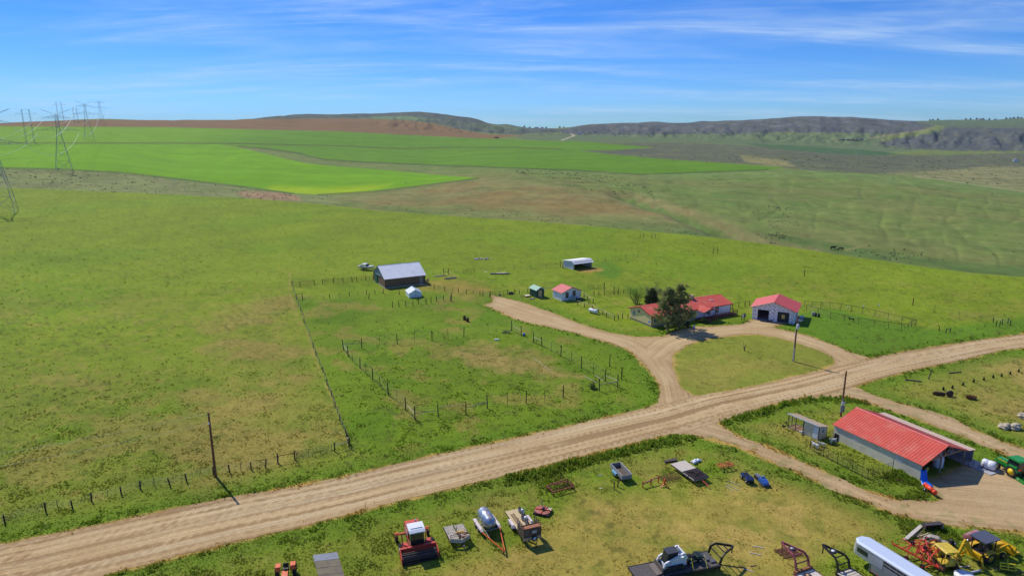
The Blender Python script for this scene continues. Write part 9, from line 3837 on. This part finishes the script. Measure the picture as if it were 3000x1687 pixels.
def scatter(name, pos, size, tint, kind, label, cat, m):
	me = bpy.data.meshes.new(name)
	me.vertices.add(len(pos))
	me.vertices.foreach_set('co', pos.astype(np.float32).ravel())
	a = me.attributes.new('sz', 'FLOAT_VECTOR', 'POINT')
	a.data.foreach_set('vector', size.astype(np.float32).ravel())
	a = me.attributes.new('tint', 'FLOAT_COLOR', 'POINT')
	a.data.foreach_set('color', np.concatenate([tint, np.ones((len(tint), 1))], 1).astype(np.float32).ravel())
	me.update()
	o = bpy.data.objects.new(name, me)
	col.objects.link(o)
	o['kind'], o['label'], o['category'] = 'stuff', label, cat
	ng = bpy.data.node_groups.new(name, 'GeometryNodeTree')
	ng.interface.new_socket('Geometry', in_out='INPUT', socket_type='NodeSocketGeometry')
	ng.interface.new_socket('Geometry', in_out='OUTPUT', socket_type='NodeSocketGeometry')
	n, l = ng.nodes, ng.links
	gi, go = n.new('NodeGroupInput'), n.new('NodeGroupOutput')
	jn = n.new('GeometryNodeJoinGeometry')
	rr = random.Random(len(pos))
	if kind == 'tuft':
		for k in range(7):
			tilt, yaw = ((0.75, k * 1.2566 + 0.3) if k < 5 else (0.2, k * 1.9))
			ln = 0.9 if k < 5 else 1.05
			c = n.new('GeometryNodeMeshGrid')
			c.inputs['Size X'].default_value = 0.26
			c.inputs['Size Y'].default_value = ln
			c.inputs['Vertices X'].default_value = 2
			c.inputs['Vertices Y'].default_value = 2
			tr = n.new('GeometryNodeTransform')
			tr.inputs['Translation'].default_value = (-math.sin(yaw) * math.sin(tilt) * ln / 2, math.cos(yaw) * math.sin(tilt) * ln / 2, math.cos(tilt) * ln / 2 - 0.04)
			tr.inputs['Rotation'].default_value = (math.pi / 2 - tilt, 0, yaw)
			l.new(c.outputs['Mesh'], tr.inputs['Geometry'])
			l.new(tr.outputs['Geometry'], jn.inputs['Geometry'])
	else:
		for k in range(5):
			c = n.new('GeometryNodeMeshIcoSphere')
			c.inputs['Subdivisions'].default_value = 1
			c.inputs['Radius'].default_value = rr.uniform(0.3, 0.5)
			tr = n.new('GeometryNodeTransform')
			tr.inputs['Translation'].default_value = (rr.uniform(-0.45, 0.45), rr.uniform(-0.45, 0.45), rr.uniform(0.1, 0.5))
			tr.inputs['Rotation'].default_value = (rr.random() * 3, rr.random() * 3, 0)
			l.new(c.outputs['Mesh'], tr.inputs['Geometry'])
			l.new(tr.outputs['Geometry'], jn.inputs['Geometry'])
	sm = n.new('GeometryNodeSetMaterial')
	sm.inputs['Material'].default_value = m
	l.new(jn.outputs[0], sm.inputs['Geometry'])
	ip = n.new('GeometryNodeInstanceOnPoints')
	l.new(gi.outputs[0], ip.inputs['Points'])
	l.new(sm.outputs[0], ip.inputs['Instance'])
	na = n.new('GeometryNodeInputNamedAttribute')
	na.data_type = 'FLOAT_VECTOR'
	na.inputs['Name'].default_value = 'sz'
	l.new(na.outputs[0], ip.inputs['Scale'])
	rv = n.new('FunctionNodeRandomValue')
	rv.data_type = 'FLOAT_VECTOR'
	rv.inputs[0].default_value = (-0.12, -0.12, 0)
	rv.inputs[1].default_value = (0.12, 0.12, 6.283)
	l.new(rv.outputs[0], ip.inputs['Rotation'])
	l.new(ip.outputs[0], go.inputs[0])
	md = o.modifiers.new('scatter', 'NODES')
	md.node_group = ng
	return o


GRASS_N = 230000


def footprints():
	"""ground taken up by buildings and slabs"""
	return [((57.1, 84.25), R(25.8), -0.3, 13.2, -3.8, 14.6), ((34.4, 157.25), R(27.5), -0.2, 27.2, -2.9, 9.0), ((61.7, 164.7), R(-28.5), -0.2, 10.4, -0.3, 9.2), ((-38.7, 197.6), R(28), -0.2, 13.2, -0.2, 12.4),
			((14.1, 182.5), R(29), -0.1, 7.0, -1.5, 4.8), ((7.0, 186.2), R(30), -0.1, 2.8, -0.2, 3.7), ((21.3, 224.9), R(31), -0.2, 8.1, -2.0, 6.4), ((-29.7, 186.2), R(21), 0, 3.7, 0, 4.4)]


def blocked(x, y):
	b = np.zeros(x.shape, bool)
	for (ox, oy), rz, x0, x1, y0, y1 in footprints():
		c, s = math.cos(-rz), math.sin(-rz)
		u, v = (x - ox) * c - (y - oy) * s, (x - ox) * s + (y - oy) * c
		b |= (u > x0) & (u < x1) & (v > y0) & (v < y1)
	return b


def build_grass():
	g = np.random.default_rng(5)
	n = GRASS_N
	px = g.uniform(-260, 3260, n)
	py = 560 + (1800 - 560) * g.random(n) ** 0.8
	x, y = flat(px, py)
	r = np.hypot(x, y)
	az = np.arctan2(x, y)
	keep = (r < rcrest(az) * 0.985) & ~blocked(x, y)
	x, y, px, py, r, az = (q[keep] for q in (x, y, px, py, r, az))
	sd = sd_dirt(x, y)
	keep = (sd < -0.02) | ((sd < 1.2) & (g.random(len(x)) < 0.03))
	x, y, px, py, r, az, sd = (q[keep] for q in (x, y, px, py, r, az, sd))
	z = hz(x, y)
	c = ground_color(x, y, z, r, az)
	green = np.clip((c[:, 1] - c[:, 0]) / (c[:, 1] + 1e-6) * 3.2, 0, 1)
	# taller where it is lush: road edges, ditches, weed beds
	verge = sstep(-3.2, -0.2, sd) * (psdf(px, py, ISLE) < 0)
	weeds = np.zeros(len(x))
	for p, k in (([(1480, 1392), (1640, 1352), (1870, 1296), (1960, 1276), (2050, 1280), (2000, 1300), (1850, 1330), (1700, 1372), (1600, 1400), (1480, 1420)], 1.0),
				 ([(2090, 1238), (2150, 1212), (2240, 1190), (2310, 1168), (2400, 1158), (2500, 1165), (2580, 1188), (2520, 1182), (2400, 1172), (2320, 1185), (2250, 1215), (2160, 1240)], 1.0),
				 ([(2580, 1385), (2640, 1375), (2700, 1410), (2690, 1425), (2600, 1415)], 0.9), ([(2620, 1530), (2760, 1530), (2820, 1580), (2780, 1600), (2640, 1560)], 0.7),
				 ([(1560, 1400), (1640, 1385), (1700, 1420), (1640, 1450), (1570, 1440)], 0.6)):
		s = psdf(px, py, p)
		weeds = np.maximum(weeds, k * sstep(-10, 12, s + 14 * (fbm(x / 1.5, y / 1.5, 91, 3) - 0.5)))
	clump = sstep(0.45, 0.7, fbm(x / 1.6, y / 1.6, 92, 3))
	H = (0.05 + 0.07 * clump + 0.05 * green * clump) * g.uniform(0.6, 1.4, len(x)) + 0.20 * verge * clump + weeds * g.uniform(0.2, 0.7, len(x))
	lod = np.clip(r / 110, 0.75, 3.2)
	wdt = (0.16 + 0.5 * H) * lod * g.uniform(0.7, 1.2, len(x))
	H = H * np.clip(r / 150, 0.9, 1.6)
	mown = np.maximum.reduce([sstep(-20, 15, psdf(px, py, q)) for q in (LOT, ISLE, BARNYARD)])
	H = H * (1 - 0.45 * mown * (1 - weeds))
	keep = g.random(len(x)) < np.clip((0.30 + 0.7 * clump) * (1 - 0.85 * sstep(95, 170, r)) * (1 - 0.75 * mown) + verge * (1 - 0.5 * mown) + weeds, 0, 1)
	tint = c * g.uniform(0.85, 1.3, (len(x), 1))
	dark = (g.random(len(x)) < 0.04 * clump + 0.22 * weeds + 0.06 * verge)[:, None]
	tint = np.where(dark, tint * 0.5 + 0.5 * C(92, 122, 46) * GK, tint)
	straw = (g.random(len(x)) < 0.16 * (1 - weeds) * (1 - 0.6 * verge))[:, None]
	tint = np.where(straw, 0.5 * tint + 0.5 * C(186, 172, 118) * GK, tint)
	pos, size = np.stack([x, y, z], 1)[keep], np.stack([wdt, wdt, H], 1)[keep]
	scatter('grass', pos, size, np.clip(tint[keep] * 1.25, 0.005, 0.85), 'tuft', 'short tufted pasture grass and roadside weeds', 'grass', tint_mat('grass_blades', 0.6))
	# sagebrush in the draw and beyond
	m = 60000
	px = g.uniform(-200, 3200, m)
	py = g.uniform(455, 845, m)
	dens = np.zeros(m)
	for p, k in (([(1500, 500), (1560, 494), (1640, 500), (1650, 520), (1580, 530), (1530, 515)], 2.0), ([(1640, 508), (1760, 514), (1900, 552), (1920, 580), (1740, 562), (1650, 540)], 3.0), (LVAL, 0.18), (PINK, 0.8),
				 ([(2180, 615), (2280, 600), (2370, 620), (2360, 660), (2260, 670)], 0.30), ([(2440, 745), (2520, 720), (2700, 740), (2780, 770), (2650, 775)], 0.5),
				 ([(2200, 690), (2280, 680), (2340, 700), (2260, 715)], 0.8), (SAGE, 0.25), (TAN, 0.12), ([(1000, 585), (1700, 630), (2100, 680), (2100, 700), (1700, 660), (1000, 612)], 0.22)):
		s = psdf(px, py, p)
		dens = np.maximum(dens, k * sstep(-6, 10, s))
	dens = np.maximum(dens, 0.004 * (py > 520))
	keep = g.random(m) < dens
	px, py = px[keep], py[keep]
	# cast the view rays on the terrain beyond the crest
	cx, cy = (px - 1500) / FPX, -(py - 843.5) / FPX
	dz, dy = -SP + cy * CP, CP + cy * SP
	az = np.arctan2(cx, dy)
	rc = rcrest(az)
	hit = np.full(len(px), np.nan)
	ts = np.exp(np.linspace(math.log(1.02), math.log(9), 240))
	prev = np.full(len(px), True)
	for f in ts:
		rr_ = rc * f
		t = rr_ / np.hypot(cx, dy)
		under = (CH + t * dz) < hz(t * cx, t * dy)
		new = under & np.isnan(hit)
		hit[new] = t[new]
	ok = ~np.isnan(hit)
	px, py, hit, cx, dy = px[ok], py[ok], hit[ok], cx[ok], dy[ok]
	x, y = hit * cx, hit * dy
	cl = fbm(x / 16, y / 16, 95, 3)
	keep = cl > 0.42
	x, y, px, py = x[keep], y[keep], px[keep], py[keep]
	z = hz(x, y)
	r = np.hypot(x, y)
	s = g.uniform(0.4, 1.15, len(x)) * np.clip(r / 650, 0.7, 2.2)
	c = np.zeros((len(x), 3)) + C(140, 146, 118) * GK
	c = np.where((g.random(len(x)) < 0.35)[:, None], C(116, 130, 92) * GK, c)
	pk = psdf(px, py, PINK) > -4
	c[pk] = C(184, 152, 124) * GK
	c *= g.uniform(0.7, 1.25, (len(x), 1))
	scatter('sagebrush', np.stack([x, y, z], 1), np.stack([s, s, s * 0.55], 1), c, 'bush', 'grey green sagebrush dotting the draw and far slopes', 'sagebrush', tint_mat('sage_leaves', 0.5))


build_grass()

# ------------------------------------------------------------------ air between here and the hills
def build_haze():
	b = MB()
	b.bx(-9000, 9000, -1500, 9000, -260, 190)
	o = b.build('haze', [])
	o['kind'] = 'stuff'
	o['label'], o['category'] = 'thin pale summer haze over the whole valley', 'haze'
	m = bpy.data.materials.new('haze_air')
	m.use_nodes = True
	n, l = m.node_tree.nodes, m.node_tree.links
	n.clear()
	out = N(n, 'ShaderNodeOutputMaterial')
	v = N(n, 'ShaderNodeVolumePrincipled', inp={'Color': (0.80, 0.88, 1.0, 1), 'Density': HAZE, 'Anisotropy': 0.0})
	l.new(v.outputs[0], out.inputs['Volume'])
	o.data.materials.append(m)


HAZE = 0.000032
build_haze()
